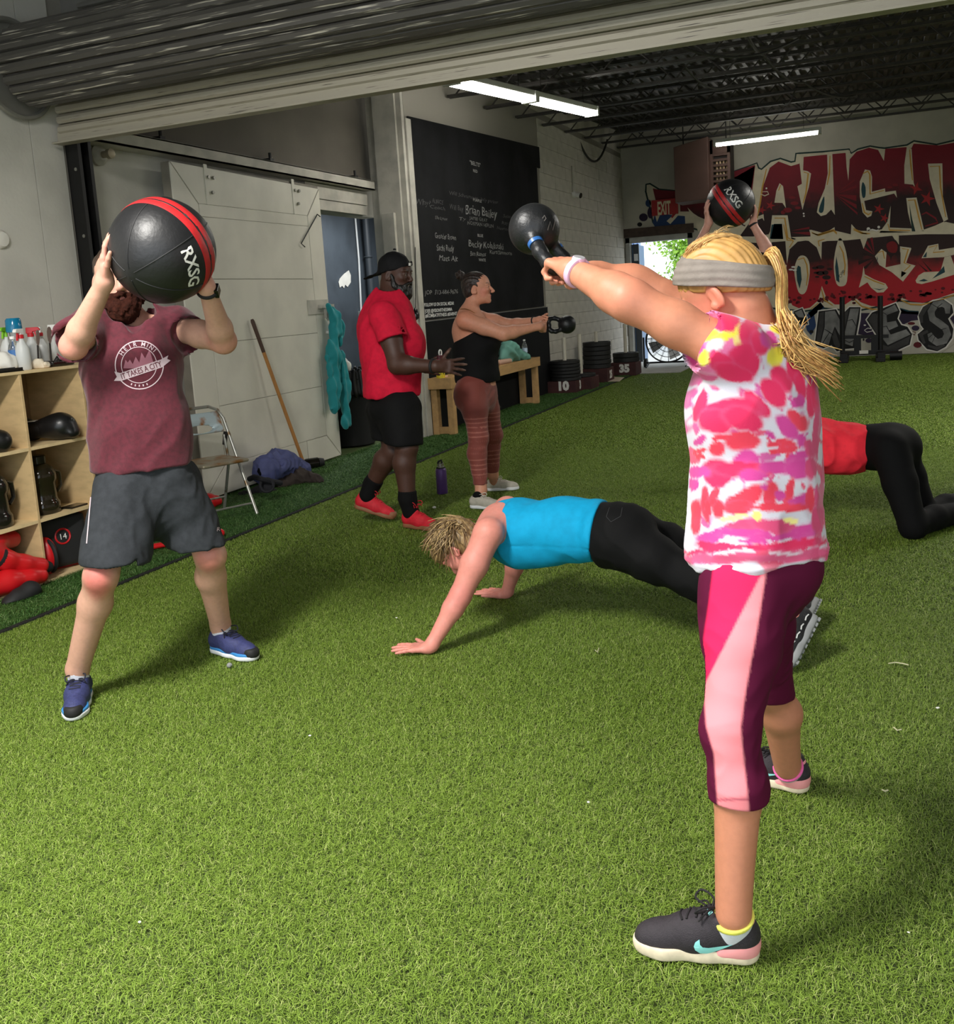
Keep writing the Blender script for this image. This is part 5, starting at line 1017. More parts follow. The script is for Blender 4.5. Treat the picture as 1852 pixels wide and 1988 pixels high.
# ------------------------------------------------------------------ folding chair
mSteel = M('worn steel', (168, 168, 160), 0.35, metal=0.7, col2=(120, 96, 66), vscale=14, contrast=(0.55, 0.66)); mSeat = M('rusty seat', (150, 142, 122), 0.45, metal=0.4, col2=(132, 92, 46), vscale=9, contrast=(0.42, 0.6)); mBack = M('rusty back', (176, 192, 196), 0.45, metal=0.3, col2=(150, 100, 52), vscale=7, contrast=(0.52, 0.64))
t = thing('folding_chair', (0, 0, 0), 'worn grey steel folding chair with rusty seat beside the sliding door', 'chair')
W2 = 0.205
b = MB(); pts = [(0.23, -W2, 0.0), (-0.13, -W2, 0.72), (-0.15, -W2+0.035, 0.79), (-0.16, -W2+0.10, 0.82), (-0.16, W2-0.10, 0.82), (-0.15, W2-0.035, 0.79), (-0.13, W2, 0.72), (0.23, W2, 0.0)]
b.tube(pts, 0.0125, 10); b.obj('front_frame', mSteel, t, True)
MB().tube([(0.185, -W2, 0.09), (0.185, W2, 0.09)], 0.008, 8).obj('stretcher', mSteel, t, True)
b = MB(); b.tube([(-0.21, -W2+0.03, 0.0), (-0.06, -W2+0.03, 0.40), (-0.095, -W2+0.03, 0.60)], 0.0115, 8); b.obj('rear_leg', mSteel, t, True)
b = MB(); b.tube([(-0.21, W2-0.03, 0.0), (-0.06, W2-0.03, 0.40), (-0.095, W2-0.03, 0.60)], 0.0115, 8); b.obj('rear_leg', mSteel, t, True)
MB().tube([(-0.17, -W2+0.03, 0.11), (-0.17, W2-0.03, 0.11)], 0.008, 8).obj('stretcher', mSteel, t, True)
for s in (-1, 1): MB().bar((-0.10, s*(W2-0.03), 0.52), (-0.09, s*(W2-0.015), 0.62), 0.022, 0.03).obj('hinge_block', mDark, t)
S = Sdf(); S.box((0.02, 0, 0.425), (0.20, 0.19, 0.014), rnd=0.013); S.ell((0.02, 0, 0.475), (0.17, 0.16, 0.045), mode=1, k=0.01); o = soft('seat', S, 0.008, t, mSeat)
S = Sdf(); S.box((-0.138, 0, 0.70), (0.012, 0.185, 0.085), [V(0.9, 0, 0.43), V(0, 1, 0), V(-0.43, 0, 0.9)], 0.010); S.ell((-0.11, 0, 0.70), (0.03, 0.16, 0.07), mode=1, k=0.01); soft('backrest', S, 0.007, t, mBack)
p = G(500, 1000); ang = math.radians(-24); t.rotation_euler = (0, 0, ang)
t.location = tuple(p-V(math.cos(ang)*0.23-math.sin(ang)*W2, math.sin(ang)*0.23+math.cos(ang)*W2, 0)+V(0, 0, 0.0)); 
# wooden pole, jackets and the teal top
p0, p1 = G(598, 923, 0.0), PX(489, 620, -4.965)
mPole = M('pole wood', (176, 122, 62), 0.5, var=0.2, vscale=6, stretch=(10, 10, 1)); t = thing('wooden_pole', p0, 'long brown wooden pole leaning against the cream sliding door', 'pole')
d = nrm(p1-p0); L = np.linalg.norm(p1-p0); MB().tube([p0+d*0.01, p0+d*L*0.5+V(0.0, 0, 0), p0+d*L*0.80], 0.016, 12).obj('shaft', mPole, t, True); MB().tube([p0+d*L*0.80, p0+d*(L-0.02), p0+d*L], [0.0165, 0.018, 0.012], 12).obj('worn_end', M('pole dark', (70, 48, 34), 0.6), t, True)
def cloth_pile(name, pts, rs, m, label, cat, seed, amp=0.018, fq=16, extra=None, h=0.010, parent=None):
    S = Sdf(); S.chain(pts, rs, 0.06)
    if extra: extra(S)
    S.disp(lambda P: amp*1.5*(np.abs(hnoise(P*np.array([1, 1, 0.45]), fq*1.1, seed))-0.35)+amp*0.9*(np.abs(hnoise(P, fq*2.4, seed+1))-0.35)); S.plane((0, 0, 0.004), (0, 0, 1), 0.01)
    o = soft(name, S, h, parent, m)
    return tag(o, label, cat) if label else o
a = lambda u, v, d: D(u, v, d)
mJk = M('navy jacket', (74, 80, 126), 0.7, var=0.2, vscale=12, bump=0.1, bscale=80); mJkD = M('jacket lining', (20, 20, 26), 0.8)
pj = G(525, 945)
t = thing('blue_jacket', pj, 'blue jacket heaped against the foot of the sliding door', 'jacket')
cloth_pile('cloth', [G(505, 938)+V(0.08, 0, 0.07), PX(520, 911, -4.77), PX(546, 899, -4.77), PX(572, 909, -4.77), G(590, 928)+V(.0, 0, 0.08)], [0.085, 0.12, 0.12, 0.10, 0.06], mJk, None, None, 4, 0.024, 15, parent=t)
MB().tube([D(484, 930, 7.68), D(494, 926, 7.62), D(510, 931, 7.58), D(528, 935, 7.62), D(545, 938, 7.72)], 0.022, 8).obj('hem', mJkD, t, True)
c = D(518, 942, 7.60); MB().torus(c, nrm(O3-c), 0.05, 0.014, 22, 8).cyl(c+V(-0.02, 0.03, 0), c+V(-0.03, 0.05, 0), 0.05, 0.04, 18).obj('cuff', mJkD, t, True)
cloth_pile('brown_hoodie', [G(548, 946)+V(0, 0, 0.03), G(580, 938)+V(0, 0, 0.05), G(618, 938)+V(0, 0, 0.02)], [0.06, 0.09, 0.05], M('brown cloth', (52, 42, 36), 0.85, var=0.2, vscale=14), 'dark brown hoodie crumpled on the turf under the pole', 'hoodie', 7, 0.014, 22)
cloth_pile('black_shirt', [G(470, 962)+V(0, 0, 0.0), G(505, 958)+V(0, 0, 0.01), G(530, 955)+V(0, 0, 0.0)], [0.035, 0.05, 0.035], M('black cloth', (24, 24, 25), 0.85), 'flattened black shirt on the turf in front of the blue jacket', 'shirt', 12, 0.010, 30)
c = G(600, 914)+V(0.0, 0.12, 0.055); t = thing('shaker_bottle', c*V(1, 1, 0), 'black bottle lying on its side beside the wooden pole', 'bottle')
MB().tube([c+V(-.1, -.10, 0), c+V(0.02, 0.02, 0)], [0.05, 0.052], 16).obj('body', mDrk, t, True); MB().tube([c+V(0.025, 0.025, 0), c+V(0.06, 0.06, 0)], [0.045, 0.035], 16).obj('cap', mBlkF, t, True)
tag(cloth_pile('grey_comb', [G(565, 991), G(585, 988)], [0.010, 0.008], mDark, None, None, 3, 0.002, 60, h=0.004), 'small dark bristly strip lying at the seam of the two turfs', 'strip')
mTeal2 = M('teal jersey', (14, 138, 144), 0.75, bump=0.12, bscale=90, sheen=0.2)
th = thing('teal_hoodie', PX(632, 592, -4.96), 'teal sleeved top hung from the latch of the sliding door', 'top')
S = Sdf(); X0 = -4.91; q = lambda u, v, dx=0.0: PX(u, v, X0+dx)
S.chain([q(638, 593), q(650, 615, .02), q(655, 645, .02)], [0.022, 0.05, 0.045], 0.03); S.chain([q(645, 600), q(662, 635), q(658, 665)], [0.02, 0.035, 0.03], 0.02)
S.chain([q(648, 640), q(646, 690), q(650, 750), q(648, 790)], [0.06, 0.085, 0.075, 0.065], 0.04, (1, 0, 0), 0.6); S.chain([q(660, 690, -.02), q(670, 750, -.02), q(672, 822, -.02)], [0.05, 0.06, 0.055], 0.03, (1, 0, 0), 0.7)
S.disp(lambda P: 0.010*np.sin(P[:, 1]*75+P[:, 2]*9+hnoise(P, 6, 2)*2)+0.005*hnoise(P, 40, 8)); soft('cloth', S, 0.008, th, mTeal2)
S = Sdf(); S.chain([q(641, 800, .03), q(660, 803, .0), q(684, 800, -.03)], [0.006, 0.006, 0.005], 0.01); 
crumple('white_rag', PX(676, 712, -5.0), V(0.03, 0.04, 0.06), M('towel white', (0, 0, 0)), 'small white rag tucked behind the teal top', 'rag', 4, 0.008, 50)
# black bin with liner
c = V(-5.38, 9.42, 0); t = thing('rubbish_bin', c, 'black rubbish bin with a bag liner in the storeroom doorway', 'bin')
MB().lathe(c, [(0.24, 0), (0.25, 0.01), (0.29, 0.72), (0.30, 0.74), (0.285, 0.74), (0.25, 0.4)], 26, capt=False).obj('bin', mBlkF, t, True)
S = Sdf(); S.cone(c+V(0, 0, 0.60), c+V(0, 0, 0.80), 0.315, 0.30, 0.01); S.cone(c+V(0, 0, 0.55), c+V(0, 0, 1.0), 0.24, 0.27, 0.01, mode=1); S.plane(c+V(0, 0, 0.55), (0, 0, 1)); S.plane(c+V(0, 0, 0.84), (0, 0, -1))
S.disp(lambda P: 0.014*np.sin(np.arctan2(P[:, 1]-c[1], P[:, 0]-c[0])*26+hnoise(P, 8, 1)*2)); soft('bag_liner', S, 0.014, t, M('bag black', (16, 16, 17), 0.3))
# ------------------------------------------------------------------ timber bench and what is on it
mPine = M('pine', (200, 158, 104), 0.6, var=0.18, vscale=3, stretch=(6, 1.2, 6), bump=0.05)
bt = thing('timber_bench', (-4.62, 11.5, 0), 'long pine bench with leg frames along the chalkboard wall', 'bench')
BX0, BX1, BY0, BY1, BZ = -4.655, -4.40, 9.98, 13.15, 0.66
for i in range(2): x0 = BX0+0.006+(BX1-BX0-0.01)/2*i; MB().box((x0, BY0, BZ-0.035), (x0+(BX1-BX0)/2-0.01, BY1, BZ)).obj('top_plank', mPine, bt, bev=0.004)
MB().box((BX1+0.0, BY0, BZ-0.125), (BX1+0.036, BY1, BZ+0.002)).obj('front_apron', mPine, bt, bev=0.003); MB().box((BX0, BY0-0.036, BZ-0.125), (BX1+0.036, BY0-0.001, BZ+0.002)).obj('end_apron', mPine, bt, bev=0.003)
for y in (BY0+0.03, BY1-0.14):
    for x in (BX0+0.0, BX1-0.06): MB().box((x, y, 0), (x+0.075, y+0.09, BZ-0.036)).obj('leg', mPine, bt, bev=0.003)
    MB().box((BX0+0.076, y+0.01, 0.015), (BX1-0.061, y+0.05, 0.095)).obj('foot_rail', mPine, bt, bev=0.003)
bq = lambda u, v: PX(u, v, -4.52)
p = bq(855, 690); c = V(-4.50, PX(856, 735, -4.50)[1], BZ); t = thing('flask', c, 'maroon and yellow flask with a loop lid on the bench behind the man\'s hand', 'bottle')
MB().lathe(c, [(0.05, 0), (0.05, 0.10)], 20).obj('base', M('flask yellow', (226, 200, 40), 0.4), t, True); MB().lathe(c+V(0, 0, 0.10), [(0.05, 0), (0.05, 0.10), (0.044, 0.115)], 20).obj('body', M('flask pink', (150, 40, 66), 0.4), t, True)
MB().lathe(c+V(0, 0, 0.215), [(0.04, 0), (0.04, 0.04)], 18).obj('lid', M('flask maroon', (88, 24, 40), 0.4), t, True); MB().torus(c+V(0.0, 0.03, 0.28), (1, 0, 0), 0.035, 0.008, 20, 6).obj('lid_loop', mNoz, t, True)
e = nrm(O3-c)*V(1, 1, 0); e = nrm(e); s = np.cross(V(0, 0, 1), e); b = MB()
ang = np.linspace(0, 6.283, 22, endpoint=False); hp = [c+V(0, 0, 0.155)+e*0.052+s*0.0016*16*np.sin(a)**3*0.9+V(0, 0, 0.0016)*(13*np.cos(a)-5*np.cos(2*a)-2*np.cos(3*a)-np.cos(4*a)) for a in ang]
b.prism(hp, e*0.003); b.obj('heart_mark', M('flask cream', (236, 206, 200), 0.5), t)
b = MB(); put_text(b, 'SET 4', c+V(0, 0, 0.04)+e*0.0515, s, V(0, 0, 1), 0.035); b.obj('lettering', mDark, t)
p = PX(836, 727, -4.50); tag(MB().box((-4.56, max(p[1]-0.07, BY0+0.01), BZ+0.0005), (-4.48, max(p[1]-0.07, BY0+0.01)+0.15, BZ+0.014)).obj('phone', M('phone pink', (226, 178, 160), 0.4), None, bev=0.004), 'pale pink phone lying on the near end of the bench', 'phone')
p = PX(992, 690, -4.5); S = Sdf(); S.ell((-4.52, p[1], BZ+0.12), (0.12, 0.30, 0.15)); S.ell((-4.46, p[1]+0.22, BZ+0.06), (0.10, 0.16, 0.07), k=0.05); S.ell((-4.40, p[1]+0.30, BZ+0.02), (0.05, 0.10, 0.06), k=0.05)
S.disp(lambda P: 0.022*np.sin(P[:, 1]*22+P[:, 2]*30+hnoise(P, 8, 3)*2.5)+0.008*hnoise(P, 40, 4)); S.plane((0, 0, BZ+0.002), (0, 0, 1)); tag(soft('mint_towel', S, 0.011, None, M('mint cloth', (110, 164, 150), 0.85, bump=0.1, bscale=80)), 'crumpled mint green towel heaped on the far end of the bench', 'towel')
p = PX(975, 693, -4.47); S = Sdf(); S.chain([(-4.45, p[1]-0.15, BZ+0.035), (-4.44, p[1]+0.20, BZ+0.03)], [0.035, 0.03], 0.02); tag(soft('shoe', S, 0.01, None, M('shoe tan', (196, 160, 140), 0.7)), 'tan flat shoe under the mint towel on the bench', 'shoe')
c = V(-4.47, PX(1019, 690, -4.47)[1], BZ); t = thing('water_bottle', c, 'clear plastic water bottle standing at the far end of the bench', 'bottle')
MB().lathe(c, [(0.036, 0), (0.04, 0.01), (0.038, 0.08), (0.04, 0.17), (0.03, 0.21), (0.014, 0.235), (0.014, 0.25)], 20).obj('bottle', mClr, t, True); MB().cyl(c+V(0, 0, 0.25), c+V(0, 0, 0.27), 0.017, n=14).obj('cap', mNoz, t, True); MB().lathe(c+V(0, 0, 0.09), [(0.0408, 0), (0.0408, 0.06)], 20, capb=False, capt=False).obj('label_band', M('label pale', (190, 210, 230), 0.5), t, True)
tag(MB().tube([G(993, 776)+V(-.1, 0, .05), G(995, 780)+V(-.07, 0, 0.015), G(1002, 782)+V(-.06, 0, .02)], [0.02, 0.03, 0.02], 8).obj('paper_wad', mNoz, None, True), 'scrap of white paper behind the far bench leg', 'scrap')
# purple flask on the turf
c = G(859, 958); t = thing('steel_flask', c, 'purple insulated flask standing on the turf between the two people', 'bottle')
MB().lathe(c, [(0.040, 0), (0.043, 0.004), (0.043, 0.185), (0.039, 0.20), (0.031, 0.208)], 26).obj('body', M('flask purple', (92, 62, 128), 0.4, metal=0.2, var=0.1, vscale=30), t, True)
MB().lathe(c+V(0, 0, 0.206), [(0.030, 0), (0.030, 0.014), (0.026, 0.016), (0.026, 0.036), (0.02, 0.038)], 22).obj('neck', M('neck steel', (176, 174, 170), 0.25, metal=0.8), t, True)
MB().tube([c+V(-0.018, -0.008, 0.24), c+V(-0.012, -0.004, 0.258), c+V(0.008, 0.003, 0.266), c+V(0.012, 0.004, 0.244)], 0.009, 8).obj('spout', mBlkF, t, True); MB().lathe(c+V(0, 0, 0.203), [(0.036, 0), (0.036, 0.008)], 22).obj('lid_ring', mBlkF, t, True)
# ------------------------------------------------------------------ plate stacks on numbered boxes
mBox = M('box maroon', (74, 34, 34), 0.7, var=0.35, vscale=6); mPl = M('plate rubber', (24, 24, 25), 0.6); mPvc = M('pvc post', (214, 208, 190), 0.5)
def stand(u, vtop, vbot, du, n, num, lbl, uc, upole, vpole, hb, side=None, th=0.052):
    g = G(u, vbot); c0 = V(max(g[0]-0.21, -4.44), g[1]+0.22, 0); t = thing('plate_stand', c0, 'maroon plate box '+lbl+' with a white post', 'stand')
    MB().box(c0-V(0.23, 0.23, 0), c0+V(0.23, 0.23, hb)).obj('box', mBox, t, bev=0.006)
    zb = c0+V(0, 0, hb); top = D(upole, vpole, depth(zb)); ztop = top[2]
    MB().cyl(zb+V(0, 0, 0.0), V(c0[0], c0[1], ztop), 0.03, n=14).obj('post', mPvc, t, True)
    if num:
        b = MB(); put_text(b, num, c0+V(0.02, -0.2325, hb*0.30), V(1, 0, 0), V(0, 0, 1), 0.19, bold=0.012); b.obj('number', mWht, t)
    if side:
        b = MB(); put_text(b, side, c0+V(0.2325, 0, hb*0.30), V(0, 1, 0), V(0, 0, 1), 0.17, bold=0.012); b.obj('number', mWht, t)
    for i in range(n):
        p = thing('weight_plate', (c0[0], c0[1], hb+th*i), ('single black plate' if n == 1 else ['lowest', 'second', 'third', 'fourth', 'fifth', 'sixth', 'seventh'][i]+' plate from the bottom')+' on the maroon box '+lbl, 'plate', 'rubber plates '+lbl)
        o = V(c0[0]+RNG.uniform(-.008, .008), c0[1]+RNG.uniform(-.008, .008), hb+th*i+0.001); w = th-0.003
        MB().lathe(o, [(0.04, 0), (0.232, 0.0), (0.24, 0.008), (0.24, w-0.008), (0.232, w), (0.205, w), (0.195, w-0.01), (0.1, w-0.01), (0.09, w), (0.04, w), (0.04, 0)], 30, capb=False, capt=False).obj('plate', mPl, p, True)
        MB().lathe(o, [(0.032, 0.002), (0.045, 0.002), (0.045, w-0.002), (0.032, w-0.002), (0.032, 0.002)], 18, capb=False, capt=False).obj('hub', M('hub steel', (120, 120, 120), 0.4, metal=0.6), p, True)
stand(1100, 707, 764, 62, 6, '10', 'nearest to the bench', 1095, 1093, 655, 0.19, '3')
stand(1147, 718, 757, 36, 1, '', 'second from the bench', 1140, 1129, 648, 0.20)
stand(1178, 668, 743, 56, 6, '', 'third from the bench', 1160, 1157, 643, 0.24, '25', 0.075)
stand(1233, 685, 729, 54, 2, '35', 'nearest to the far doorway', 1221, 1220, 628, 0.24, None, 0.085)
a = G(1185, 742); tag(MB().prism([G(1180, 741, 0.016), G(1202, 741, 0.016), G(1212, 733, 0.016), G(1186, 732, 0.016)], (0, 0, 0.006)).obj('cardboard_sheet', M('cardboard pale', (206, 190, 166), 0.8)), 'flat pale cardboard sheet on the floor before the box numbered 35', 'cardboard')
# scraps on the turf
mScr = M('scrap white', (232, 230, 222), 0.8)
for i, (u, v, w, lb) in enumerate(((601, 1428, 7, 'white scrap on the open turf below the plank hand'), (271, 1790, 8, 'white scrap on the turf near the lower left'), (1142, 1557, 7, 'white scrap left of the pink trousers'), (1820, 1374, 7, 'white scrap near the right picture edge'), (769, 1199, 6, 'tiny white scrap beside the planking hand'), (843, 985, 8, 'white scrap between red shoe and grey shoe'), (1764, 1810, 6, 'pale scrap at the lower right'))):
    c = G(u, v, 0.014); r = w*depth(c)/F/2; S = Sdf(); S.ell(c, (r, r*0.7, r*0.5)); S.disp(lambda P: r*0.25*hnoise(P, 1.2/r, i)); tag(soft('paper_scrap', S, r*0.22, None, mScr), lb, 'scrap')
for i, (pts, lb) in enumerate((([(1725, 1288), (1738, 1286), (1752, 1288), (1764, 1291)], 'pale curl of twine on the turf right of the plank shoes'), ([(1735, 1412), (1742, 1418), (1750, 1416)], 'short pale thread on the turf at right'), ([(1712, 1533), (1718, 1536), (1724, 1534)], 'short pale fibre on the turf right of the pink shoe'), ([(1155, 1262), (1160, 1266), (1163, 1258)], 'tiny pale fibre on the turf left of the pink trousers'))):
    tag(MB().tube([G(u, v, 0.014) for u, v in pts], 0.0022, 5).obj('twine', M('twine', (200, 196, 160), 0.8), None, True), lb, 'twine')
c = G(445, 1291, 0.014); S = Sdf(); S.ell(c, (0.011, 0.008, 0.009)); S.disp(lambda P: 0.003*hnoise(P, 200, 3)); tag(soft('pebble', S, 0.003, None, M('pebble grey', (130, 132, 128), 0.6)), 'small grey lump under the blue running shoe', 'pebble')
# ------------------------------------------------------------------ people: shared builders
def trace(S, P, dr, off=0.0015, far=0.6):
    P = np.array(P, float); dr = np.broadcast_to(np.asarray(dr, float), P.shape); t = np.zeros(len(P)); d = None
    for _ in range(60):
        d = S.eval(P+dr*t[:, None])-off; t = np.minimum(t+d*0.75, far)
        if np.abs(d).max() < 4e-4: break
    return P+dr*t[:, None], np.abs(d) < 0.004
def surf_mesh(name, vs2, fs, S, m, parent, start, edge=0.012, off=0.0015, back=True):
    """flat print laid on a surface: points -> start positions and directions via start(xy)"""
    bm = bmesh.new(); vv = [bm.verts.new((x, y, 0)) for x, y in vs2]
    for f in fs:
        try: bm.faces.new([vv[i] for i in f])
        except ValueError: pass
    bmesh.ops.triangulate(bm, faces=bm.faces[:])
    for _ in range(5):
        es = [e for e in bm.edges if e.calc_length() > edge]
        if not es: break
        bmesh.ops.subdivide_edges(bm, edges=es, cuts=1); bmesh.ops.triangulate(bm, faces=[f for f in bm.faces if len(f.verts) > 3])
    bm.verts.index_update(); xy = np.array([v.co[:2] for v in bm.verts]); F_ = [[v.index for v in f.verts] for f in bm.faces]; bm.free()
    P, d = start(xy); Q, ok = trace(S, P, d, off)
    F_ = [f for f in F_ if ok[f].all()]
    return mesh(name, Q, F_, m, parent, True)
def px_start(dep):
    def f(xy): 
        dr = np.array([R@np.array([x-CX, y-CY, F]) for x, y in xy]); n = np.linalg.norm(dr, axis=1)[:, None]
        return O3+dr*(dep/F), dr/n
    return f
def tess(p):
    from mathutils.geometry import tessellate_polygon
    return p, [tuple(t) for t in tessellate_polygon([[Vector((x, y, 0)) for x, y in p]])]
def decal(name, pts, S, dep, m, parent, edge=6, off=0.0015):
    p, f = tess(pts); return surf_mesh(name, p, f, S, m, parent, px_start(dep), edge, off)
def decal_line(name, pts, w, S, dep, m, parent, closed=False, edge=6, off=0.0015):
    p = [np.array(q, float) for q in pts]; k = len(p); L_, R_ = [], []
    for i in range(k):
        a, b = (p[i-1], p[(i+1) % k]) if closed else (p[max(i-1, 0)], p[min(i+1, k-1)]); d = nrm(b-a); n = V(-d[1], d[0])*w/2; L_.append(p[i]+n); R_.append(p[i]-n)
    fs = [(i, (i+1) % k, k+(i+1) % k, k+i) for i in range(k if closed else k-1)]
    return surf_mesh(name, L_+R_, fs, S, m, parent, px_start(dep), edge, off)
def decal_text(name, txt, c, ex, ey, hpx, S, dep, m, parent, bold=0.0, width=None, edge=5, off=0.0015):
    vs, fs = text_mesh(txt, 1.0, bold=bold); w = (vs[:, 0].max()-vs[:, 0].min()); sx = hpx/0.7 if width is None else width/w
    p = [np.array(c)+np.array(ex)*x*sx+np.array(ey)*(y-0.35)*hpx/0.7 for x, y in vs]; return surf_mesh(name, p, fs, S, m, parent, px_start(dep), edge, off)
def limb_leg(S, hip, knee, ank, back, r=(0.085, 0.056, 0.056, 0.036), k=0.03):
    hip, knee, ank, back = V(*hip), V(*knee), V(*ank), nrm(back)
    mid = hip*0.55+knee*0.45; S.cone(hip, mid, r[0], r[0]*0.86, k); S.cone(mid, knee, r[0]*0.86, r[1], k)
    cf = knee*0.70+ank*0.30+back*0.018; S.cone(knee, cf, r[1]*0.93, r[2], k); S.cone(cf, ank, r[2], r[3], k); S.cone(knee, ank, r[1]*0.7, r[3], 0.02)
    S.ell(knee-back*0.018, (r[1]*0.7,)*3, k=0.025)
def limb_arm(S, sh, el, wr, r=(0.052, 0.040, 0.042, 0.026), k=0.025):
    sh, el, wr = V(*sh), V(*el), V(*wr); m = sh*0.5+el*0.5; S.cone(sh, m, r[0], r[0]*0.95, k); S.cone(m, el, r[0]*0.95, r[1], k); f = el*0.75+wr*0.25; S.cone(el, f, r[1], r[2], k); S.cone(f, wr, r[2], r[3], k)
def leg_cloth(S, pts, rs, k=0.03): S.chain(pts, rs, k)
class Shoe:
    def __init__(s, heel, toe, L=0.27, up=(0, 0, 1)):
        s.o = V(*heel); s.f = nrm(V(*toe)-s.o); u = V(*up); s.u = nrm(u-s.f*(u@s.f)); s.l = np.cross(s.u, s.f); s.L = L; s.k = L/0.28
    def p(s, x, y, z): return s.o+(s.f*x+s.l*y+s.u*z)*s.k
    def ankle(s): return s.p(0.062, 0, 0.125)
    def build(s, parent, mu, ms, label=None, mid=None, sock=None, laces=None, high=0.0, h=0.005, toe=None, slim=1.0, heelm=None):
        k = s.k; root = thing('shoe', s.p(0.1, 0, 0.0), None, None); root.parent = parent; root.location = tuple(s.p(0.1, 0, 0)-wloc(parent))
        if label: root['label'] = label
        U = Sdf(); c = lambda a, b, ra, rb, kk=0.02, **q: U.cone(s.p(*a), s.p(*b), ra*k*slim, rb*k*slim, kk, **q)
        c((0.038, 0, 0.050), (0.135, 0, 0.046), 0.036, 0.041, 0.03); c((0.135, 0, 0.044), (0.222, 0.002, 0.032), 0.040, 0.033, 0.03); c((0.212, 0.002, 0.032), (0.246, 0.002, 0.028), 0.033, 0.026, 0.03)
        c((0.036, 0, 0.06), (0.050, 0, 0.088+high), 0.037, 0.036, 0.03); c((0.09, 0, 0.075), (0.16, 0, 0.058), 0.033, 0.026, 0.03); c((0.075, 0, 0.07), (0.095, 0, 0.103+high), 0.024, 0.022, 0.025)
        U.plane(s.p(0, 0, 0.016), s.u); U.plane(s.p(0.06, 0, 0.098+high), nrm(-s.u*0.95+s.f*(-0.0)-s.f*0.1), 0.008)
        U.cone(s.p(0.060, 0, 0.070), s.p(0.064, 0, 0.16), 0.029*k, 0.031*k, 0.008, mode=1)
        s.U = U; soft('upper', U, h, root, mu)
        Q = Sdf(); Q.chain([s.p(0.036, 0, 0.015), s.p(0.12, 0, 0.014), s.p(0.21, 0.002, 0.015), s.p(0.242, 0.002, 0.018)], [0.040*k, 0.040*k, 0.044*k, 0.036*k], 0.02, s.u, 0.9); Q.plane(s.p(0, 0, 0.0015), s.u, 0.003); Q.plane(s.p(0, 0, 0.030 if not mid else 0.022), -s.u, 0.003)
        s.Q = Q; soft('sole', Q, h, root, ms)
        if mid:
            Q2 = Sdf(); Q2.chain([s.p(0.036, 0, 0.025), s.p(0.12, 0, 0.024), s.p(0.21, 0.002, 0.024), s.p(0.24, 0.002, 0.026)], [0.0385*k, 0.0385*k, 0.0425*k, 0.035*k], 0.02, s.u, 0.9); Q2.plane(s.p(0, 0, 0.019), s.u, 0.002); Q2.plane(s.p(0, 0, 0.033), -s.u, 0.003); soft('midsole', Q2, h, root, mid)
        if toe:
            T = Sdf(); T.chain([s.p(0.215, 0.002, 0.030), s.p(0.248, 0.002, 0.030)], [0.0385*k*slim, 0.0335*k*slim], 0.02); T.plane(s.p(0.222, 0, 0.03), nrm(s.f-s.u*0.25)); T.plane(s.p(0, 0, 0.010), s.u); T.plane(s.p(0, 0, 0.052), -s.u); soft('toe_cap', T, h, root, toe)
        if heelm:
            T = Sdf(); T.chain([s.p(0.036, 0, 0.030), s.p(0.12, 0, 0.018)], [0.0405*k, 0.0400*k], 0.02); T.chain([s.p(0.036, 0, 0.05), s.p(0.042, 0, 0.082)], [0.0385*k, 0.0375*k], 0.02); T.plane(s.p(0, 0, 0.014), s.u); T.plane(s.p(0.030, 0, 0.085), nrm(-s.f*0.56-s.u*0.62), 0.006); soft('heel_panel', T, h, root, heelm)
        if laces:
            for i in range(5):
                x = 0.105+i*0.015; P = np.array([s.p(x+0.004*math.sin(i*2+y*90), y, 0.14) for y in np.linspace(-0.020, 0.020, 7)])
                q, ok = trace(U, P, -s.u, 0.001*k, 0.2); MB().tube(list(q), 0.0026*k, 6).obj('lace', laces, root, True)
            b = MB(); q, ok = trace(U, np.array([s.p(0.098, 0, 0.17)]), -s.u, 0.003, 0.2); q = q[0]
            for sg in (-1, 1):
                b.tube(cr([q, q+(s.u*0.016+s.l*sg*0.018-s.f*0.004)*k, q+(s.u*0.022+s.l*sg*0.036+s.f*0.022)*k, q+(s.u*0.006+s.l*sg*0.030+s.f*0.036)*k, q+(s.l*sg*0.010+s.f*0.012)*k]), 0.0026*k, 6); b.tube(cr([q, q+(s.u*0.004+s.l*sg*0.022+s.f*0.012)*k, q+(-s.u*0.010+s.l*sg*0.036+s.f*0.030)*k]), 0.0024*k, 6)
            b.obj('lace_bow', laces, root, True)
        if sock is not None:
            W_ = Sdf(); W_.cone(s.p(0.060, 0, 0.06), s.p(0.064, 0, 0.112+high+sock[1]), 0.0345*k, sock[2] if len(sock) > 2 else 0.0375*k, 0.01); soft('sock', W_, h, root, sock[0])
        s.root = root; return root
def skin_mat(name, **k): return M(name, (255, 255, 255), 0.5, vc=True, var=0.07, vscale=60, bump=0.05, bscale=260, sss=0.10, spec=0.35, **k)
mSkin = skin_mat('skin'); mSkinD = M('skin dark', (255, 255, 255), 0.55, vc=True, var=0.12, vscale=60, bump=0.05, bscale=260, sss=0.04, spec=0.5)
def cloth_mat(name, col, rough=0.85, **k): return M(name, col, rough, spec=0.2, bump=k.pop('bump', 0.12), bscale=k.pop('bscale', 260), **k)
def folds(S, amp, fq, seed, dirv=(0, 0, 1), stretch=0.25, mask=None):
    d = nrm(dirv)
    def f(P):
        Q = P-np.outer(P@d, d)*(1-stretch); v = hnoise(Q, fq, seed); o = amp*(np.abs(v)*1.4-0.6)
        return o if mask is None else o*mask(P)
    S.disp(f)
def hair_mat(name, c1, c2, st=(40, 40, 6)): return M(name, c1, 0.45, col2=c2, vscale=3.0, stretch=st, contrast=(0.35, 0.65), bump=0.5, bscale=3, detail=6)
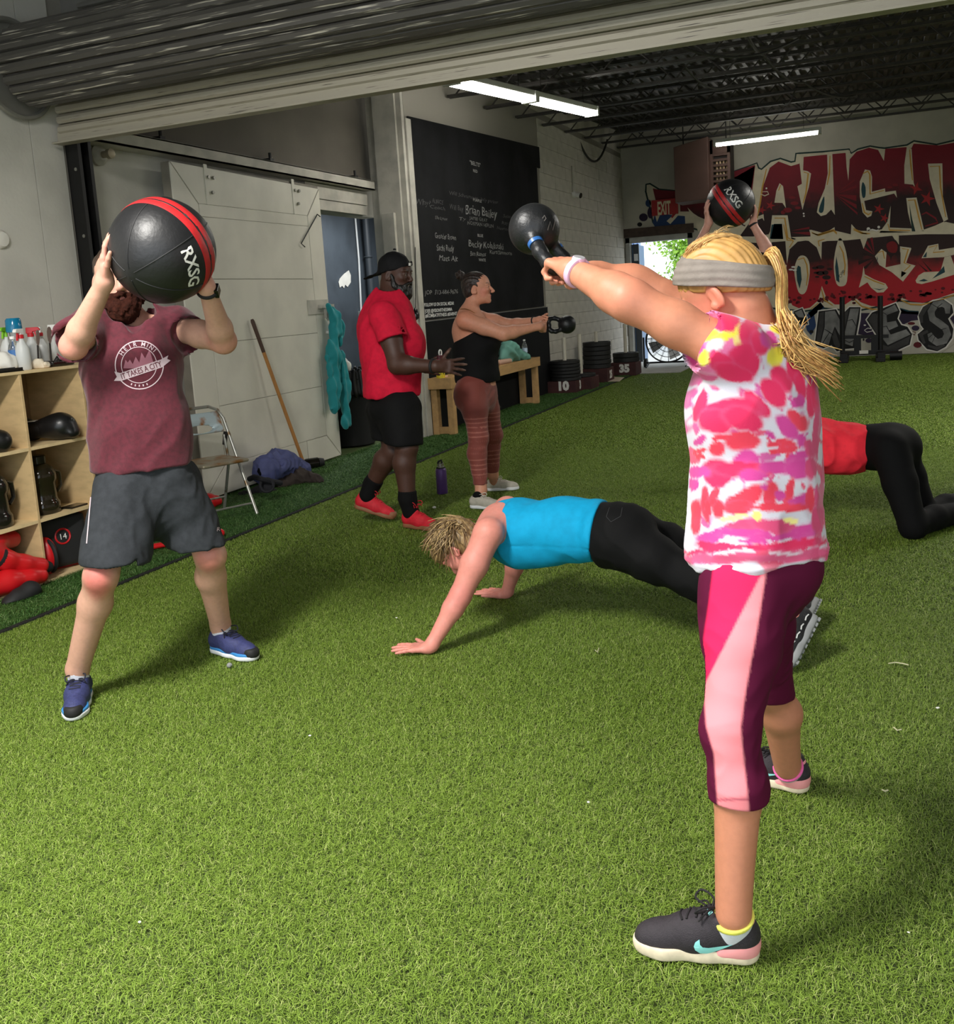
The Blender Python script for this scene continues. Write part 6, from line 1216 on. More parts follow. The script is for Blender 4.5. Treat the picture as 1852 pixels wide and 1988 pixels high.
def strands(name, curves, r, m, parent, n=5):
    b = MB()
    for c in curves: b.tube(c, [r*(1-0.75*i/(len(c)-1)) for i in range(len(c))], n)
    o = b.obj(name, m, parent, True, angle=False); o['kind'] = 'stuff'; return o
def bez(pts, n=9):
    pts = [np.array(p, float) for p in pts]; k = len(pts)-1
    return [sum(math.comb(k, i)*(1-t)**(k-i)*t**i*pts[i] for i in range(k+1)) for t in np.linspace(0, 1, n)]
def cr(pts, n=4):
    p = [np.array(q, float) for q in pts]; p = [2*p[0]-p[1]]+p+[2*p[-1]-p[-2]]; o = []
    for i in range(1, len(p)-2):
        a, b, c, d = p[i-1:i+3]
        for t in np.arange(n)/n: o.append(0.5*((2*b)+(c-a)*t+(2*a-5*b+4*c-d)*t*t+(3*b-a-3*c+d)*t**3))
    return o+[p[-2]]
# ------------------------------------------------------------------ medicine balls and kettlebells
mBall = M('ball leather', (30, 30, 32), 0.42, var=0.2, vscale=10, bump=0.12, bscale=60, rvar=0.08); mBallR = M('ball red', (196, 40, 44), 0.45, var=0.2, vscale=16, bump=0.1, bscale=80)
def med_ball(c, r, axis, tdir, lat, tlat, flip, label, tsz, rot0=0.0, WD=0.17):
    c = V(*c); t = thing('medicine_ball', c, label, 'ball'); a = nrm(axis); x = nrm(V(*tdir)-a*(V(*tdir)@a)); y = np.cross(a, x)
    S = lambda la, th: c+r*(a*math.sin(la)+math.cos(la)*(x*math.cos(th)+y*math.sin(th)))
    b = MB(); nl, nt = 36, 56; vs = [S(-math.pi/2+math.pi*i/nl, 2*math.pi*j/nt) for i in range(1, nl) for j in range(nt)]; vs += [c-a*r, c+a*r]; fs = []
    for i in range(nl-2):
        for j in range(nt): fs.append((i*nt+j, i*nt+(j+1) % nt, (i+1)*nt+(j+1) % nt, (i+1)*nt+j))
    k = (nl-1)*nt
    for j in range(nt): fs.append((k, (j+1) % nt, j)); fs.append((k+1, (nl-2)*nt+j, (nl-2)*nt+(j+1) % nt))
    b.add(vs, fs); b.obj('shell', mBall, t, True, angle=False)
    def band(l0, l1, nm, m, off, th0=0, th1=2*math.pi, n=72):
        P = [[c+(S(l0+(l1-l0)*q, th0+(th1-th0)*i/n)-c)*(1+off*(1 if 0 < q < 1 else 0.2)) for q in (0, 0.12, 0.5, 0.88, 1)] for i in range(n+1)]; bb = MB(); bb.grid(P); return bb.obj(nm, m, t, True, angle=False)
    wd = WD
    band(lat-wd, lat-0.02, 'stripe', mBallR, 0.007); band(lat+0.02, lat+wd, 'stripe', mBallR, 0.007); band(lat-0.02, lat+0.02, 'stripe_ground', mBall, 0.005)
    band(lat+wd+0.005, lat+wd+0.02, 'stitching', M('stitch pale', (190, 186, 176), 0.7), 0.008, -0.1, 0.5, 16)
    for q in range(6):
        th = 2*math.pi*q/6+0.5; bb = MB(); bb.tube([c+(S(l, th)-c)*1.001 for l in np.linspace(-1.45, lat-wd-0.02, 14)], 0.0022, 5).tube([c+(S(l, th)-c)*1.001 for l in np.linspace(lat+wd+0.02, 1.45, 14)], 0.0022, 5); bb.obj('seam', mBlkF, t, True)
    def text(txt, la0, hh, m, nm, th0, sgn, wscale=1.0):
        vs, fs = text_mesh(txt, 1.0, bold=0.02, spacing=0.95); sc = hh/0.7; bb = MB()
        P = []
        for u, v in vs:
            th = th0+sgn*u*sc*wscale/math.cos(la0); la = la0+sgn*(v-0.35)*sc; P.append(c+(S(la, th)-c)*1.004)
        bb.add(P, fs); bb.obj(nm, m, t)
    text('RXSG', tlat, tsz, mWht, 'lettering', rot0, flip)
    for q in range(7):
        th = rot0-0.9+q*0.3; bb = MB(); P = [c+(S(lat+dl, th+dt)-c)*1.008 for dl, dt in ((-0.028, -0.09), (0.03, -0.03), (0.01, 0.07), (-0.035, 0.04))]; bb.add(P, [(0, 1, 2, 3)]); bb.obj('dash', mBlkF if q % 2 else M('dash grey', (60, 58, 58), 0.6), t)
    return t
def kettlebell(c, m, lat, r, hw, label, ring=None, hr=0.0165):
    c, m, l = V(*c), V(*m), nrm(lat); up = nrm(m-c); l = nrm(l-up*(l@up)); t = thing('kettlebell', c, label, 'kettlebell'); H = np.linalg.norm(m-c)
    S = Sdf(); S.ell(c, (r, r, r), k=0.01); S.plane(c-up*r*0.9, up, 0.01)
    S.chain([c+up*r*0.72+l*hw*0.72, c+up*(r+0.35*(H-r))+l*hw*1.02, m-up*hr*1.0+l*hw*0.96, m+l*hw*0.70, m, m-l*hw*0.70, m-up*hr*1.0-l*hw*0.96, c+up*(r+0.35*(H-r))-l*hw*1.02, c+up*r*0.72-l*hw*0.72], [hr*1.25, hr*1.05, hr, hr, hr, hr, hr, hr*1.05, hr*1.25], 0.012)
    soft('bell', S, 0.0045, t, M('cast iron', (26, 27, 29), 0.42, metal=0.25, var=0.25, vscale=20, bump=0.15, bscale=120))
    if ring:
        for s in (-1, 1): q = c+up*r*0.93+l*s*hw*0.84; MB().cyl(q-up*0.004+l*s*0.001, q+up*0.006+l*s*0.003, hr*1.27, hr*1.22, 18).obj('colour_ring', ring, t, True)
    return t, S, H

def sleeve(S, sh, end, el, r0, r1, inner, k=0.025, nn=None):
    """sleeve from the shoulder to its hem at 'end', open around the arm that goes on to el"""
    sh, end, el = V(*sh), V(*end), V(*el); d = nrm(el-sh); q = Sdf(); q.cone(sh, end+d*0.05, r0, r1, 0.01); q.plane(end, -d if nn is None else nn, 0.004); q.cone(end-d*0.025, el, inner, inner, 0.003, mode=1); S.union(q, k)
# ------------------------------------------------------------------ woman in the tie-dye shirt, swinging a kettlebell
pA = thing('person', (-0.25, 2.37, 0), 'person in pink tie-dye shirt and plum leggings swinging a kettlebell, standing nearest', 'person')
fA = nrm(V(-1, 0.06, 0)); lA = nrm(V(-0.06, -1, 0)); Zu = V(0, 0, 1)
A = {}
sh_n = Shoe(G(1472, 1858), G(1256, 1838), 0.275); sh_f = Shoe(G(1568, 1537), G(1440, 1502), 0.262)
A['an'], A['af'] = D(1424, 1775, 2.115), D(1529, 1487, 2.80)
hipn, hipf = D(1462, 1120, 2.24), D(1464, 1100, 2.42); knn, knf = D(1418, 1420, 2.13), D(1494, 1335, 2.62)
pel, waist, chest = D(1468, 1070, 2.335), D(1466, 925, 2.335), D(1462, 785, 2.33); neck = D(1478, 640, 2.34)
shn, shf = D(1404, 676, 2.18), D(1448, 655, 2.50)
kbC = D(1037, 445, 2.52); kbM = D(1092, 525, 2.47); lat = nrm(V(0.12, 1, 0.0)); kup = nrm(kbM-kbC); lat = nrm(lat-kup*(lat@kup))
eln, elf = D(1222, 583, 2.22), D(1240, 556, 2.54)
wrn = kbM-lat*0.034+nrm(eln-kbM)*0.088+V(0, 0, 0.014); wrf = kbM+lat*0.034+nrm(elf-kbM)*0.088+V(0, 0, 0.014)
hA = Head(D(1404, 570, 2.345), nrm(fA*0.90-Zu*0.43+V(0, 0.16, 0)), Zu, 1.0)
S = Sdf()
limb_leg(S, hipn, knn, A['an'], -fA, (0.080, 0.048, 0.049, 0.034)); limb_leg(S, hipf, knf, A['af'], -fA, (0.078, 0.048, 0.049, 0.034))
S.cone(pel, waist, 0.125, 0.12, 0.05, fA, 0.85); S.cone(waist, chest, 0.12, 0.125, 0.05, fA, 0.85); S.cone(chest, neck-V(0, 0, 0.06), 0.12, 0.07, 0.05)
S.cone(shn, shf, 0.052, 0.052, 0.04); S.cone(neck-V(0, 0, 0.05), hA.p(0, -0.035, -0.055), 0.062, 0.056, 0.04)
limb_arm(S, shn, eln, wrn, (0.052, 0.047, 0.045, 0.028)); limb_arm(S, shf, elf, wrf, (0.056, 0.047, 0.045, 0.028))
S.cone(A['an'], sh_n.p(0.06, 0, 0.05), 0.032, 0.028, 0.008); S.cone(A['af'], sh_f.p(0.06, 0, 0.05), 0.032, 0.028, 0.008)
hA.build(S)
grip = nrm(np.cross(lat, nrm(wrn-kbM)))
for w, sg in ((wrn, -1), (wrf, 1)):
    f = nrm(kbM+lat*0.034*sg+V(0, 0, 0.020)-w); n = nrm(-Zu-f*(-Zu@f))
    hand(S, w, f, n, lat*(-sg), curl=(62, 80, 55), spread=2, size=0.93, thumb=(28, 35), tcurl=35)
    S.cone(w, w+f*0.02, 0.027, 0.024, 0.02)
sp = hA.spots(lip=(196, 110, 104), brow=(120, 84, 60))+[(eln, 0.06, (206, 128, 108), 0.35), (hA.p(0.05, 0.06, -0.02), 0.04, (222, 130, 118), 0.45), (hA.p(-0.05, 0.06, -0.02), 0.04, (222, 130, 118), 0.45), (hA.p(0.079, 0, -0.01), 0.03, (222, 128, 110), 0.4), (kbM, 0.07, (214, 136, 116), 0.35)]
skin('body', S, 0.0085, pA, (192, 128, 100), sp, [(hA.p(0, 0.01, 0.0), 0.15, 0.0042), (kbM+nrm(wrn-kbM)*0.03, 0.12, 0.003)], mSkin)
# hair, headband, ponytail
mHairA = M('blond hair', (196, 150, 86), 0.5, var=0.3, vscale=25); mBand = cloth_mat('headband grey', (134, 126, 118), 0.8, var=0.15, vscale=30)
H = Sdf(); H.ell(hA.p(0, -0.012, 0.040), V(0.084, 0.106, 0.090), hA.ax(), 0.02); H.ell(hA.p(0, -0.055, -0.005), V(0.070, 0.062, 0.072), hA.ax(), 0.03); H.ell(hA.p(0, 0.0, 0.075), V(0.066, 0.072, 0.060), hA.ax(), 0.03)
Hf = Sdf(); Hf.ops = list(H.ops); Hf.lo, Hf.hi = H.lo.copy(), H.hi.copy()
fn_st = lambda P: 0.0016*np.sin(hA.loc(P)[:, 0]*520+hA.loc(P)[:, 1]*60+hnoise(P, 25, 3)*2.5)
n_low = nrm(hA.z-hA.y*0.576); H.plane(hA.p(0, 0, 0.004), nrm(hA.z-hA.y*0.50), 0.01); H.cut(Sdf().ell(hA.p(0, 0.085, -0.045), V(0.09, 0.07, 0.085), hA.ax()), 0, 0.01); H.disp(fn_st)
for q in (-1, 1): H.ell(hA.p(q*0.079, -0.004, -0.012), V(0.02, 0.020, 0.034), hA.ax(), 0.004, 1)
soft('hair', H, 0.0042, pA, mHairA)
B = Sdf(); B.ell(hA.p(0, -0.010, 0.036), V(0.090, 0.115, 0.097), hA.ax(), 0.02); B.ell(hA.p(0, -0.055, -0.005), V(0.076, 0.071, 0.079), hA.ax(), 0.03); B.ell(hA.p(0, 0.036, 0.034), V(0.074, 0.071, 0.066), hA.ax(), 0.03)
B.plane(hA.p(0, 0, 0.022), n_low, 0.004); B.plane(hA.p(0, 0, 0.096), -nrm(hA.z-hA.y*0.70), 0.004); B.ell(hA.p(0, 0.0, 0.075), V(0.070, 0.077, 0.060), hA.ax(), 0.03); B.ops.insert(3, B.ops.pop()); B.disp(lambda P: 0.0014*np.sin((hA.loc(P)@np.array([0, -0.5, 0.86]))*330+hnoise(P, 14, 5)*2.2))
soft('headband', B, 0.0042, pA, mBand)
tie = D(1480, 512, 2.35)+lA*0.0; tdir = nrm(D(1497, 520, 2.35)-tie)
MB().torus(tie, nrm(D(1520, 545, 2.35)-D(1440, 500, 2.35)), 0.021, 0.009, 20, 8).torus(tie+tdir*0.006, nrm(D(1520, 545, 2.35)-D(1440, 500, 2.35)), 0.020, 0.008, 20, 8).obj('hair_tie', mBlkF, pA, True)
r = np.random.default_rng(11); cv = []; cv2 = []
for i in range(420):
    a, q = r.uniform(0, 6.283), math.sqrt(r.uniform(0, 1)); o = (lA*math.cos(a)+CAMU*math.sin(a))*q
    e = r.uniform(0, 1); wide = 1.0 if i < 240 else 1.7
    endx, endy = 1560+70*e+r.normal(0, 6), 700+35*e*r.uniform(0.2, 1.4)+r.normal(0, 8)*wide
    if r.uniform() < 0.35: endx, endy = 1535+r.normal(0, 14), 660+r.normal(0, 25)
    t2 = tie+o*0.012; jx = r.normal(0, 3)
    c = cr([t2, D(1500+jx, 502, 2.33)+o*0.028, D(1517+jx, 545, 2.31)+o*0.036, D(1518+jx, 615, 2.27)+o*0.036, D(1540+jx+r.normal(0, 5), 672, 2.225)+o*0.034*wide, D(1540*0.4+endx*0.6, 672*0.4+endy*0.6, 2.20)+o*0.022, D(endx, endy, 2.20)+o*0.012], 3)
    (cv if i % 3 else cv2).append(c)
strands('ponytail', cv, 0.0034, M('blond strand', (218, 174, 104), 0.4, var=0.3, vscale=50, stretch=(4, 4, 1)), pA); strands('ponytail', cv2, 0.0034, M('dark strand', (164, 116, 62), 0.4, var=0.3, vscale=50, stretch=(4, 4, 1)), pA)
cv = []
for i in range(520):                     # brushed-back strands over the crown
    x = r.uniform(-0.062, 0.062); y0 = r.uniform(-0.03, 0.028); P0 = np.array([hA.p(x*t_, y0+(-0.112-y0)*(1-t_), 0.22) for t_ in (1.0, 0.93, 0.83, 0.7, 0.55, 0.38, 0.2)])
    q, ok = trace(Hf, P0, -hA.z*1.0, 0.0015+r.uniform(0, 0.004), 0.35)
    if ok.all(): cv.append(list(q)+[tie+lA*r.uniform(-.012, .012)])
strands('crown_strands', cv[::2], 0.0011, M('pale strand', (224, 184, 118), 0.4, var=0.35, vscale=50), pA, 4); strands('crown_strands', cv[1::2], 0.0011, M('dark strand', (0, 0, 0)), pA, 4)
cv = [bez([hA.p(r.uniform(-.05, .05), r.uniform(-.07, .06), 0.125), hA.p(r.uniform(-.05, .05), r.uniform(-.08, .04), 0.14+r.uniform(0, .02)), hA.p(r.uniform(-.06, .06), r.uniform(-.10, .0), 0.128)], 6) for i in range(40)]
strands('flyaway_hairs', cv, 0.0007, M('pale strand', (0, 0, 0)), pA, 3)
b = MB(); b.tube([hA.p(0.080, -0.004, -0.034), hA.p(0.082, -0.003, -0.037)], 0.0022, 8); b.obj('earring', M('neck steel', (0, 0, 0)), pA, True)
# shirt
S = Sdf()
S.chain([D(1470, 1058, 2.335), D(1466, 990, 2.335), D(1466, 900, 2.335), D(1462, 790, 2.33), D(1468, 715, 2.33)], [0.198, 0.178, 0.165, 0.166, 0.142], 0.06, fA, 0.80)
S.ell(D(1408, 800, 2.30), V(0.075, 0.14, 0.10), None, 0.06)
S.cone(D(1472, 725, 2.33), D(1486, 680, 2.34), 0.115, 0.075, 0.05); S.cone(shn, shf, 0.068, 0.068, 0.05); 
hemn = nrm(Zu*0.99+fA*0.06)
S.plane(D(1470, 1073, 2.335), hemn, 0.006)
S.cone(neck+V(-0.01, 0, -0.03), neck+V(-0.05, 0, 0.12), 0.074, 0.13, 0.006, mode=1)
sleeve(S, D(1425, 680, 2.21), D(1346, 658, 2.165), eln, 0.080, 0.076, 0.064, 0.025, nrm(CAMR*0.93+CAMF*0.25-CAMU*0.10)); sleeve(S, D(1450, 660, 2.48), D(1372, 632, 2.50), elf, 0.074, 0.068, 0.06)
folds(S, 0.010, 15, 3, nrm(V(0.3, 0, 1)), 0.35); folds(S, 0.007, 34, 9, nrm(V(1, 0.3, 0)), 0.5, lambda P: np.clip((1.10-P[:, 2])/0.25, 0, 1))
S.disp(lambda P: 0.004*np.exp(-((P@hemn-(D(1470, 1073, 2.335)@hemn)-0.012)/0.006)**2)*-1.0)
Rr, Mg, Cc, Yy, Wt, Pp = (216, 34, 88), (200, 60, 142), (220, 54, 78), (226, 216, 60), (206, 203, 214), (204, 66, 112)
TD = [(300, 150, 170, 70, 0, (232, 120, 160)), (310, 330, 170, 200, 0, (224, 110, 160)), (180, 300, 60, 200, 0, (214, 70, 140)), (290, 255, 70, 40, 0, Yy), (400, 270, 90, 28, -25, Yy), (270, 430, 60, 50, -40, Yy), (340, 340, 60, 40, -30, (226, 214, 220)), (490, 210, 35, 60, 0, Yy), (420, 170, 90, 50, 0, Rr), (520, 300, 40, 40, 0, (236, 214, 120)), (600, 270, 65, 130, 0, Rr), (540, 470, 105, 130, 10, Rr), (380, 480, 60, 110, -35, Rr), (480, 560, 120, 50, 20, Rr), (670, 330, 50, 70, -20, Rr), (740, 290, 40, 55, -20, Mg), (860, 240, 110, 30, 20, Yy), (790, 415, 55, 65, 0, Yy), (835, 590, 60, 100, -15, Rr), (925, 400, 35, 40, -20, Rr), (930, 520, 36, 130, -10, Rr), (970, 650, 30, 90, -10, Rr), (1040, 740, 22, 140, 0, Rr), (1085, 720, 18, 150, 0, Rr), (1070, 330, 30, 80, -20, Rr),
 (770, 700, 70, 120, -38, Rr), (640, 790, 46, 110, -45, Rr), (440, 840, 190, 85, -5, Rr), (225, 800, 40, 110, 20, Rr), (350, 920, 110, 80, 0, Rr), (540, 900, 120, 75, 15, Rr), (950, 910, 50, 80, -40, Cc), (870, 960, 45, 100, -45, Mg), (955, 770, 32, 40, 0, Mg), (735, 1010, 40, 18, 30, Mg), (980, 1060, 36, 45, 0, Mg), (350, 1110, 55, 38, 0, Cc), (540, 1065, 115, 58, 5, Cc), (380, 1035, 60, 14, -12, Cc), (220, 1050, 38, 22, -30, Mg), (215, 1130, 48, 12, -20, Cc), (225, 1170, 30, 12, 10, Cc), (860, 1080, 70, 36, 25, Cc), (770, 1080, 40, 12, 0, Cc), (870, 1120, 70, 20, 0, Cc), (780, 1130, 30, 18, 0, Cc), (905, 1170, 22, 12, 30, Cc), (960, 1190, 70, 35, -20, Mg), (1040, 1120, 30, 60, 0, Pp), (1085, 1000, 18, 150, 0, Pp), (345, 1290, 95, 100, 0, Rr), (210, 1285, 70, 36, 0, Mg), (580, 1235, 90, 90, 0, Mg), (560, 1270, 200, 50, 5, Rr), (620, 1310, 90, 40, 0, Mg), (830, 1250, 130, 45, 0, Mg), (960, 1280, 70, 60, 0, Mg), (1050, 1270, 30, 70, 0, Pp), (175, 1380, 24, 40, 0, Mg), (560, 1480, 130, 60, -28, Cc), (520, 1550, 90, 40, 0, Cc), (375, 1560, 40, 60, 10, Cc), (265, 1520, 30, 110, -8, Cc), (335, 1470, 32, 70, 20, Cc), (200, 1620, 34, 110, 0, Cc), (290, 1580, 20, 70, 0, Cc), (745, 1470, 45, 90, 15, Cc), (885, 1440, 26, 90, 15, Cc), (820, 1460, 30, 30, 0, Mg), (700, 1410, 24, 18, 0, Mg), (960, 1500, 90, 36, -20, Mg), (830, 1545, 190, 26, -3, Cc), (1050, 1480, 30, 80, 0, Cc), (560, 1690, 150, 45, -10, Pp), (800, 1690, 160, 40, 8, Pp), (330, 1750, 110, 36, -15, Mg), (560, 1740, 160, 24, 0, Mg), (1010, 1720, 110, 50, -20, Mg), (800, 1760, 200, 16, -4, Mg), (1090, 1640, 30, 90, 0, Pp), (640, 1850, 520, 22, -3, Rr), (350, 1830, 130, 26, 6, Rr), (620, 1800, 90, 14, 0, Mg), (930, 1810, 190, 22, -4, Rr), (640, 1915, 620, 40, -2, (214, 84, 128)), (640, 1880, 300, 12, 0, (226, 200, 214)), (480, 1625, 90, 16, -12, (238, 226, 150)), (650, 1615, 30, 20, 0, (238, 226, 120)), (890, 1640, 50, 18, 0, (238, 226, 140))]
def tiedye(P, base):
    uv = proj(P); X = (uv[:, 0]-1300)*3.824; Y = (uv[:, 1]-580)*3.824
    wx = hnoise(P, 34, 25)*13+hnoise(P, 70, 21)*9+hnoise(P, 190, 22)*5; wy = hnoise(P, 34, 26)*13+hnoise(P, 70, 23)*9+hnoise(P, 190, 24)*5; X = X+wx; Y = Y+wy
    c = np.tile(lin(Wt), (len(P), 1))
    for x, y, rx, ry, an, col in TD:
        a = math.radians(an); dx, dy = X-x, Y-y; u = (dx*math.cos(a)+dy*math.sin(a))/(rx*1.12+4); v = (-dx*math.sin(a)+dy*math.cos(a))/(ry*1.12+4)
        d = np.sqrt(u*u+v*v); w = np.clip((1.12-d)/0.22, 0, 1)[:, None]; halo = np.clip((1.35-d)/0.35, 0, 1)[:, None]*0.16
        lc = lin(col); c = c*(1-halo)+lin((226, 130, 180))*halo; c = c*(1-w)+lc*w
    px, py = X-945, Y-1110; th = np.arctan2(py, px); rr = np.hypot(px, py)
    Q = np.stack([np.cos(th)*5.5, np.sin(th)*5.5, rr/150], -1); v = hnoise(Q, 2.2, 61)+0.5*hnoise(Q, 5.0, 62); white = np.clip((c.min(1)-0.25)/0.2, 0, 1)
    m = (np.clip((v-0.42)/0.22, 0, 1)*white*np.clip((1000-rr)/200+0.4, 0, 1))[:, None]; tint = np.clip(hnoise(Q, 0.9, 63)+0.5, 0, 1)[:, None]; c = c*(1-m*0.9)+(lin(Rr)*(1-tint)+lin(Mg)*tint)*m*0.9
    back = np.clip((X-1000)/120, 0, 1)*(np.sin(X/17+Y/140+hnoise(P, 30, 5)*1.5) > 0.1); c = c*(1-back[:, None]*0.85)+lin(Pp)*back[:, None]*0.85
    return c
SA_shirt = S
soft('shirt', S, 0.0055, pA, M('tie dye cotton', (255, 255, 255), 0.85, vc=True, bump=0.08, bscale=300, sheen=0.1), tiedye)
# leggings
S = Sdf(); kb_ = -fA
def leggings(S, hip, knee, ank, g):
    limb_leg(S, hip, knee, ank, -fA, (0.088+g, 0.053+g, 0.053+g, 0.039+g))
leggings(S, hipn, knn, A['an'], 0.006); leggings(S, hipf, knf, A['af'], 0.004)
S.cone(D(1470, 1105, 2.335), D(1468, 1010, 2.335), 0.150, 0.135, 0.05, fA, 0.86); S.ell(D(1528, 1098, 2.27), V(0.080, 0.085, 0.080), None, 0.05); S.ell(D(1522, 1095, 2.40), V(0.072, 0.085, 0.075), None, 0.05); S.ell(D(1405, 1180, 2.25), V(0.05, 0.06, 0.12), None, 0.06)
S.plane(D(1428, 1548, 2.12), nrm(D(1418, 1420, 2.13)-A['an']) if False else V(0, 0, 1), 0.004)
cutf = D(1512, 1408, 2.70)
S.ops.append((lambda P: np.where(P[:, 1] > 2.42, cutf[2]-P[:, 2]-0.10*(P[:, 0]-cutf[0]), -1.0), 0.004, 2, None, 0))
folds(S, 0.0035, 60, 4, nrm(fA), 0.3, lambda P: np.exp(-((P[:, 2]-knn[2]+0.02)/0.10)**2)+0.7*np.exp(-((P[:, 2]-0.70)/0.06)**2)+0.1)
fr = np.array([(1070, 1388), (1082, 1387), (1170, 1376), (1256, 1363), (1317, 1360), (1338, 1365), (1412, 1371), (1464, 1386), (1565, 1393), (1600, 1394)], float); bk = np.array([(1070, 1493), (1126, 1485), (1191, 1475), (1265, 1462), (1334, 1449), (1412, 1438), (1464, 1443), (1563, 1454), (1600, 1455)], float)
def legcol(P, base):
    uv = proj(P); c = np.tile(lin((82, 13, 46)), (len(P), 1)); xf = np.interp(uv[:, 1], fr[:, 0], fr[:, 1]); xb = np.interp(uv[:, 1], bk[:, 0], bk[:, 1]); dep = (P-O3)@R[:, 2]; axd = np.interp(uv[:, 1], [1060, 1120, 1420, 1600], [2.26, 2.235, 2.135, 2.13])
    st = lambda x, w=2.6: np.clip(x/(2*w)+0.5, 0, 1)
    m = (st(uv[:, 0]-xf)*st(xb-uv[:, 0])*(dep < axd))[:, None]; xd = 1492+(uv[:, 1]-1088)*(1365-1492)/(1334-1088); hm = (st(xd-uv[:, 0])*(uv[:, 1] < 1345))[:, None]
    lp = lin((236, 138, 146)); ln = (np.clip(1.5-np.abs(uv[:, 1]-(1553+(uv[:, 0]-1393)*-0.03))/2.4, 0, 1)*0.8)[:, None]
    col = lp*(1-hm)+lin((228, 36, 88))*hm; col = col*(1-ln)+lin((180, 80, 100))*ln; return c*(1-m)+col*m
soft('leggings', S, 0.0045, pA, M('leggings', (255, 255, 255), 0.8, vc=True, bump=0.05, bscale=400, spec=0.15), legcol)
MB().tube([D(1412, 640, 2.20), D(1425, 633, 2.21), D(1442, 625, 2.25), D(1455, 620, 2.30)], 0.0012, 5).obj('necklace', mBlkF, pA, True)
# shoes, watch
mShA = M('shoe mesh dark', (44, 38, 44), 0.7, var=0.2, vscale=120, bump=0.3, bscale=420); mSoleA = M('sole cream', (222, 208, 180), 0.7, var=0.15, vscale=60); mPinkSh = M('shoe pink', (240, 158, 160), 0.55); mAqua = M('shoe aqua', (150, 226, 224), 0.5); mLaceA = M('lace black', (24, 21, 24), 0.8); mSockW = cloth_mat('sock white', (214, 216, 226)); mSockY = cloth_mat('sock yellow', (226, 222, 100)); mSockP = cloth_mat('sock pink', (224, 100, 160))
for s, dep, lb in ((sh_n, 2.0, 'black trainer with aqua tick, pink heel and cream sole on the near foot'), (sh_f, 2.6, 'black trainer with aqua tick, pink heel and cream sole on the far foot')):
    rt = s.build(pA, mShA, mSoleA, lb, laces=mLaceA, heelm=mPinkSh, h=0.0035 if s is sh_n else 0.0045, high=0.012)
    an_ = A['an'] if s is sh_n else A['af']; b0 = s.p(0.060, 0, 0.055); dd = nrm(an_-b0); tp = b0+dd*np.linalg.norm(an_-b0)*0.92
    sl = nrm(dd+s.f*0.30); W_ = Sdf(); W_.cone(b0, an_, 0.040, 0.0435, 0.01); W_.plane(tp, -sl); soft('sock', W_, 0.004, rt, mSockW)
    W_ = Sdf(); W_.cone(b0, an_+dd*0.02, 0.0415, 0.0452, 0.004); W_.plane(tp-sl*0.011, sl, 0.003); W_.plane(tp+sl*0.001, -sl, 0.003); soft('sock_rim', W_, 0.004, rt, mSockY if s is sh_n else mSockP)
    if s is sh_n:
        zz = lambda x, y: (1220+x/6.173, 1700+y/6.173)
        decal('tick_mark', [zz(*q) for q in ((850, 765), (858, 830), (890, 862), (960, 868), (1250, 830), (1100, 890), (950, 935), (860, 932), (800, 895), (782, 850), (800, 800))], s.U, dep, mAqua, rt, 5, 0.001)
        decal('tongue_tag', [zz(*q) for q in ((945, 375), (980, 368), (1012, 440), (965, 480), (945, 440))], s.U, dep, mAqua, rt, 5, 0.001)
    else: decal('tick_mark', [(1466, 1490), (1470, 1500), (1515, 1504), (1480, 1508), (1466, 1504)], s.U, dep, mAqua, rt, 4, 0.001)
wd_ = nrm(eln-wrn); wc = wrn+wd_*0.012
wt = thing('wrist_watch', wc, None, None); wt.parent = pA; wt.location = tuple(wc-wloc(pA)); wt['label'] = 'pale pink wrist watch'
mWatch = M('watch pink', (222, 176, 204), 0.5); b = MB(); x, y, z = frame(wd_)
b.tube([wc+(x*math.cos(a)+y*math.sin(a))*0.0315 for a in np.linspace(0, 6.283, 28, endpoint=False)], 0.0062, 8, closed=True); b.tube([wc+wd_*0.008+(x*math.cos(a)+y*math.sin(a))*0.032 for a in np.linspace(0, 6.283, 28, endpoint=False)], 0.0062, 8, closed=True); b.obj('strap', mWatch, wt, True)
wn = nrm(Zu-wd_*(Zu@wd_)); MB().cyl(wc+wn*0.026, wc+wn*0.037, 0.018, 0.0165, 22).obj('case', mWatch, wt, True); MB().cyl(wc+wn*0.037, wc+wn*0.039, 0.0145, 0.014, 22).obj('dial', M('dial silver', (216, 214, 220), 0.25, metal=0.5), wt, True)
kA, SK, _ = kettlebell(kbC, kbM, lat, 0.0665, 0.058, 'black kettlebell with a blue ring held at arm\'s length by the tie-dye shirt woman', M('ring blue', (40, 90, 150), 0.4), 0.0165)
for pts in ([(1063, 447), (1068, 430), (1073, 447), (1078, 428)], [(1053, 424), (1057, 418), (1060, 424), (1056, 429)]): decal_line('cast_mark', pts, 2.0, SK, 2.3, M('cast grey', (96, 92, 88), 0.5), kA, False, 4, 0.0008)
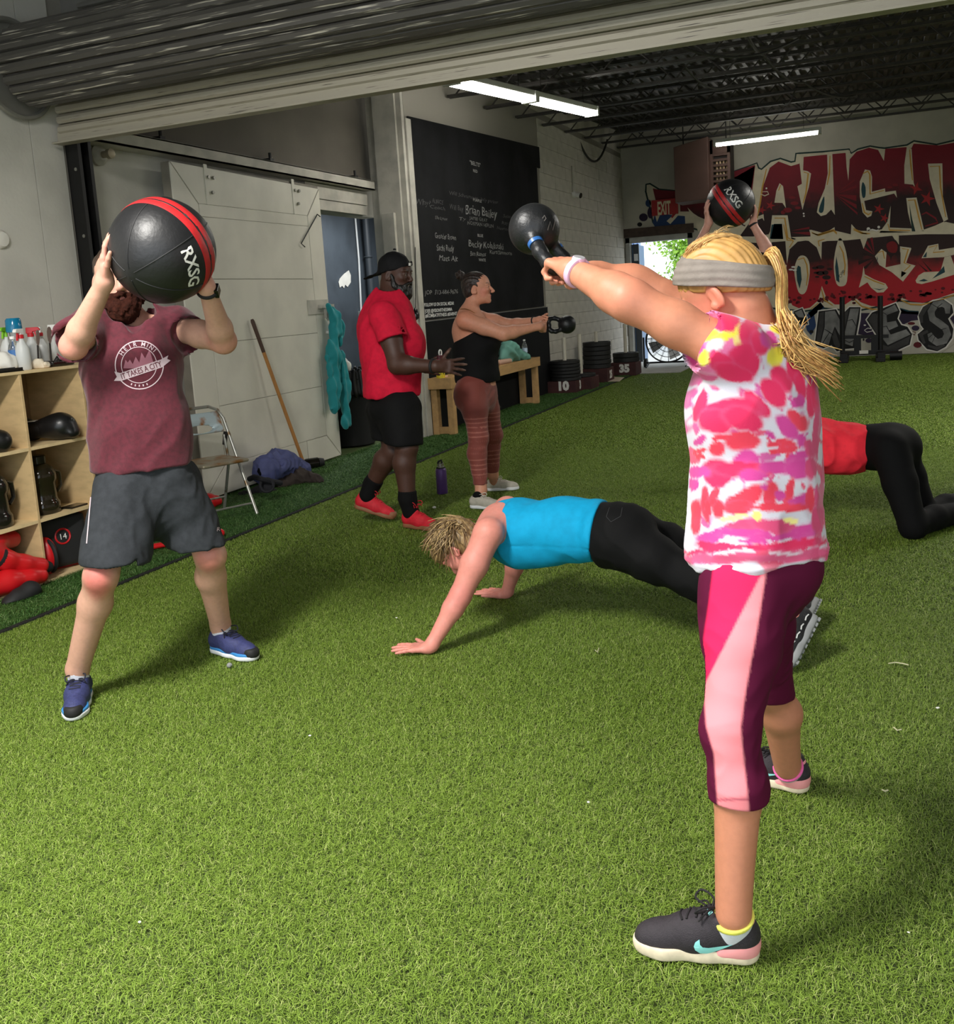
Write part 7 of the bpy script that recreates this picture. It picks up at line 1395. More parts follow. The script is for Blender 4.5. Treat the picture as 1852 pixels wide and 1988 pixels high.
# ------------------------------------------------------------------ bearded man with the medicine ball
pB = thing('person', (-2.66, 3.0, 0), 'person in maroon T-shirt and grey shorts holding a medicine ball before the face', 'person')
sR, sL = Shoe(G(163, 1347), G(140, 1404), 0.29), Shoe(G(416, 1262), G(524, 1290), 0.29)
anR, anL = sR.ankle(), sL.ankle(); knR, knL = D(196, 1118, 3.68), D(408, 1078, 4.02); hR, hL = D(238, 945, 3.84), D(345, 930, 3.98)
fB = nrm(V(0.42, -0.90, 0)); rB = nrm(np.cross(fB, Zu))   # facing the room, rB to his right
pel, waist, chest, neck = D(293, 925, 3.90), D(283, 830, 3.88), D(266, 705, 3.88), D(246, 608, 3.90)
shR, shL = D(172, 632, 3.82), D(345, 636, 3.97); elR, elL = D(143, 672, 3.58), D(434, 662, 3.80)
bc, br = D(315, 487, 3.46), 0.187
wrR, wrL = D(203, 548, 3.42), D(402, 560, 3.55)
S = Sdf()
limb_leg(S, hR, knR, anR, -fB, (0.078, 0.062, 0.060, 0.040)); limb_leg(S, hL, knL, anL, -nrm(V(0.9, -.2, 0)), (0.076, 0.062, 0.060, 0.040))
S.cone(anR, sR.p(0.06, 0, 0.05), 0.04, 0.034, 0.02); S.cone(anL, sL.p(0.06, 0, 0.05), 0.04, 0.034, 0.02)
S.cone(pel, waist, 0.105, 0.105, 0.03, fB, 0.6); S.cone(waist, chest, 0.12, 0.13, 0.03, fB, 0.6); S.cone(chest, neck-V(0, 0, 0.05), 0.12, 0.075, 0.03, fB, 0.7); S.cone(shR, shL, 0.05, 0.05, 0.03)
hB = Head(D(229, 545, 3.86), nrm(fB*0.95+CAMR*0.35+V(0, 0, 0.05)), Zu, 1.12)
S.cone(neck-V(0, 0, 0.05), hB.p(0, -0.03, -0.06), 0.068, 0.062, 0.04); limb_arm(S, shR, elR, wrR, (0.056, 0.047, 0.046, 0.030)); limb_arm(S, shL, elL, wrL, (0.056, 0.047, 0.046, 0.030)); hB.build(S)
toC = lambda w: nrm(bc-w)
for w, sgn in ((wrR, 1), (wrL, -1)):
    n = toC(w+V(0, 0, 0.09)); f = nrm(Zu*0.95+CAMR*0.12*sgn-CAMF*0.05); 
    hand(S, w, f, n, nrm(np.cross(f, n))*(1 if sgn > 0 else -1)*(1 if np.cross(f, n)@CAMF < 0 else -1)*sgn if False else -CAMF, curl=(8, 16, 12), spread=7, size=1.04, thumb=(42, 10), tcurl=10); S.cone(w, w+f*0.02, 0.029, 0.026, 0.02)
kr = (206, 112, 104)
sp = hB.spots(lip=(176, 96, 90), brow=(96, 60, 40))+[(knR+fB*0.05, V(0.05, 0.05, 0.09), kr, 0.85), (knL+fB*0.05, V(0.05, 0.05, 0.07), kr, 0.6), (elR, 0.06, (224, 140, 128), 0.7), (elL, 0.06, (214, 136, 120), 0.6), (wrR+V(0, 0, 0.1), 0.09, (222, 140, 126), 0.6), (wrL+V(0, 0, 0.1), 0.09, (204, 124, 110), 0.6), (hB.p(0, 0.1, -0.03), 0.03, (220, 150, 132), 0.5)]
skin('body', S, 0.010, pB, (206, 158, 136), sp, [(hB.p(0, 0.01, 0), 0.155, 0.0055), (wrR+V(0, 0, 0.08), 0.13, 0.0045), (wrL+V(0, 0, 0.08), 0.13, 0.0045)], mSkin)
mBeard = M('auburn beard', (54, 24, 15), 0.9, var=0.45, vscale=70, bump=0.5, bscale=120, spec=0.15)
b = Sdf(); b.ell(hB.p(0, 0.045, -0.082), V(0.070, 0.064, 0.052)*1.12, hB.ax(), 0.02); b.ell(hB.p(0, 0.075, -0.112), V(0.052, 0.046, 0.046)*1.12, hB.ax(), 0.03)
for q in (-1, 1): b.cone(hB.p(q*0.063, 0.015, -0.01), hB.p(q*0.058, 0.03, -0.07), 0.013, 0.02, 0.02); b.cone(hB.p(q*0.034, 0.088, -0.062), hB.p(q*0.004, 0.104, -0.050), 0.008, 0.010, 0.01)
b.ell(hB.p(0, 0.108, -0.066), V(0.020, 0.02, 0.008), hB.ax(), 0.006, 1); b.ell(hB.p(0, 0.06, -0.012), V(0.058, 0.06, 0.034), hB.ax(), 0.01, 1); b.disp(lambda P: 0.004*hnoise(P, 160, 2)+0.002*hnoise(P, 420, 3)); soft('beard', b, 0.0045, pB, mBeard)
H = Sdf(); H.ell(hB.p(0, -0.018, 0.045), V(0.083, 0.102, 0.085)*1.06, hB.ax(), 0.02); H.ell(hB.p(0, -0.05, 0.0), V(0.076, 0.064, 0.075)*1.06, hB.ax(), 0.02); H.cut(Sdf().ell(hB.p(0, 0.085, -0.025), V(0.085, 0.075, 0.085)*1.06, hB.ax()), 0, 0.01); H.plane(hB.p(0, -0.05, -0.062), hB.z, 0.01); H.disp(lambda P: 0.003*hnoise(P, 120, 4))
for q in (-1, 1): H.ell(hB.p(q*0.08, 0.0, -0.012), V(0.025, 0.026, 0.036)*1.06, hB.ax(), 0.004, 1)
soft('hair', H, 0.006, pB, hair_mat('dark brown hair', (62, 44, 32), (34, 24, 18), (30, 30, 10)))
# T-shirt
S = Sdf(); S.chain([D(274, 905, 3.89), D(272, 820, 3.88), D(260, 720, 3.88), D(256, 665, 3.88)], [0.190, 0.178, 0.182, 0.155], 0.06, fB, 0.72); S.cone(shR, shL, 0.078, 0.078, 0.06); S.cone(chest, neck-V(0, 0, 0.02), 0.14, 0.085, 0.06, fB, 0.8)
sleeve(S, shR+V(0.03, 0, 0), D(140, 668, 3.66), elR, 0.082, 0.088, 0.076); sleeve(S, shL-V(0.03, 0, 0), D(372, 656, 3.90), elL, 0.082, 0.088, 0.076)
S.ell(D(250, 604, 3.85), V(0.098, 0.11, 0.070), None, 0.008, 1); S.cone(D(262, 650, 3.71), D(250, 598, 3.75), 0.006, 0.078, 0.006, mode=1); S.cone(D(262, 650, 3.75), D(250, 598, 3.79), 0.006, 0.078, 0.006, mode=1)
S.plane(D(290, 917, 3.76), nrm(Zu+fB*0.12), 0.006)
folds(S, 0.011, 12, 31, nrm(V(0.3, 0.2, 1)), 0.3); folds(S, 0.005, 30, 32, nrm(V(.5, .2, 1)), 0.4)
SB = S; soft('shirt', S, 0.0085, pB, M('maroon cotton', (90, 23, 39), 0.85, var=0.3, vscale=60, bump=0.12, bscale=320, sheen=0.15, detail=6))
mPr = M('print pale', (206, 184, 190), 0.8); mPrD = M('print dark', (96, 30, 46), 0.85); dep = 3.5
zz = lambda x, y: (x/3.55, 380+y/3.55)
cir = lambda cx, cy, rx, ry, n=44, a0=0, a1=6.283: [zz(cx+rx*math.cos(a), cy+ry*math.sin(a)) for a in np.linspace(a0, a1, n, endpoint=abs(a1-a0) < 6.2)]
decal_line('print_ring', cir(960, 1166, 166, 166), 2.0, SB, dep, mPr, pB, True, 7); decal_line('print_ring', cir(958, 1166, 122, 124), 1.4, SB, dep, mPr, pB, True, 7)
decal('print_city', [zz(*q) for q in ((850, 1190), (865, 1130), (880, 1150), (895, 1130), (915, 1160), (935, 1110), (960, 1150), (975, 1080), (1000, 1120), (1030, 1060), (1045, 1110), (1060, 1160), (1055, 1190))], SB, dep, M('print mid', (156, 98, 112), 0.8), pB, 6)
decal('print_banner', [zz(*q) for q in ((788, 1212), (830, 1222), (1110, 1128), (1160, 1100), (1152, 1125), (1176, 1135), (1118, 1182), (835, 1276), (785, 1276), (805, 1248))], SB, dep, mPr, pB, 6, 0.0022)
ex = nrm(V(283, -93)); ex = np.array(ex); ey = np.array((ex[1]*1.0, -ex[0])); ey = ey if ey[1] < 0 else -ey
decal_text('print_lettering', 'IT TAKES A CITY', zz(972, 1202), ex, ey, 11, SB, dep, mPrD, pB, 0.012, 82, 4, 0.003)
for i, ch in enumerate('HEJR'): a = math.radians(214+i*14.5); decal_text('print_letter', ch, zz(960+146*math.cos(a), 1166+146*math.sin(a)), (math.cos(a+1.571), math.sin(a+1.571)), (math.cos(a), math.sin(a)), 8, SB, dep, mPr, pB, 0.01, None, 4, 0.002)
for i, ch in enumerate('MINI'): a = math.radians(281+i*12); decal_text('print_letter', ch, zz(960+146*math.cos(a), 1166+146*math.sin(a)), (math.cos(a+1.571), math.sin(a+1.571)), (math.cos(a), math.sin(a)), 8, SB, dep, mPr, pB, 0.01, None, 4, 0.002)
for a in (112, 101, 90, 79, 68): a = math.radians(a); decal_line('print_tick', [zz(960+136*math.cos(a), 1166+136*math.sin(a)), zz(960+150*math.cos(a), 1166+150*math.sin(a))], 2.2, SB, dep, mPr, pB)
# shorts
S = Sdf(); hemR, hemL = D(222, 1086, 3.72), D(384, 1058, 4.0)
S.cone(D(288, 918, 3.89), D(292, 965, 3.90), 0.165, 0.175, 0.05, fB, 0.60); S.chain([D(245, 955, 3.86), D(222, 1095, 3.72)], [0.128, 0.130], 0.04); S.chain([D(340, 945, 3.97), D(386, 1070, 4.0)], [0.118, 0.114], 0.04)
S.ops.append((lambda P: np.where((P-pel)@rB > 0.01, hemR[2]-P[:, 2], hemL[2]-P[:, 2]), 0.004, 2, None, 0)); S.plane(D(288, 899, 3.89), (0, 0, -1))
S.cone(hemR-V(0, 0, 0.03), hemR+V(0.0, 0, 0.01), 0.104, 0.07, 0.004, mode=1); S.cone(hemL-V(0, 0, 0.03), hemL+V(0.0, 0, 0.01), 0.092, 0.07, 0.004, mode=1)
folds(S, 0.008, 14, 41, nrm(V(0.6, 0.1, 1)), 0.35); folds(S, 0.0035, 40, 42, nrm(V(1, 0, 0.5)), 0.5)
soft('shorts', S, 0.0085, pB, cloth_mat('charcoal jersey', (50, 53, 57), 0.85, var=0.2, vscale=40))
SBs = S; decal_line('side_piping', [(176, 965), (172, 1010), (168, 1055)], 2.0, S, 3.4, mPr, pB); decal_text('hem_mark', 'R', (424, 1027), (1, -0.15), (0.1, -1), 8, S, 3.6, mPr, pB)
mNavy = M('navy mesh', (50, 56, 104), 0.65, var=0.25, vscale=90, bump=0.25, bscale=300); mSoleW = M('sole white', (226, 228, 230), 0.6); mMid = M('midsole blue', (54, 132, 196), 0.55); mLaceN = M('lace navy', (22, 24, 40), 0.8); mLime = M('lime mark', (206, 216, 70), 0.5)
for s, lb in ((sR, 'navy running shoe with blue and white sole pointing at the viewer'), (sL, 'navy running shoe with blue and white sole pointing right')):
    s.build(pB, mNavy, mSoleW, lb, mid=mMid, laces=mLaceN, toe=mBlkF, sock=(mSockW, 0.006, 0.045), h=0.005)
zs = lambda x, y: (80+x/4.026, 1190+y/4.026)
decal_line('lime_mark', [zs(*q) for q in ((1440, 245), (1490, 258), (1545, 252), (1572, 268), (1560, 278), (1510, 282), (1480, 300))], 1.8, sL.U, 3.9, mLime, sL.root, False, 4, 0.0012); decal_line('lime_mark', [zs(*q) for q in ((1440, 285), (1500, 270), (1510, 262))], 1.6, sL.U, 3.9, mLime, sL.root, False, 4, 0.0012)
decal_line('lime_mark', [zs(*q) for q in ((340, 655), (340, 620), (365, 592), (395, 575), (375, 610), (392, 600))], 1.8, sR.U, 3.4, mLime, sR.root, False, 4, 0.0012); decal_line('lime_mark', [zs(*q) for q in ((340, 655), (362, 650), (385, 640))], 1.6, sR.U, 3.4, mLime, sR.root, False, 4, 0.0012)
for s, dp, L_ in ((sL, 3.9, [((1550, 180), (1585, 190)), ((1580, 215), (1600, 240)), ((1620, 215), (1640, 245)), ((1545, 215), (1565, 232))]), (sR, 3.4, [((300, 570), (312, 600)), ((285, 610), (300, 650)), ((265, 575), (255, 600)), ((250, 690), (280, 680)), ((190, 680), (205, 655))])):
    for a, b_ in L_: decal_line('pale_dash', [zs(*a), zs(*b_)], 1.8, s.U, dp, M('dash pale blue', (170, 206, 226), 0.6), s.root, False, 4, 0.0012)
d_ = nrm(elL-wrL); wc = wrL+d_*0.012; x, y, z = frame(d_)
wt = thing('wrist_watch', wc, None, None); wt.parent = pB; wt.location = tuple(wc-wloc(pB)); wt['label'] = 'black wrist watch'
MB().tube([wc+(x*math.cos(a)+y*math.sin(a))*0.034 for a in np.linspace(0, 6.283, 26, endpoint=False)], 0.008, 8, closed=True).obj('strap', mBlkF, wt, True); MB().obox(wc+CAMR*0.034, CAMR*0.008, nrm(np.cross(d_, CAMR))*0.02, d_*0.02).obj('case', M('black gloss', (0, 0, 0)), wt, bev=0.003)
va = lambda a: CAMR*a[0]+CAMU*a[1]-CAMF*a[2]
med_ball(bc, br, va((.358, .589, -.725)), va((.74, -.43, .52)), 0.125, -0.36, 1, 'black medicine ball with red stripe held in front of the bearded man\'s face', 0.24, 0.0, 0.20)
# ------------------------------------------------------------------ man in the red shirt
pC = thing('person', (-3.0, 5.85, 0), 'person in red T-shirt, black shorts, backward black cap and red shoes walking right', 'person')
fC = nrm(V(0.90, 0.18, 0)); lC = np.cross(Zu, fC)
s1 = Shoe(G(786, 1022), G(850, 1030), 0.30); q1 = G(765, 1012); q0 = D(688, 985, 6.78); s2 = Shoe(q0, q1+V(0, 0, 0.012), 0.30)
an1, an2 = D(791, 968, 6.50), D(722, 940, 6.75); kn1, kn2 = D(789, 868, 6.45), D(765, 875, 6.62); hp1, hp2 = D(775, 790, 6.52), D(755, 790, 6.72)
pel, waist, chest, neck = D(765, 775, 6.62), D(762, 715, 6.62), D(752, 640, 6.62), D(757, 572, 6.62)
sn, sf = D(747, 612, 6.40), D(765, 605, 6.84); en, ef = D(772, 708, 6.33), D(785, 702, 6.80); wn, wf = D(846, 711, 6.20), D(825, 714, 6.62)
hC = Head(D(768, 532, 6.62), nrm(fC*0.95-CAMF*0.30-Zu*0.16), Zu, 1.12)
S = Sdf(); limb_leg(S, hp1, kn1, an1, -fC, (0.115, 0.075, 0.074, 0.048)); limb_leg(S, hp2, kn2, an2, -fC+Zu*0.3, (0.115, 0.075, 0.074, 0.048)); S.cone(an1, s1.p(.06, 0, .06), 0.048, 0.036, .02); S.cone(an2, s2.p(.06, 0, .06), 0.048, 0.036, .02)
S.cone(pel, waist, 0.15, 0.15, 0.03); S.cone(waist, chest, 0.15, 0.15, 0.03); S.cone(chest, neck-V(0, 0, .04), 0.13, 0.085, 0.03); S.cone(sn, sf, 0.06, 0.06, 0.03); S.cone(neck-V(0, 0, 0.06), hC.p(0, -0.03, -0.06), 0.085, 0.076, 0.05)
limb_arm(S, sn, en, wn, (0.074, 0.062, 0.058, 0.036), 0.03); limb_arm(S, sf, ef, wf, (0.07, 0.058, 0.054, 0.036), 0.03); hC.build(S, mouth_open=0.8)
f = nrm(D(905, 712, 6.22)-wn); hand(S, wn, f, nrm(-CAMF*-0.35+Zu*-0.2+CAMR*0-0.0+lC*0.9), nrm(Zu), curl=(8, 12, 10), spread=9, size=1.13, thumb=(58, 0), tcurl=4); S.cone(wn, wn+f*0.03, 0.036, 0.030, 0.02)
f2 = nrm(D(880, 718, 6.5)-wf); hand(S, wf, f2, nrm(Zu*0.2-lC), nrm(Zu), curl=(15, 20, 15), spread=6, size=1.1)
sp = hC.spots(lip=(112, 62, 56), brow=(22, 16, 14), white=(180, 170, 160), iris=(20, 14, 12))+[(hC.p(0, 0.101, -0.064), 0.009, (206, 200, 194), 0.9), (hC.p(0.03, 0.095, -0.02), 0.03, (104, 66, 50), 0.35)]
sp += [(wn+f*0.20, 0.03, (190, 150, 132), 0.35), (wn+f*0.1+Zu*0.09, 0.02, (180, 140, 120), 0.5)]
skin('body', S, 0.012, pC, (74, 46, 36), sp, [(hC.p(0, 0.01, 0), 0.165, 0.0055), (wn+f*0.10, 0.15, 0.005)], mSkinD)
mBk = hair_mat('black beard', (24, 20, 18), (10, 9, 8), (30, 30, 10))
b = Sdf(); b.ell(hC.p(0, 0.042, -0.085), V(0.066, 0.062, 0.048)*1.12, hC.ax(), 0.02); b.ell(hC.p(0, 0.072, -0.120), V(0.045, 0.042, 0.045)*1.12, hC.ax(), 0.03)
for q in (-1, 1): b.cone(hC.p(q*0.066, 0.012, -0.005), hC.p(q*0.060, 0.03, -0.07), 0.014, 0.02, 0.02); b.cone(hC.p(q*0.034, 0.090, -0.062), hC.p(q*0.004, 0.106, -0.050), 0.008, 0.009, 0.01)
b.ell(hC.p(0, 0.110, -0.066), V(0.024, 0.02, 0.011), hC.ax(), 0.006, 1); b.ell(hC.p(0, 0.06, -0.010), V(0.062, 0.065, 0.036), hC.ax(), 0.01, 1); b.disp(lambda P: 0.003*hnoise(P, 130, 2)); soft('beard', b, 0.006, pC, mBk)
H = Sdf(); H.ell(hC.p(0, -0.012, 0.044), V(0.087, 0.104, 0.090)*1.12, hC.ax(), 0.02); H.ell(hC.p(0, -0.045, 0.005), V(0.080, 0.070, 0.068)*1.12, hC.ax(), 0.02); H.plane(hC.p(0, 0.09, 0.040), nrm(hC.z-hC.y*0.25), 0.006)
H.cone(hC.p(0, -0.075, 0.012), hC.p(0, -0.175, -0.022), 0.062, 0.045, 0.012, nrm(hC.z-hC.y*0.4), 0.13); H.disp(lambda P: 0.002*hnoise(P, 60, 4)); mCap = cloth_mat('cap black', (20, 20, 22), 0.75); soft('cap', H, 0.006, pC, mCap)
MB().lathe(hC.p(0, -0.01, 0.148), [(0.012, -0.006), (0.010, 0.004), (0.0, 0.006)], 12, hC.z).obj('cap_button', mCap, pC, True)
p0 = hC.p(0.0, 0.1, 0.062); b = MB(); b.tube([hC.p(0.045, 0.082, 0.075), hC.p(0.02, 0.099, 0.058), hC.p(-0.02, 0.099, 0.058)], 0.008, 6); b.obj('cap_strap', mCap, pC, True); MB().obox(hC.p(-0.012, 0.107, 0.062), hC.x*0.010, hC.z*0.009, hC.y*0.004).obj('cap_tag', mWht, pC)
S = Sdf(); S.chain([D(761, 757, 6.62), D(760, 690, 6.62), D(753, 635, 6.62), D(754, 605, 6.62)], [0.208, 0.205, 0.200, 0.155], 0.08, fC, 0.93); S.ell(D(795, 665, 6.55), V(0.10, 0.14, 0.13), None, 0.06); S.cone(sn, sf, 0.098, 0.095, 0.06)
S.cone(chest+V(0, 0, 0.1), neck-V(0, 0, 0.01), 0.13, 0.095, 0.06); sleeve(S, sn, D(764, 660, 6.36), en, 0.100, 0.104, 0.086); sleeve(S, sf, D(790, 660, 6.82), ef, 0.09, 0.095, 0.08)
hz = D(762, 771, 6.5)[2]; S.plane((0, 0, hz), Zu, 0.006)
S.cone(neck+V(0, 0, -0.01), neck+V(0, 0, .12), 0.082, 0.12, 0.006, mode=1); folds(S, 0.012, 11, 51, nrm(V(0.5, 0, 1)), 0.3); folds(S, 0.006, 24, 52, nrm(V(.6, .2, .5)), 0.4); soft('shirt', S, 0.011, pC, cloth_mat('red cotton', (212, 26, 58), 0.8, var=0.15, vscale=30))
S = Sdf(); S.cone(pel+V(0, 0, .03), pel-V(0, 0, 0.06), 0.165, 0.19, 0.05, fC, 0.93); S.chain([D(775, 795, 6.52), D(784, 862, 6.47)], [0.15, 0.130], 0.04); S.chain([D(752, 795, 6.72), D(758, 860, 6.66)], [0.15, 0.125], 0.04); S.ops.append((lambda P: D(780, 858, 6.5)[2]-P[:, 2]-0.10*((P-pel)@fC), 0.004, 2, None, 0)); S.plane(pel+V(0, 0, .06), (0, 0, -1)); folds(S, 0.008, 14, 53, nrm(V(0.5, 0.2, 1)), 0.3); soft('shorts', S, 0.011, pC, cloth_mat('black jersey', (11, 11, 12), 0.8))
mRedSh = M('red canvas', (206, 26, 44), 0.7, var=0.15, vscale=40, bump=0.2, bscale=120); mGum = M('gum sole', (140, 92, 62), 0.6); mLaceR = M('lace red', (176, 16, 32), 0.8); mSockB = cloth_mat('sock black', (10, 10, 11))
s1.build(pC, mRedSh, mGum, 'red canvas high-top shoe with gum sole flat on the turf', laces=mLaceR, high=0.05, h=0.007, slim=1.05, toe=mGum); s2.build(pC, mRedSh, mGum, 'red canvas high-top shoe with lifted heel', laces=mLaceR, high=0.035, h=0.007, slim=1.05, toe=mGum)
for s, a, kk, nm in ((s1, an1, kn1, 'sock'), (s2, an2, kn2, 'sock')): W_ = Sdf(); d = nrm(kk-a); W_.cone(s.p(.062, 0, .10), a, 0.058, 0.060, 0.02); W_.cone(a, a+d*0.07, 0.060, 0.064, 0.02); W_.plane(a+d*0.055, -d); soft('sock', W_, 0.009, pC, mSockB)
d = nrm(en-wn); x, y, z = frame(d); MB().tube([wn+d*0.02+(x*math.cos(a)+y*math.sin(a))*0.041 for a in np.linspace(0, 6.283, 22, endpoint=False)], 0.010, 8, closed=True).obj('wristband', mBlkF, pC, True)
# ------------------------------------------------------------------ woman in the black tank top
pD = thing('person', (-2.67, 6.7, 0), 'person in black tank top and rust leggings swinging a small kettlebell near the bench', 'person')
fD = nrm(V(0.95, 0.22, 0)); s1 = Shoe(G(914, 986), G(967, 988), 0.255); s2 = Shoe(G(946, 953), G(1010, 950), 0.255)
an1, an2 = D(934, 952, 7.05), D(957, 922, 7.55); kn1, kn2 = D(929, 850, 7.10), D(957, 845, 7.45); hp1, hp2 = D(917, 755, 7.17), D(936, 755, 7.38)
pel, waist, chest, neck = D(925, 745, 7.27), D(921, 695, 7.27), D(914, 640, 7.27), D(909, 598, 7.27); sn, sf = D(903, 622, 7.10), D(928, 618, 7.45); en, ef = D(978, 648, 7.02), D(990, 632, 7.44); wn, wf = D(1046, 634, 7.10), D(1047, 622, 7.28)
hD = Head(D(926, 560, 7.27), nrm(fD*0.95+CAMF*0.03-CAMF*0.10+Zu*0.02), Zu, 1.03)
S = Sdf(); limb_leg(S, hp1, kn1, an1, -fD, (0.10, 0.066, 0.062, 0.038)); limb_leg(S, hp2, kn2, an2, -fD, (0.10, 0.066, 0.062, 0.038)); S.cone(an1, s1.p(.06, 0, .05), 0.037, 0.03, .02); S.cone(an2, s2.p(.06, 0, .05), 0.037, 0.03, .02)
S.cone(pel, waist, 0.145, 0.135, 0.05); S.cone(waist, chest, 0.135, 0.135, 0.05); S.cone(chest, neck-V(0, 0, .05), 0.125, 0.075, 0.06); S.cone(sn, sf, 0.062, 0.06, 0.05); S.cone(neck-V(0, 0, .05), hD.p(0, -0.03, -0.06), 0.058, 0.053, 0.045); limb_arm(S, sn, en, wn, (0.062, 0.05, 0.046, 0.027)); limb_arm(S, sf, ef, wf, (0.06, 0.048, 0.044, 0.027)); hD.build(S, nose=1.06)
kC, kM = D(1101, 630, 7.22), D(1066, 631, 7.20); latD = nrm(CAMU*0.95+CAMF*0.25)
for w, o in ((wn, -0.022), (wf, 0.022)):
    tg = kM+latD*o; f = nrm(tg-w); n = nrm(-CAMF*o*30+fD*0.2); hand(S, w, f, nrm(CAMF*(1 if o < 0 else -1)), nrm(Zu), curl=(50, 75, 50), spread=2, size=0.92, thumb=(30, 25)); S.cone(w, w+f*.02, .027, .024, .02)
sp = hD.spots(lip=(190, 100, 96), brow=(56, 36, 28))+[(hD.p(-0.05, 0.06, -0.03), 0.035, (214, 126, 108), 0.5), (hD.p(0.05, 0.06, -0.03), 0.035, (214, 126, 108), 0.5), (sn, 0.09, (214, 130, 100), 0.45)]
skin('body', S, 0.011, pD, (212, 150, 122), sp, [(hD.p(0, 0.01, 0), 0.15, 0.0052), (kM, 0.10, 0.0045)], mSkin)
mHD_ = hair_mat('dark hair', (60, 46, 40), (26, 20, 18), (30, 30, 10)); H = Sdf(); H.ell(hD.p(0, -0.015, 0.040), V(0.080, 0.100, 0.084)*1.03, hD.ax(), 0.02); H.ell(hD.p(0, -0.05, -0.005), V(0.07, 0.06, 0.075)*1.03, hD.ax(), 0.02); H.cut(Sdf().ell(hD.p(0, 0.082, -0.030), V(0.085, 0.078, 0.098)*1.03, hD.ax()), 0, 0.01); H.plane(hD.p(0, -.05, -.075), nrm(hD.z-hD.y*0.3), 0.01)
for q in (-1, 1): H.ell(hD.p(q*0.078, 0.0, -0.010), V(0.02, 0.024, 0.034), hD.ax(), 0.004, 1)
H.disp(lambda P: 0.002*np.sin(hD.loc(P)[:, 0]*300+hD.loc(P)[:, 2]*120+hnoise(P, 20, 3)*2)); soft('hair', H, 0.0055, pD, mHD_)
b = D(893, 534, 7.3); H = Sdf(); H.ell(b, (0.036, 0.036, 0.033)); H.cone(b, hD.p(0, -0.08, 0.06), 0.022, 0.026, 0.02); H.disp(lambda P: 0.004*np.sin(np.arctan2((P-b)@CAMU, (P-b)@CAMR)*5+np.linalg.norm(P-b, axis=1)*260)); soft('hair_bun', H, 0.005, pD, mHD_)
S = Sdf(); S.chain([D(926, 730, 7.27), D(921, 690, 7.27), D(918, 655, 7.27)], [0.176, 0.160, 0.152], 0.06, fD, 0.97); S.ell(D(948, 668, 7.24), V(0.09, 0.14, 0.08), None, 0.05); S.cone(D(914, 660, 7.27), D(906, 605, 7.16), 0.11, 0.03, 0.05) if False else None
S.plane((0, 0, D(925, 741, 7.27)[2]), Zu, 0.006); S.plane(D(905, 655, 7.27), nrm(-Zu*1.0+fD*0.42), 0.006); folds(S, 0.006, 16, 61, nrm(V(1, 0.3, 0.2)), 0.4)
for a, e in ((D(905, 612, 7.14), D(940, 655, 7.12)), (D(915, 608, 7.36), D(948, 650, 7.38))): S.chain([D(889, 664, 7.27), a*0.75+D(905, 612, 7.27)*0.25-V(0, 0, 0.0), e], [0.02, 0.020, 0.03], 0.02) if False else None
soft('tank_top', S, 0.009, pD, cloth_mat('black tank', (14, 14, 15), 0.8))
b = MB(); b.tube([D(893, 600, 7.22), D(902, 599, 7.17), D(912, 602, 7.14), D(922, 608, 7.16)], 0.0022, 6); b.obj('neck_chain', M('chain gold', (180, 140, 80), 0.3, metal=0.8), pD, True)
mRust = M('rust leggings', (255, 255, 255), 0.75, vc=True, bump=0.08, bscale=200, sheen=0.15)
S = Sdf(); limb_leg(S, hp1, kn1, an1, -fD, (0.107, 0.072, 0.068, 0.044)); limb_leg(S, hp2, kn2, an2, -fD, (0.107, 0.072, 0.068, 0.044)); S.cone(pel+V(0, 0, .10), pel-V(0, 0, .08), 0.140, 0.155, 0.06, fD, 0.95); S.ell(D(901, 772, 7.2), V(0.07, 0.08, 0.09), None, 0.07); S.ell(D(906, 770, 7.36), V(0.07, 0.08, 0.09), None, 0.07)
z1, z2 = D(935, 940, 7.05)[2], D(955, 916, 7.55)[2]; S.ops.append((lambda P: np.where((P-O3)@R[:, 2] < 7.28, z1, z2)-P[:, 2], 0.003, 2, None, 0)); S.plane(pel+V(0, 0, .075), (0, 0, -1))
def rust(P, base):
    c = np.tile(lin((126, 58, 48)), (len(P), 1)); z = P[:, 2]; w = ((np.sin(z*190) > 0.72) & (z < 0.66) & (z > 0.18) & ((np.sin(z*23+1) > -0.1)))*0.45
    tri = ((np.sin(P[:, 2]*150) > 0.3) & (np.sin((P@CAMR)*420) > 0.3) & (np.sin(z*23+1) < -0.1) & (z < 0.66) & (z > 0.2))*0.18; w = np.maximum(w, tri)[:, None]; return c*(1-w)+lin((196, 128, 112))*w
folds(S, 0.003, 40, 62, nrm(V(1, 0, 0.3)), 0.4); soft('leggings', S, 0.0075, pD, mRust, rust)
mGreySh = M('shoe pale grey', (186, 180, 166), 0.75, var=0.12, vscale=50, bump=0.15, bscale=160); mLaceG = M('lace grey', (206, 202, 190), 0.8)
s1.build(pD, mGreySh, mSoleW, 'pale grey trainer on the nearer foot', laces=mLaceG, h=0.006, sock=(mSockB, -0.014, 0.034)); s2.build(pD, mGreySh, mSoleW, 'pale grey trainer on the farther foot', laces=mLaceG, h=0.006, sock=(mSockB, -0.014, 0.034))
d = nrm(ef-wf); x, y, z = frame(d); MB().tube([wf+d*0.05+(x*math.cos(a)+y*math.sin(a))*0.031 for a in np.linspace(0, 6.283, 18, endpoint=False)], 0.006, 6, closed=True).obj('bracelet', mBlkF, pD, True)
kettlebell(kC, kM, latD, 0.068, 0.052, 'small dark kettlebell held out by the woman in the black tank top', None, 0.0145)
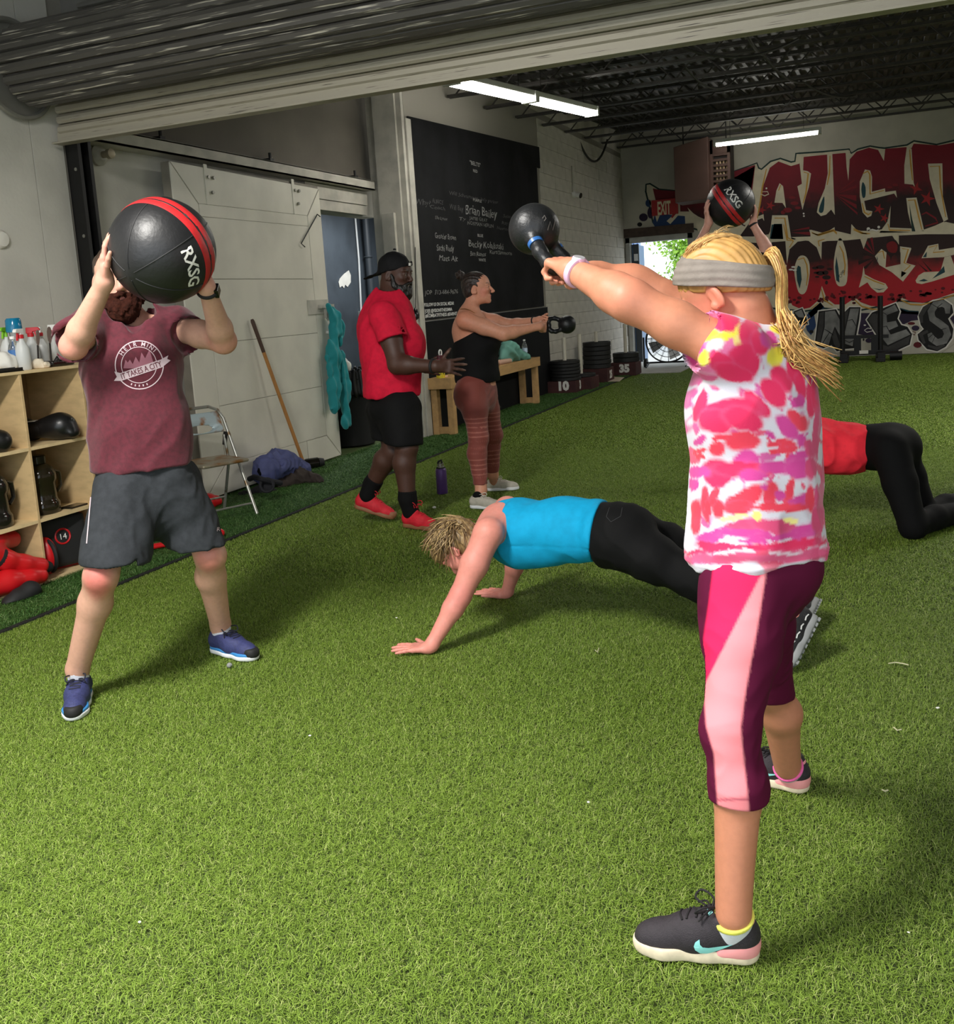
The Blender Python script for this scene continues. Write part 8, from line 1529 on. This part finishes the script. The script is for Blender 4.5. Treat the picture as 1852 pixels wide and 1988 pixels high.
# ------------------------------------------------------------------ planking woman in the turquoise top
pE = thing('person', (-0.9, 3.9, 0), 'person with short fair hair in turquoise tank top and black trousers holding a plank', 'person')
wn, wf = G(838, 1252, 0.035), G(985, 1148, 0.035); hn, hf = G(790, 1262, 0.012), G(955, 1152, 0.012)
sn, sf = D(948, 1035, 4.20), D(985, 990, 4.56); en, ef = D(893, 1158, 4.17), D(1003, 1085, 4.74)
chest, waist, pel = D(1000, 1030, 4.38), D(1085, 1030, 4.30), D(1185, 1040, 4.18)
s1 = Shoe(D(1586, 1200, 3.80), G(1542, 1302)+V(0, 0, 0.03), 0.265, up=nrm(V(-0.75, -0.2, 0.35))); s2 = Shoe(D(1588, 1172, 4.22), G(1550, 1262)+V(0, 0, 0.03), 0.265, up=nrm(V(-0.75, -0.2, 0.35)))
a1, a2 = s1.p(0.062, 0, 0.105), s2.p(0.062, 0, 0.105); k1, k2 = D(1368, 1130, 3.92), D(1385, 1100, 4.28); h1, h2 = D(1205, 1055, 4.08), D(1215, 1025, 4.28)
fE = nrm(chest-pel); dn = nrm(V(0, 0, -1)-fE*(V(0, 0, -1)@fE))
hE = Head(D(893, 1062, 4.30), nrm(V(-0.45, 0.0, -0.85)), nrm(fE*0.9+V(-0.2, 0, -0.25)), 1.02)
S = Sdf(); limb_leg(S, h1, k1, a1, -dn, (0.09, 0.06, 0.055, 0.038)); limb_leg(S, h2, k2, a2, -dn, (0.09, 0.06, 0.055, 0.038)); S.cone(a1, s1.p(.07, 0, .05), .037, .033, .02); S.cone(a2, s2.p(.07, 0, .05), .037, .033, .02)
S.cone(pel, waist, 0.12, 0.11, 0.05, dn, 0.8); S.cone(waist, chest, 0.11, 0.135, 0.05, dn, 0.75); S.cone(chest, sn*0.5+sf*0.5-fE*0.03, 0.13, 0.09, 0.05, dn, 0.8); S.cone(sn, sf, 0.062, 0.06, 0.05); S.cone(sn*0.5+sf*0.5, hE.p(0, -0.03, -0.06), 0.06, 0.053, 0.05)
limb_arm(S, sn, en, wn, (0.062, 0.045, 0.043, 0.028)); limb_arm(S, sf, ef, wf, (0.06, 0.044, 0.042, 0.028)); hE.build(S)
for w, h_, sg in ((wn, hn, 1), (wf, hf, -1)):
    f = nrm((h_-w)*V(1, 1, 0)); n = V(0, 0, -1); t = nrm(np.cross(Zu, f))*sg*-1 if False else nrm(np.cross(f, Zu))*(1 if sg > 0 else -1)
    tt = nrm(G(905, 1150)-G(838, 1252)) if sg > 0 else nrm(G(838, 1252)-G(905, 1150))
    hand(S, V(w[0], w[1], 0.022), f, n, tt, curl=(2, 3, 2), spread=11, size=0.98, thumb=(50, -8), tcurl=4); S.cone(w, V(w[0], w[1], 0.022)+f*0.02, .028, .022, .02)
S.plane((0, 0, 0.001), Zu, 0.003)
sp = hE.spots()+[(en, 0.07, (206, 120, 112), 0.5), (sn, 0.09, (216, 140, 122), 0.4)]
skin('body', S, 0.0095, pE, (218, 142, 128), sp, [(wn+nrm(hn-wn)*0.09, 0.125, 0.0042), (wf+nrm(hf-wf)*0.09, 0.125, 0.0045)], mSkin)
mHE = hair_mat('ash blond hair', (150, 124, 82), (92, 72, 46), (26, 26, 8)); H = Sdf(); H.ell(hE.p(0, -0.02, 0.035), V(0.088, 0.108, 0.092), hE.ax(), 0.02); H.ell(hE.p(0, -0.05, -0.02), V(0.08, 0.068, 0.085), hE.ax(), 0.03); H.ell(hE.p(0, 0.05, 0.06), V(0.075, 0.06, 0.06), hE.ax(), 0.03); H.cut(Sdf().ell(hE.p(0, 0.125, -0.045), V(0.070, 0.070, 0.085), hE.ax()), 0, 0.01)
H.disp(lambda P: 0.006*hnoise(P, 45, 6)+0.0025*hnoise(P, 150, 7)); soft('hair', H, 0.006, pE, mHE)
Hs = Sdf(); Hs.ell(hE.p(0, -0.02, 0.03), V(0.09, 0.11, 0.095), hE.ax()); r = np.random.default_rng(9); c1, c2 = [], []
for i in range(420):
    a = r.uniform(0, 6.283); z = r.uniform(-0.1, 1.0); d = nrm(hE.x*math.cos(a)*math.sqrt(max(0, 1-z*z))-hE.y*abs(math.sin(a))*math.sqrt(max(0, 1-z*z))*1.0+hE.z*z); p = hE.p(0, -0.02, 0.03)+d*V(1, 1, 1)*0.097
    dr_ = nrm(V(-0.35, -0.15, -0.9)+r.normal(0, 0.35, 3)); dr_ = nrm(dr_-d*(dr_@d)*0.8); l = r.uniform(0.07, 0.13); tw = nrm(np.cross(d, dr_))*r.uniform(-0.03, 0.03); (c1 if i % 2 else c2).append(bez([p, p+dr_*l*0.5+d*0.018+tw, p+dr_*l+d*r.uniform(-.005, 0.012)-tw], 6))
strands('hair_locks', c1, 0.0038, M('ash light strand', (172, 144, 98), 0.45, var=0.3, vscale=60), pE, 4); strands('hair_locks', c2, 0.0038, M('ash dark strand', (108, 84, 54), 0.45, var=0.3, vscale=60), pE, 4)
S = Sdf(); S.chain([D(1165, 1032, 4.20), D(1090, 1028, 4.30), D(1010, 1032, 4.38), D(985, 1030, 4.40)], [0.150, 0.142, 0.152, 0.130], 0.06, dn, 0.92); S.ell(D(1035, 1062, 4.36), V(0.14, 0.13, 0.08), None, 0.06); S.cone(chest, sn*0.35+sf*0.65-fE*0.01, 0.12, 0.06, 0.04, dn, 0.8)
S.plane(D(1166, 1030, 4.20), nrm(fE+Zu*0.10), 0.005); S.plane(D(956, 1000, 4.42), -nrm(fE*1.0-V(0, 0, 0.1)), 0.01); S.ell(sn+fE*0.05-CAMF*0.03-V(0, 0, 0.02), V(0.10, 0.10, 0.13), None, 0.01, 1)
folds(S, 0.009, 20, 71, nrm(V(0, 0.4, 1)), 0.3); S.disp(lambda P: 0.0025*np.exp(-(((P-chest)@dn-0.03)/0.004)**2)); SE = S; soft('tank_top', S, 0.0085, pE, cloth_mat('turquoise cotton', (14, 156, 204), 0.8, var=0.12, vscale=20))
S = Sdf(); limb_leg(S, h1, k1, a1+(k1-a1)*0.10, -dn, (0.112, 0.085, 0.078, 0.065)); limb_leg(S, h2, k2, a2+(k2-a2)*0.10, -dn, (0.112, 0.085, 0.078, 0.065)); S.cone(D(1170, 1034, 4.2), pel, 0.138, 0.150, 0.05, dn, 0.92); S.ell(D(1215, 1025, 4.12), V(0.12, 0.12, 0.11), None, 0.06)
S.plane(D(1160, 1030, 4.2), -fE); S.cone(a1+(k1-a1)*0.02, a1+(k1-a1)*-0.5, 0.10, 0.10, 0.004, mode=1); S.cone(a2+(k2-a2)*0.02, a2+(k2-a2)*-0.5, 0.10, 0.10, 0.004, mode=1)
folds(S, 0.008, 16, 72, nrm(V(0.3, 1, 0.2)), 0.4); folds(S, 0.004, 34, 73, nrm(V(0.3, 1, 0.2)), 0.4); SP = S; soft('trousers', S, 0.0095, pE, cloth_mat('black trousers', (10, 10, 11), 0.8))
decal_line('pocket_seam', [(1183, 985), (1177, 1003), (1186, 1013), (1205, 1002), (1208, 985)], 1.0, S, 3.9, M('seam dark grey', (46, 46, 48), 0.8), pE)
mTrail = M('trail black', (24, 24, 26), 0.7, var=0.2, vscale=60, bump=0.25, bscale=160); mSoleG = M('sole grey', (140, 142, 142), 0.7); mRef = M('reflective strip', (206, 208, 206), 0.4)
for s, dp, lb in ((s1, 3.4, 'black trail shoe with grey lugged sole up on its toes, nearer'), (s2, 3.9, 'black trail shoe with grey lugged sole up on its toes, farther')):
    rt = s.build(pE, mTrail, mSoleG, lb, laces=M('lace dark grey', (70, 70, 72), 0.7), h=0.0055)
    b = MB()
    for i in range(9):
        for yy in (-0.026, 0.0, 0.026): x = 0.02+i*0.028; b.obox(s.p(x, yy, -0.002), s.f*0.008, s.l*0.009, s.u*0.005)
    o = b.obj('tread', mSoleG, rt); o['kind'] = 'stuff'
    for x in (0.05, 0.10, 0.145, 0.19):
        for q in (-1, 1):
            P = np.array([s.p(x+0.016*t_, q*0.08, 0.050-0.004*abs(t_)) for t_ in (-1, 0, 1)]); qq, ok = trace(s.U, P, -s.l*q, 0.001, 0.15)
            if ok.all(): MB().tube(list(qq), 0.0028, 5).obj('reflective_strip', mRef, rt, True)
# ------------------------------------------------------------------ kneeling woman in coral top and black leggings
pF = thing('person', (0.0, 5.9, 0), 'person in coral-red top and black leggings kneeling on all fours behind the tie-dye shirt', 'person')
kn, kf = G(1772, 1022, 0.065), G(1795, 1000, 0.065); hpn, hpf = D(1728, 872, 5.62), D(1740, 866, 5.86); fn_, ff_ = G(1905, 985, 0.06), G(1925, 962, 0.06); ch, wa, pe = D(1575, 858, 5.85), D(1640, 868, 5.80), D(1722, 868, 5.74)
snn, sff = D(1545, 862, 5.75), D(1560, 856, 6.05); hnn, hff = G(1545, 1000, 0.02), G(1570, 985, 0.02)
fF = nrm(ch-pe); dF = nrm(V(0, 0, -1)-fF*(V(0, 0, -1)@fF)); hF = Head(D(1478, 872, 5.95), nrm(V(-0.6, 0, -0.8)), nrm(fF), 1.0)
S = Sdf(); limb_leg(S, hpn, kn, fn_, Zu, (0.09, 0.06, 0.058, 0.04)); limb_leg(S, hpf, kf, ff_, Zu, (0.09, 0.06, 0.058, 0.04)); S.cone(pe, wa, .12, .11, .05); S.cone(wa, ch, .11, .125, .05); S.cone(snn, sff, .06, .06, .05); S.cone(ch, snn*.5+sff*.5, .12, .09, .05); S.cone(snn*.5+sff*.5, hF.p(0, -.03, -.06), .06, .053, .04); hF.build(S)
for s_, h_, sg in ((snn, hnn, 1), (sff, hff, -1)): e = s_*.5+h_*.5+V(.03, 0, 0); w = h_+V(0.02, 0, 0.03); limb_arm(S, s_, e, w, (.056, .044, .04, .027)); hand(S, V(w[0], w[1], .022), V(-1, .1*sg, 0), V(0, 0, -1), V(0, sg, 0), curl=(2, 3, 2), spread=9, thumb=(48, -8))
S.plane((0, 0, .001), Zu, .003); skin('body', S, 0.013, pF, (212, 156, 130), hF.spots(), [], mSkin)
S = Sdf(); S.ell(hF.p(0, -.02, .035), V(.086, .106, .09), hF.ax(), .02); S.ell(hF.p(0, -.06, -.02), V(.075, .06, .08), hF.ax(), .03); S.cut(Sdf().ell(hF.p(0, .1, -.03), V(.08, .08, .1), hF.ax()), 0, .01); S.disp(lambda P: .003*hnoise(P, 70, 4)); soft('hair', S, .009, pF, mHD_)
S = Sdf(); S.chain([D(1690, 870, 5.78), D(1640, 870, 5.80), D(1585, 862, 5.84), D(1555, 860, 5.88)], [0.140, 0.137, 0.150, 0.13], .06); S.ell(D(1622, 888, 5.80), V(.15, .13, .075), None, .06); S.plane(D(1680, 868, 5.77), nrm(fF+V(0, 0, -0.1)), .005); S.plane(D(1525, 868, 5.9), -fF); sleeve(S, snn-V(0, 0, 0), snn*.8+hnn*.2, hnn, .075, .075, .062); sleeve(S, sff, sff*.8+hff*.2, hff, .075, .075, .062)
folds(S, 0.010, 28, 81, nrm(V(0, 0.2, 1)), 0.25); soft('shirt', S, .0085, pF, cloth_mat('coral jersey', (248, 50, 66), 0.75, var=0.15, vscale=20))
S = Sdf(); limb_leg(S, hpn, kn, fn_, Zu, (.108, .074, .068, .05)); limb_leg(S, hpf, kf, ff_, Zu, (.108, .074, .068, .05)); S.cone(D(1690, 868, 5.77), pe, .138, .146, .06); S.ell(D(1748, 868, 5.74), V(.12, .15, .125), None, .06); S.plane(D(1674, 868, 5.78), -fF); S.plane((0, 0, .002), Zu, .004); soft('leggings', S, .010, pF, cloth_mat('black leggings', (7, 7, 8), 0.85))
for kk, ff, lb in ((kn, fn_, 0), (kf, ff_, 1)):
    d = nrm((ff-kk)*V(1, 1, 0)); s = Shoe(ff+d*0.02+V(0, 0, 0.05), ff+d*0.06+V(0, 0, -0.2) if False else ff+d*0.20+V(0, 0, -0.02), 0.25, up=V(0, 0, -1)) if False else Shoe(ff+d*0.03+V(0, 0, 0.085), ff+d*0.14+V(0, 0, -0.115), 0.245, up=-d); s.build(pF, mBlkF, mSoleW, None, h=.009)
# ------------------------------------------------------------------ person behind, lifting a medicine ball overhead
pG = thing('person', (-0.9, 7.4, 0), 'person mostly hidden behind the kettlebell woman, raising a medicine ball overhead', 'person')
fG = nrm(-CAMF*V(1, 1, 0)); rG = -CAMR; dG = 7.3; bcG = D(1418, 395, dG-0.02)
g1, g2 = G(1400, 935), G(1470, 935); s1, s2 = Shoe(g1-fG*0.08, g1+fG*0.17, .27), Shoe(g2-fG*0.08, g2+fG*0.17, .27); a1, a2 = s1.ankle(), s2.ankle()
k1, k2 = D(1402, 820, dG-.05), D(1464, 820, dG-.05); h1, h2 = D(1412, 720, dG), D(1456, 720, dG); pel, waist, chest, neck = D(1434, 710, dG), D(1432, 660, dG), D(1430, 600, dG), D(1428, 555, dG)
q1, q2 = D(1392, 562, dG), D(1464, 560, dG); e1, e2 = D(1352, 488, dG-.05), D(1487, 480, dG-.05); w1, w2 = D(1376, 432, dG-.04), D(1462, 436, dG-.04); hG = Head(D(1428, 515, dG), fG, Zu, 1.0)
S = Sdf(); limb_leg(S, h1, k1, a1, -fG); limb_leg(S, h2, k2, a2, -fG); S.cone(a1, s1.p(.06, 0, .05), .037, .033, .02); S.cone(a2, s2.p(.06, 0, .05), .037, .033, .02); S.cone(pel, waist, .13, .12, .05, fG, .75); S.cone(waist, chest, .12, .13, .05, fG, .75); S.cone(chest, neck, .12, .06, .05); S.cone(q1, q2, .055, .055, .04); S.cone(neck, hG.p(0, -.03, -.06), .058, .053, .04); limb_arm(S, q1, e1, w1, (.050, .040, .038, .026)); limb_arm(S, q2, e2, w2, (.050, .040, .038, .026)); hG.build(S)
for w, sg in ((w1, 1), (w2, -1)): f = nrm(Zu*0.9-CAMR*0.18*sg); hand(S, w, f, CAMR*sg, -CAMF if False else CAMF, curl=(12, 16, 12), spread=8, size=.95, thumb=(45, 10)); S.cone(w, w+f*.02, .027, .024, .02)
skin('body', S, .012, pG, (214, 158, 138), hG.spots(), [(w1+V(0, 0, .08), .12, .0055), (w2+V(0, 0, .08), .12, .0055)], mSkin)
S = Sdf(); S.ell(hG.p(0, -.02, .04), V(.083, .103, .088), hG.ax(), .02); S.ell(hG.p(0, -.05, -.02), V(.078, .06, .09), hG.ax(), .03); S.cut(Sdf().ell(hG.p(0, .09, -.03), V(.08, .08, .095), hG.ax()), 0, .01); soft('hair', S, .009, pG, mHD_)
S = Sdf(); S.chain([pel+V(0, 0, -.02), waist, chest], [.17, .16, .165], .06, fG, .75); S.cone(chest, neck-V(0, 0, .03), .13, .07, .05, fG, .8); S.cone(q1, q2, .068, .068, .05); S.plane(pel-V(0, 0, .03), Zu); sleeve(S, q1, q1*.22+e1*.78, e1, .068, .062, .05); sleeve(S, q2, q2*.15+e2*.85, e2, .066, .056, .048); folds(S, .005, 18, 91); soft('shirt', S, .011, pG, mCap)
S = Sdf(); limb_leg(S, h1, k1, a1+V(0, 0, .03), -fG, (.10, .075, .068, .055)); limb_leg(S, h2, k2, a2+V(0, 0, .03), -fG, (.10, .075, .068, .055)); S.cone(pel+V(0, 0, .04), pel-V(0, 0, .06), .15, .155, .05, fG, .8); soft('trousers', S, .012, pG, cloth_mat('black trousers', (0, 0, 0)))
for s in (s1, s2): s.build(pG, mBlkF, mSoleW, None, h=.009)
d = nrm(e2-w2); x, y, z = frame(d); MB().tube([w2+d*0.0+(x*math.cos(a)+y*math.sin(a))*.030 for a in np.linspace(0, 6.283, 18, endpoint=False)], .009, 8, closed=True).obj('wristband', mBlkF, pG, True)
ax = nrm(va((.6, .45, .35))); med_ball(bcG, .178, ax, va((.05, .15, .98)), -0.10, 0.34, 1, 'black medicine ball with red double stripe raised over the kettlebell woman\'s head', 0.30, 0.0)
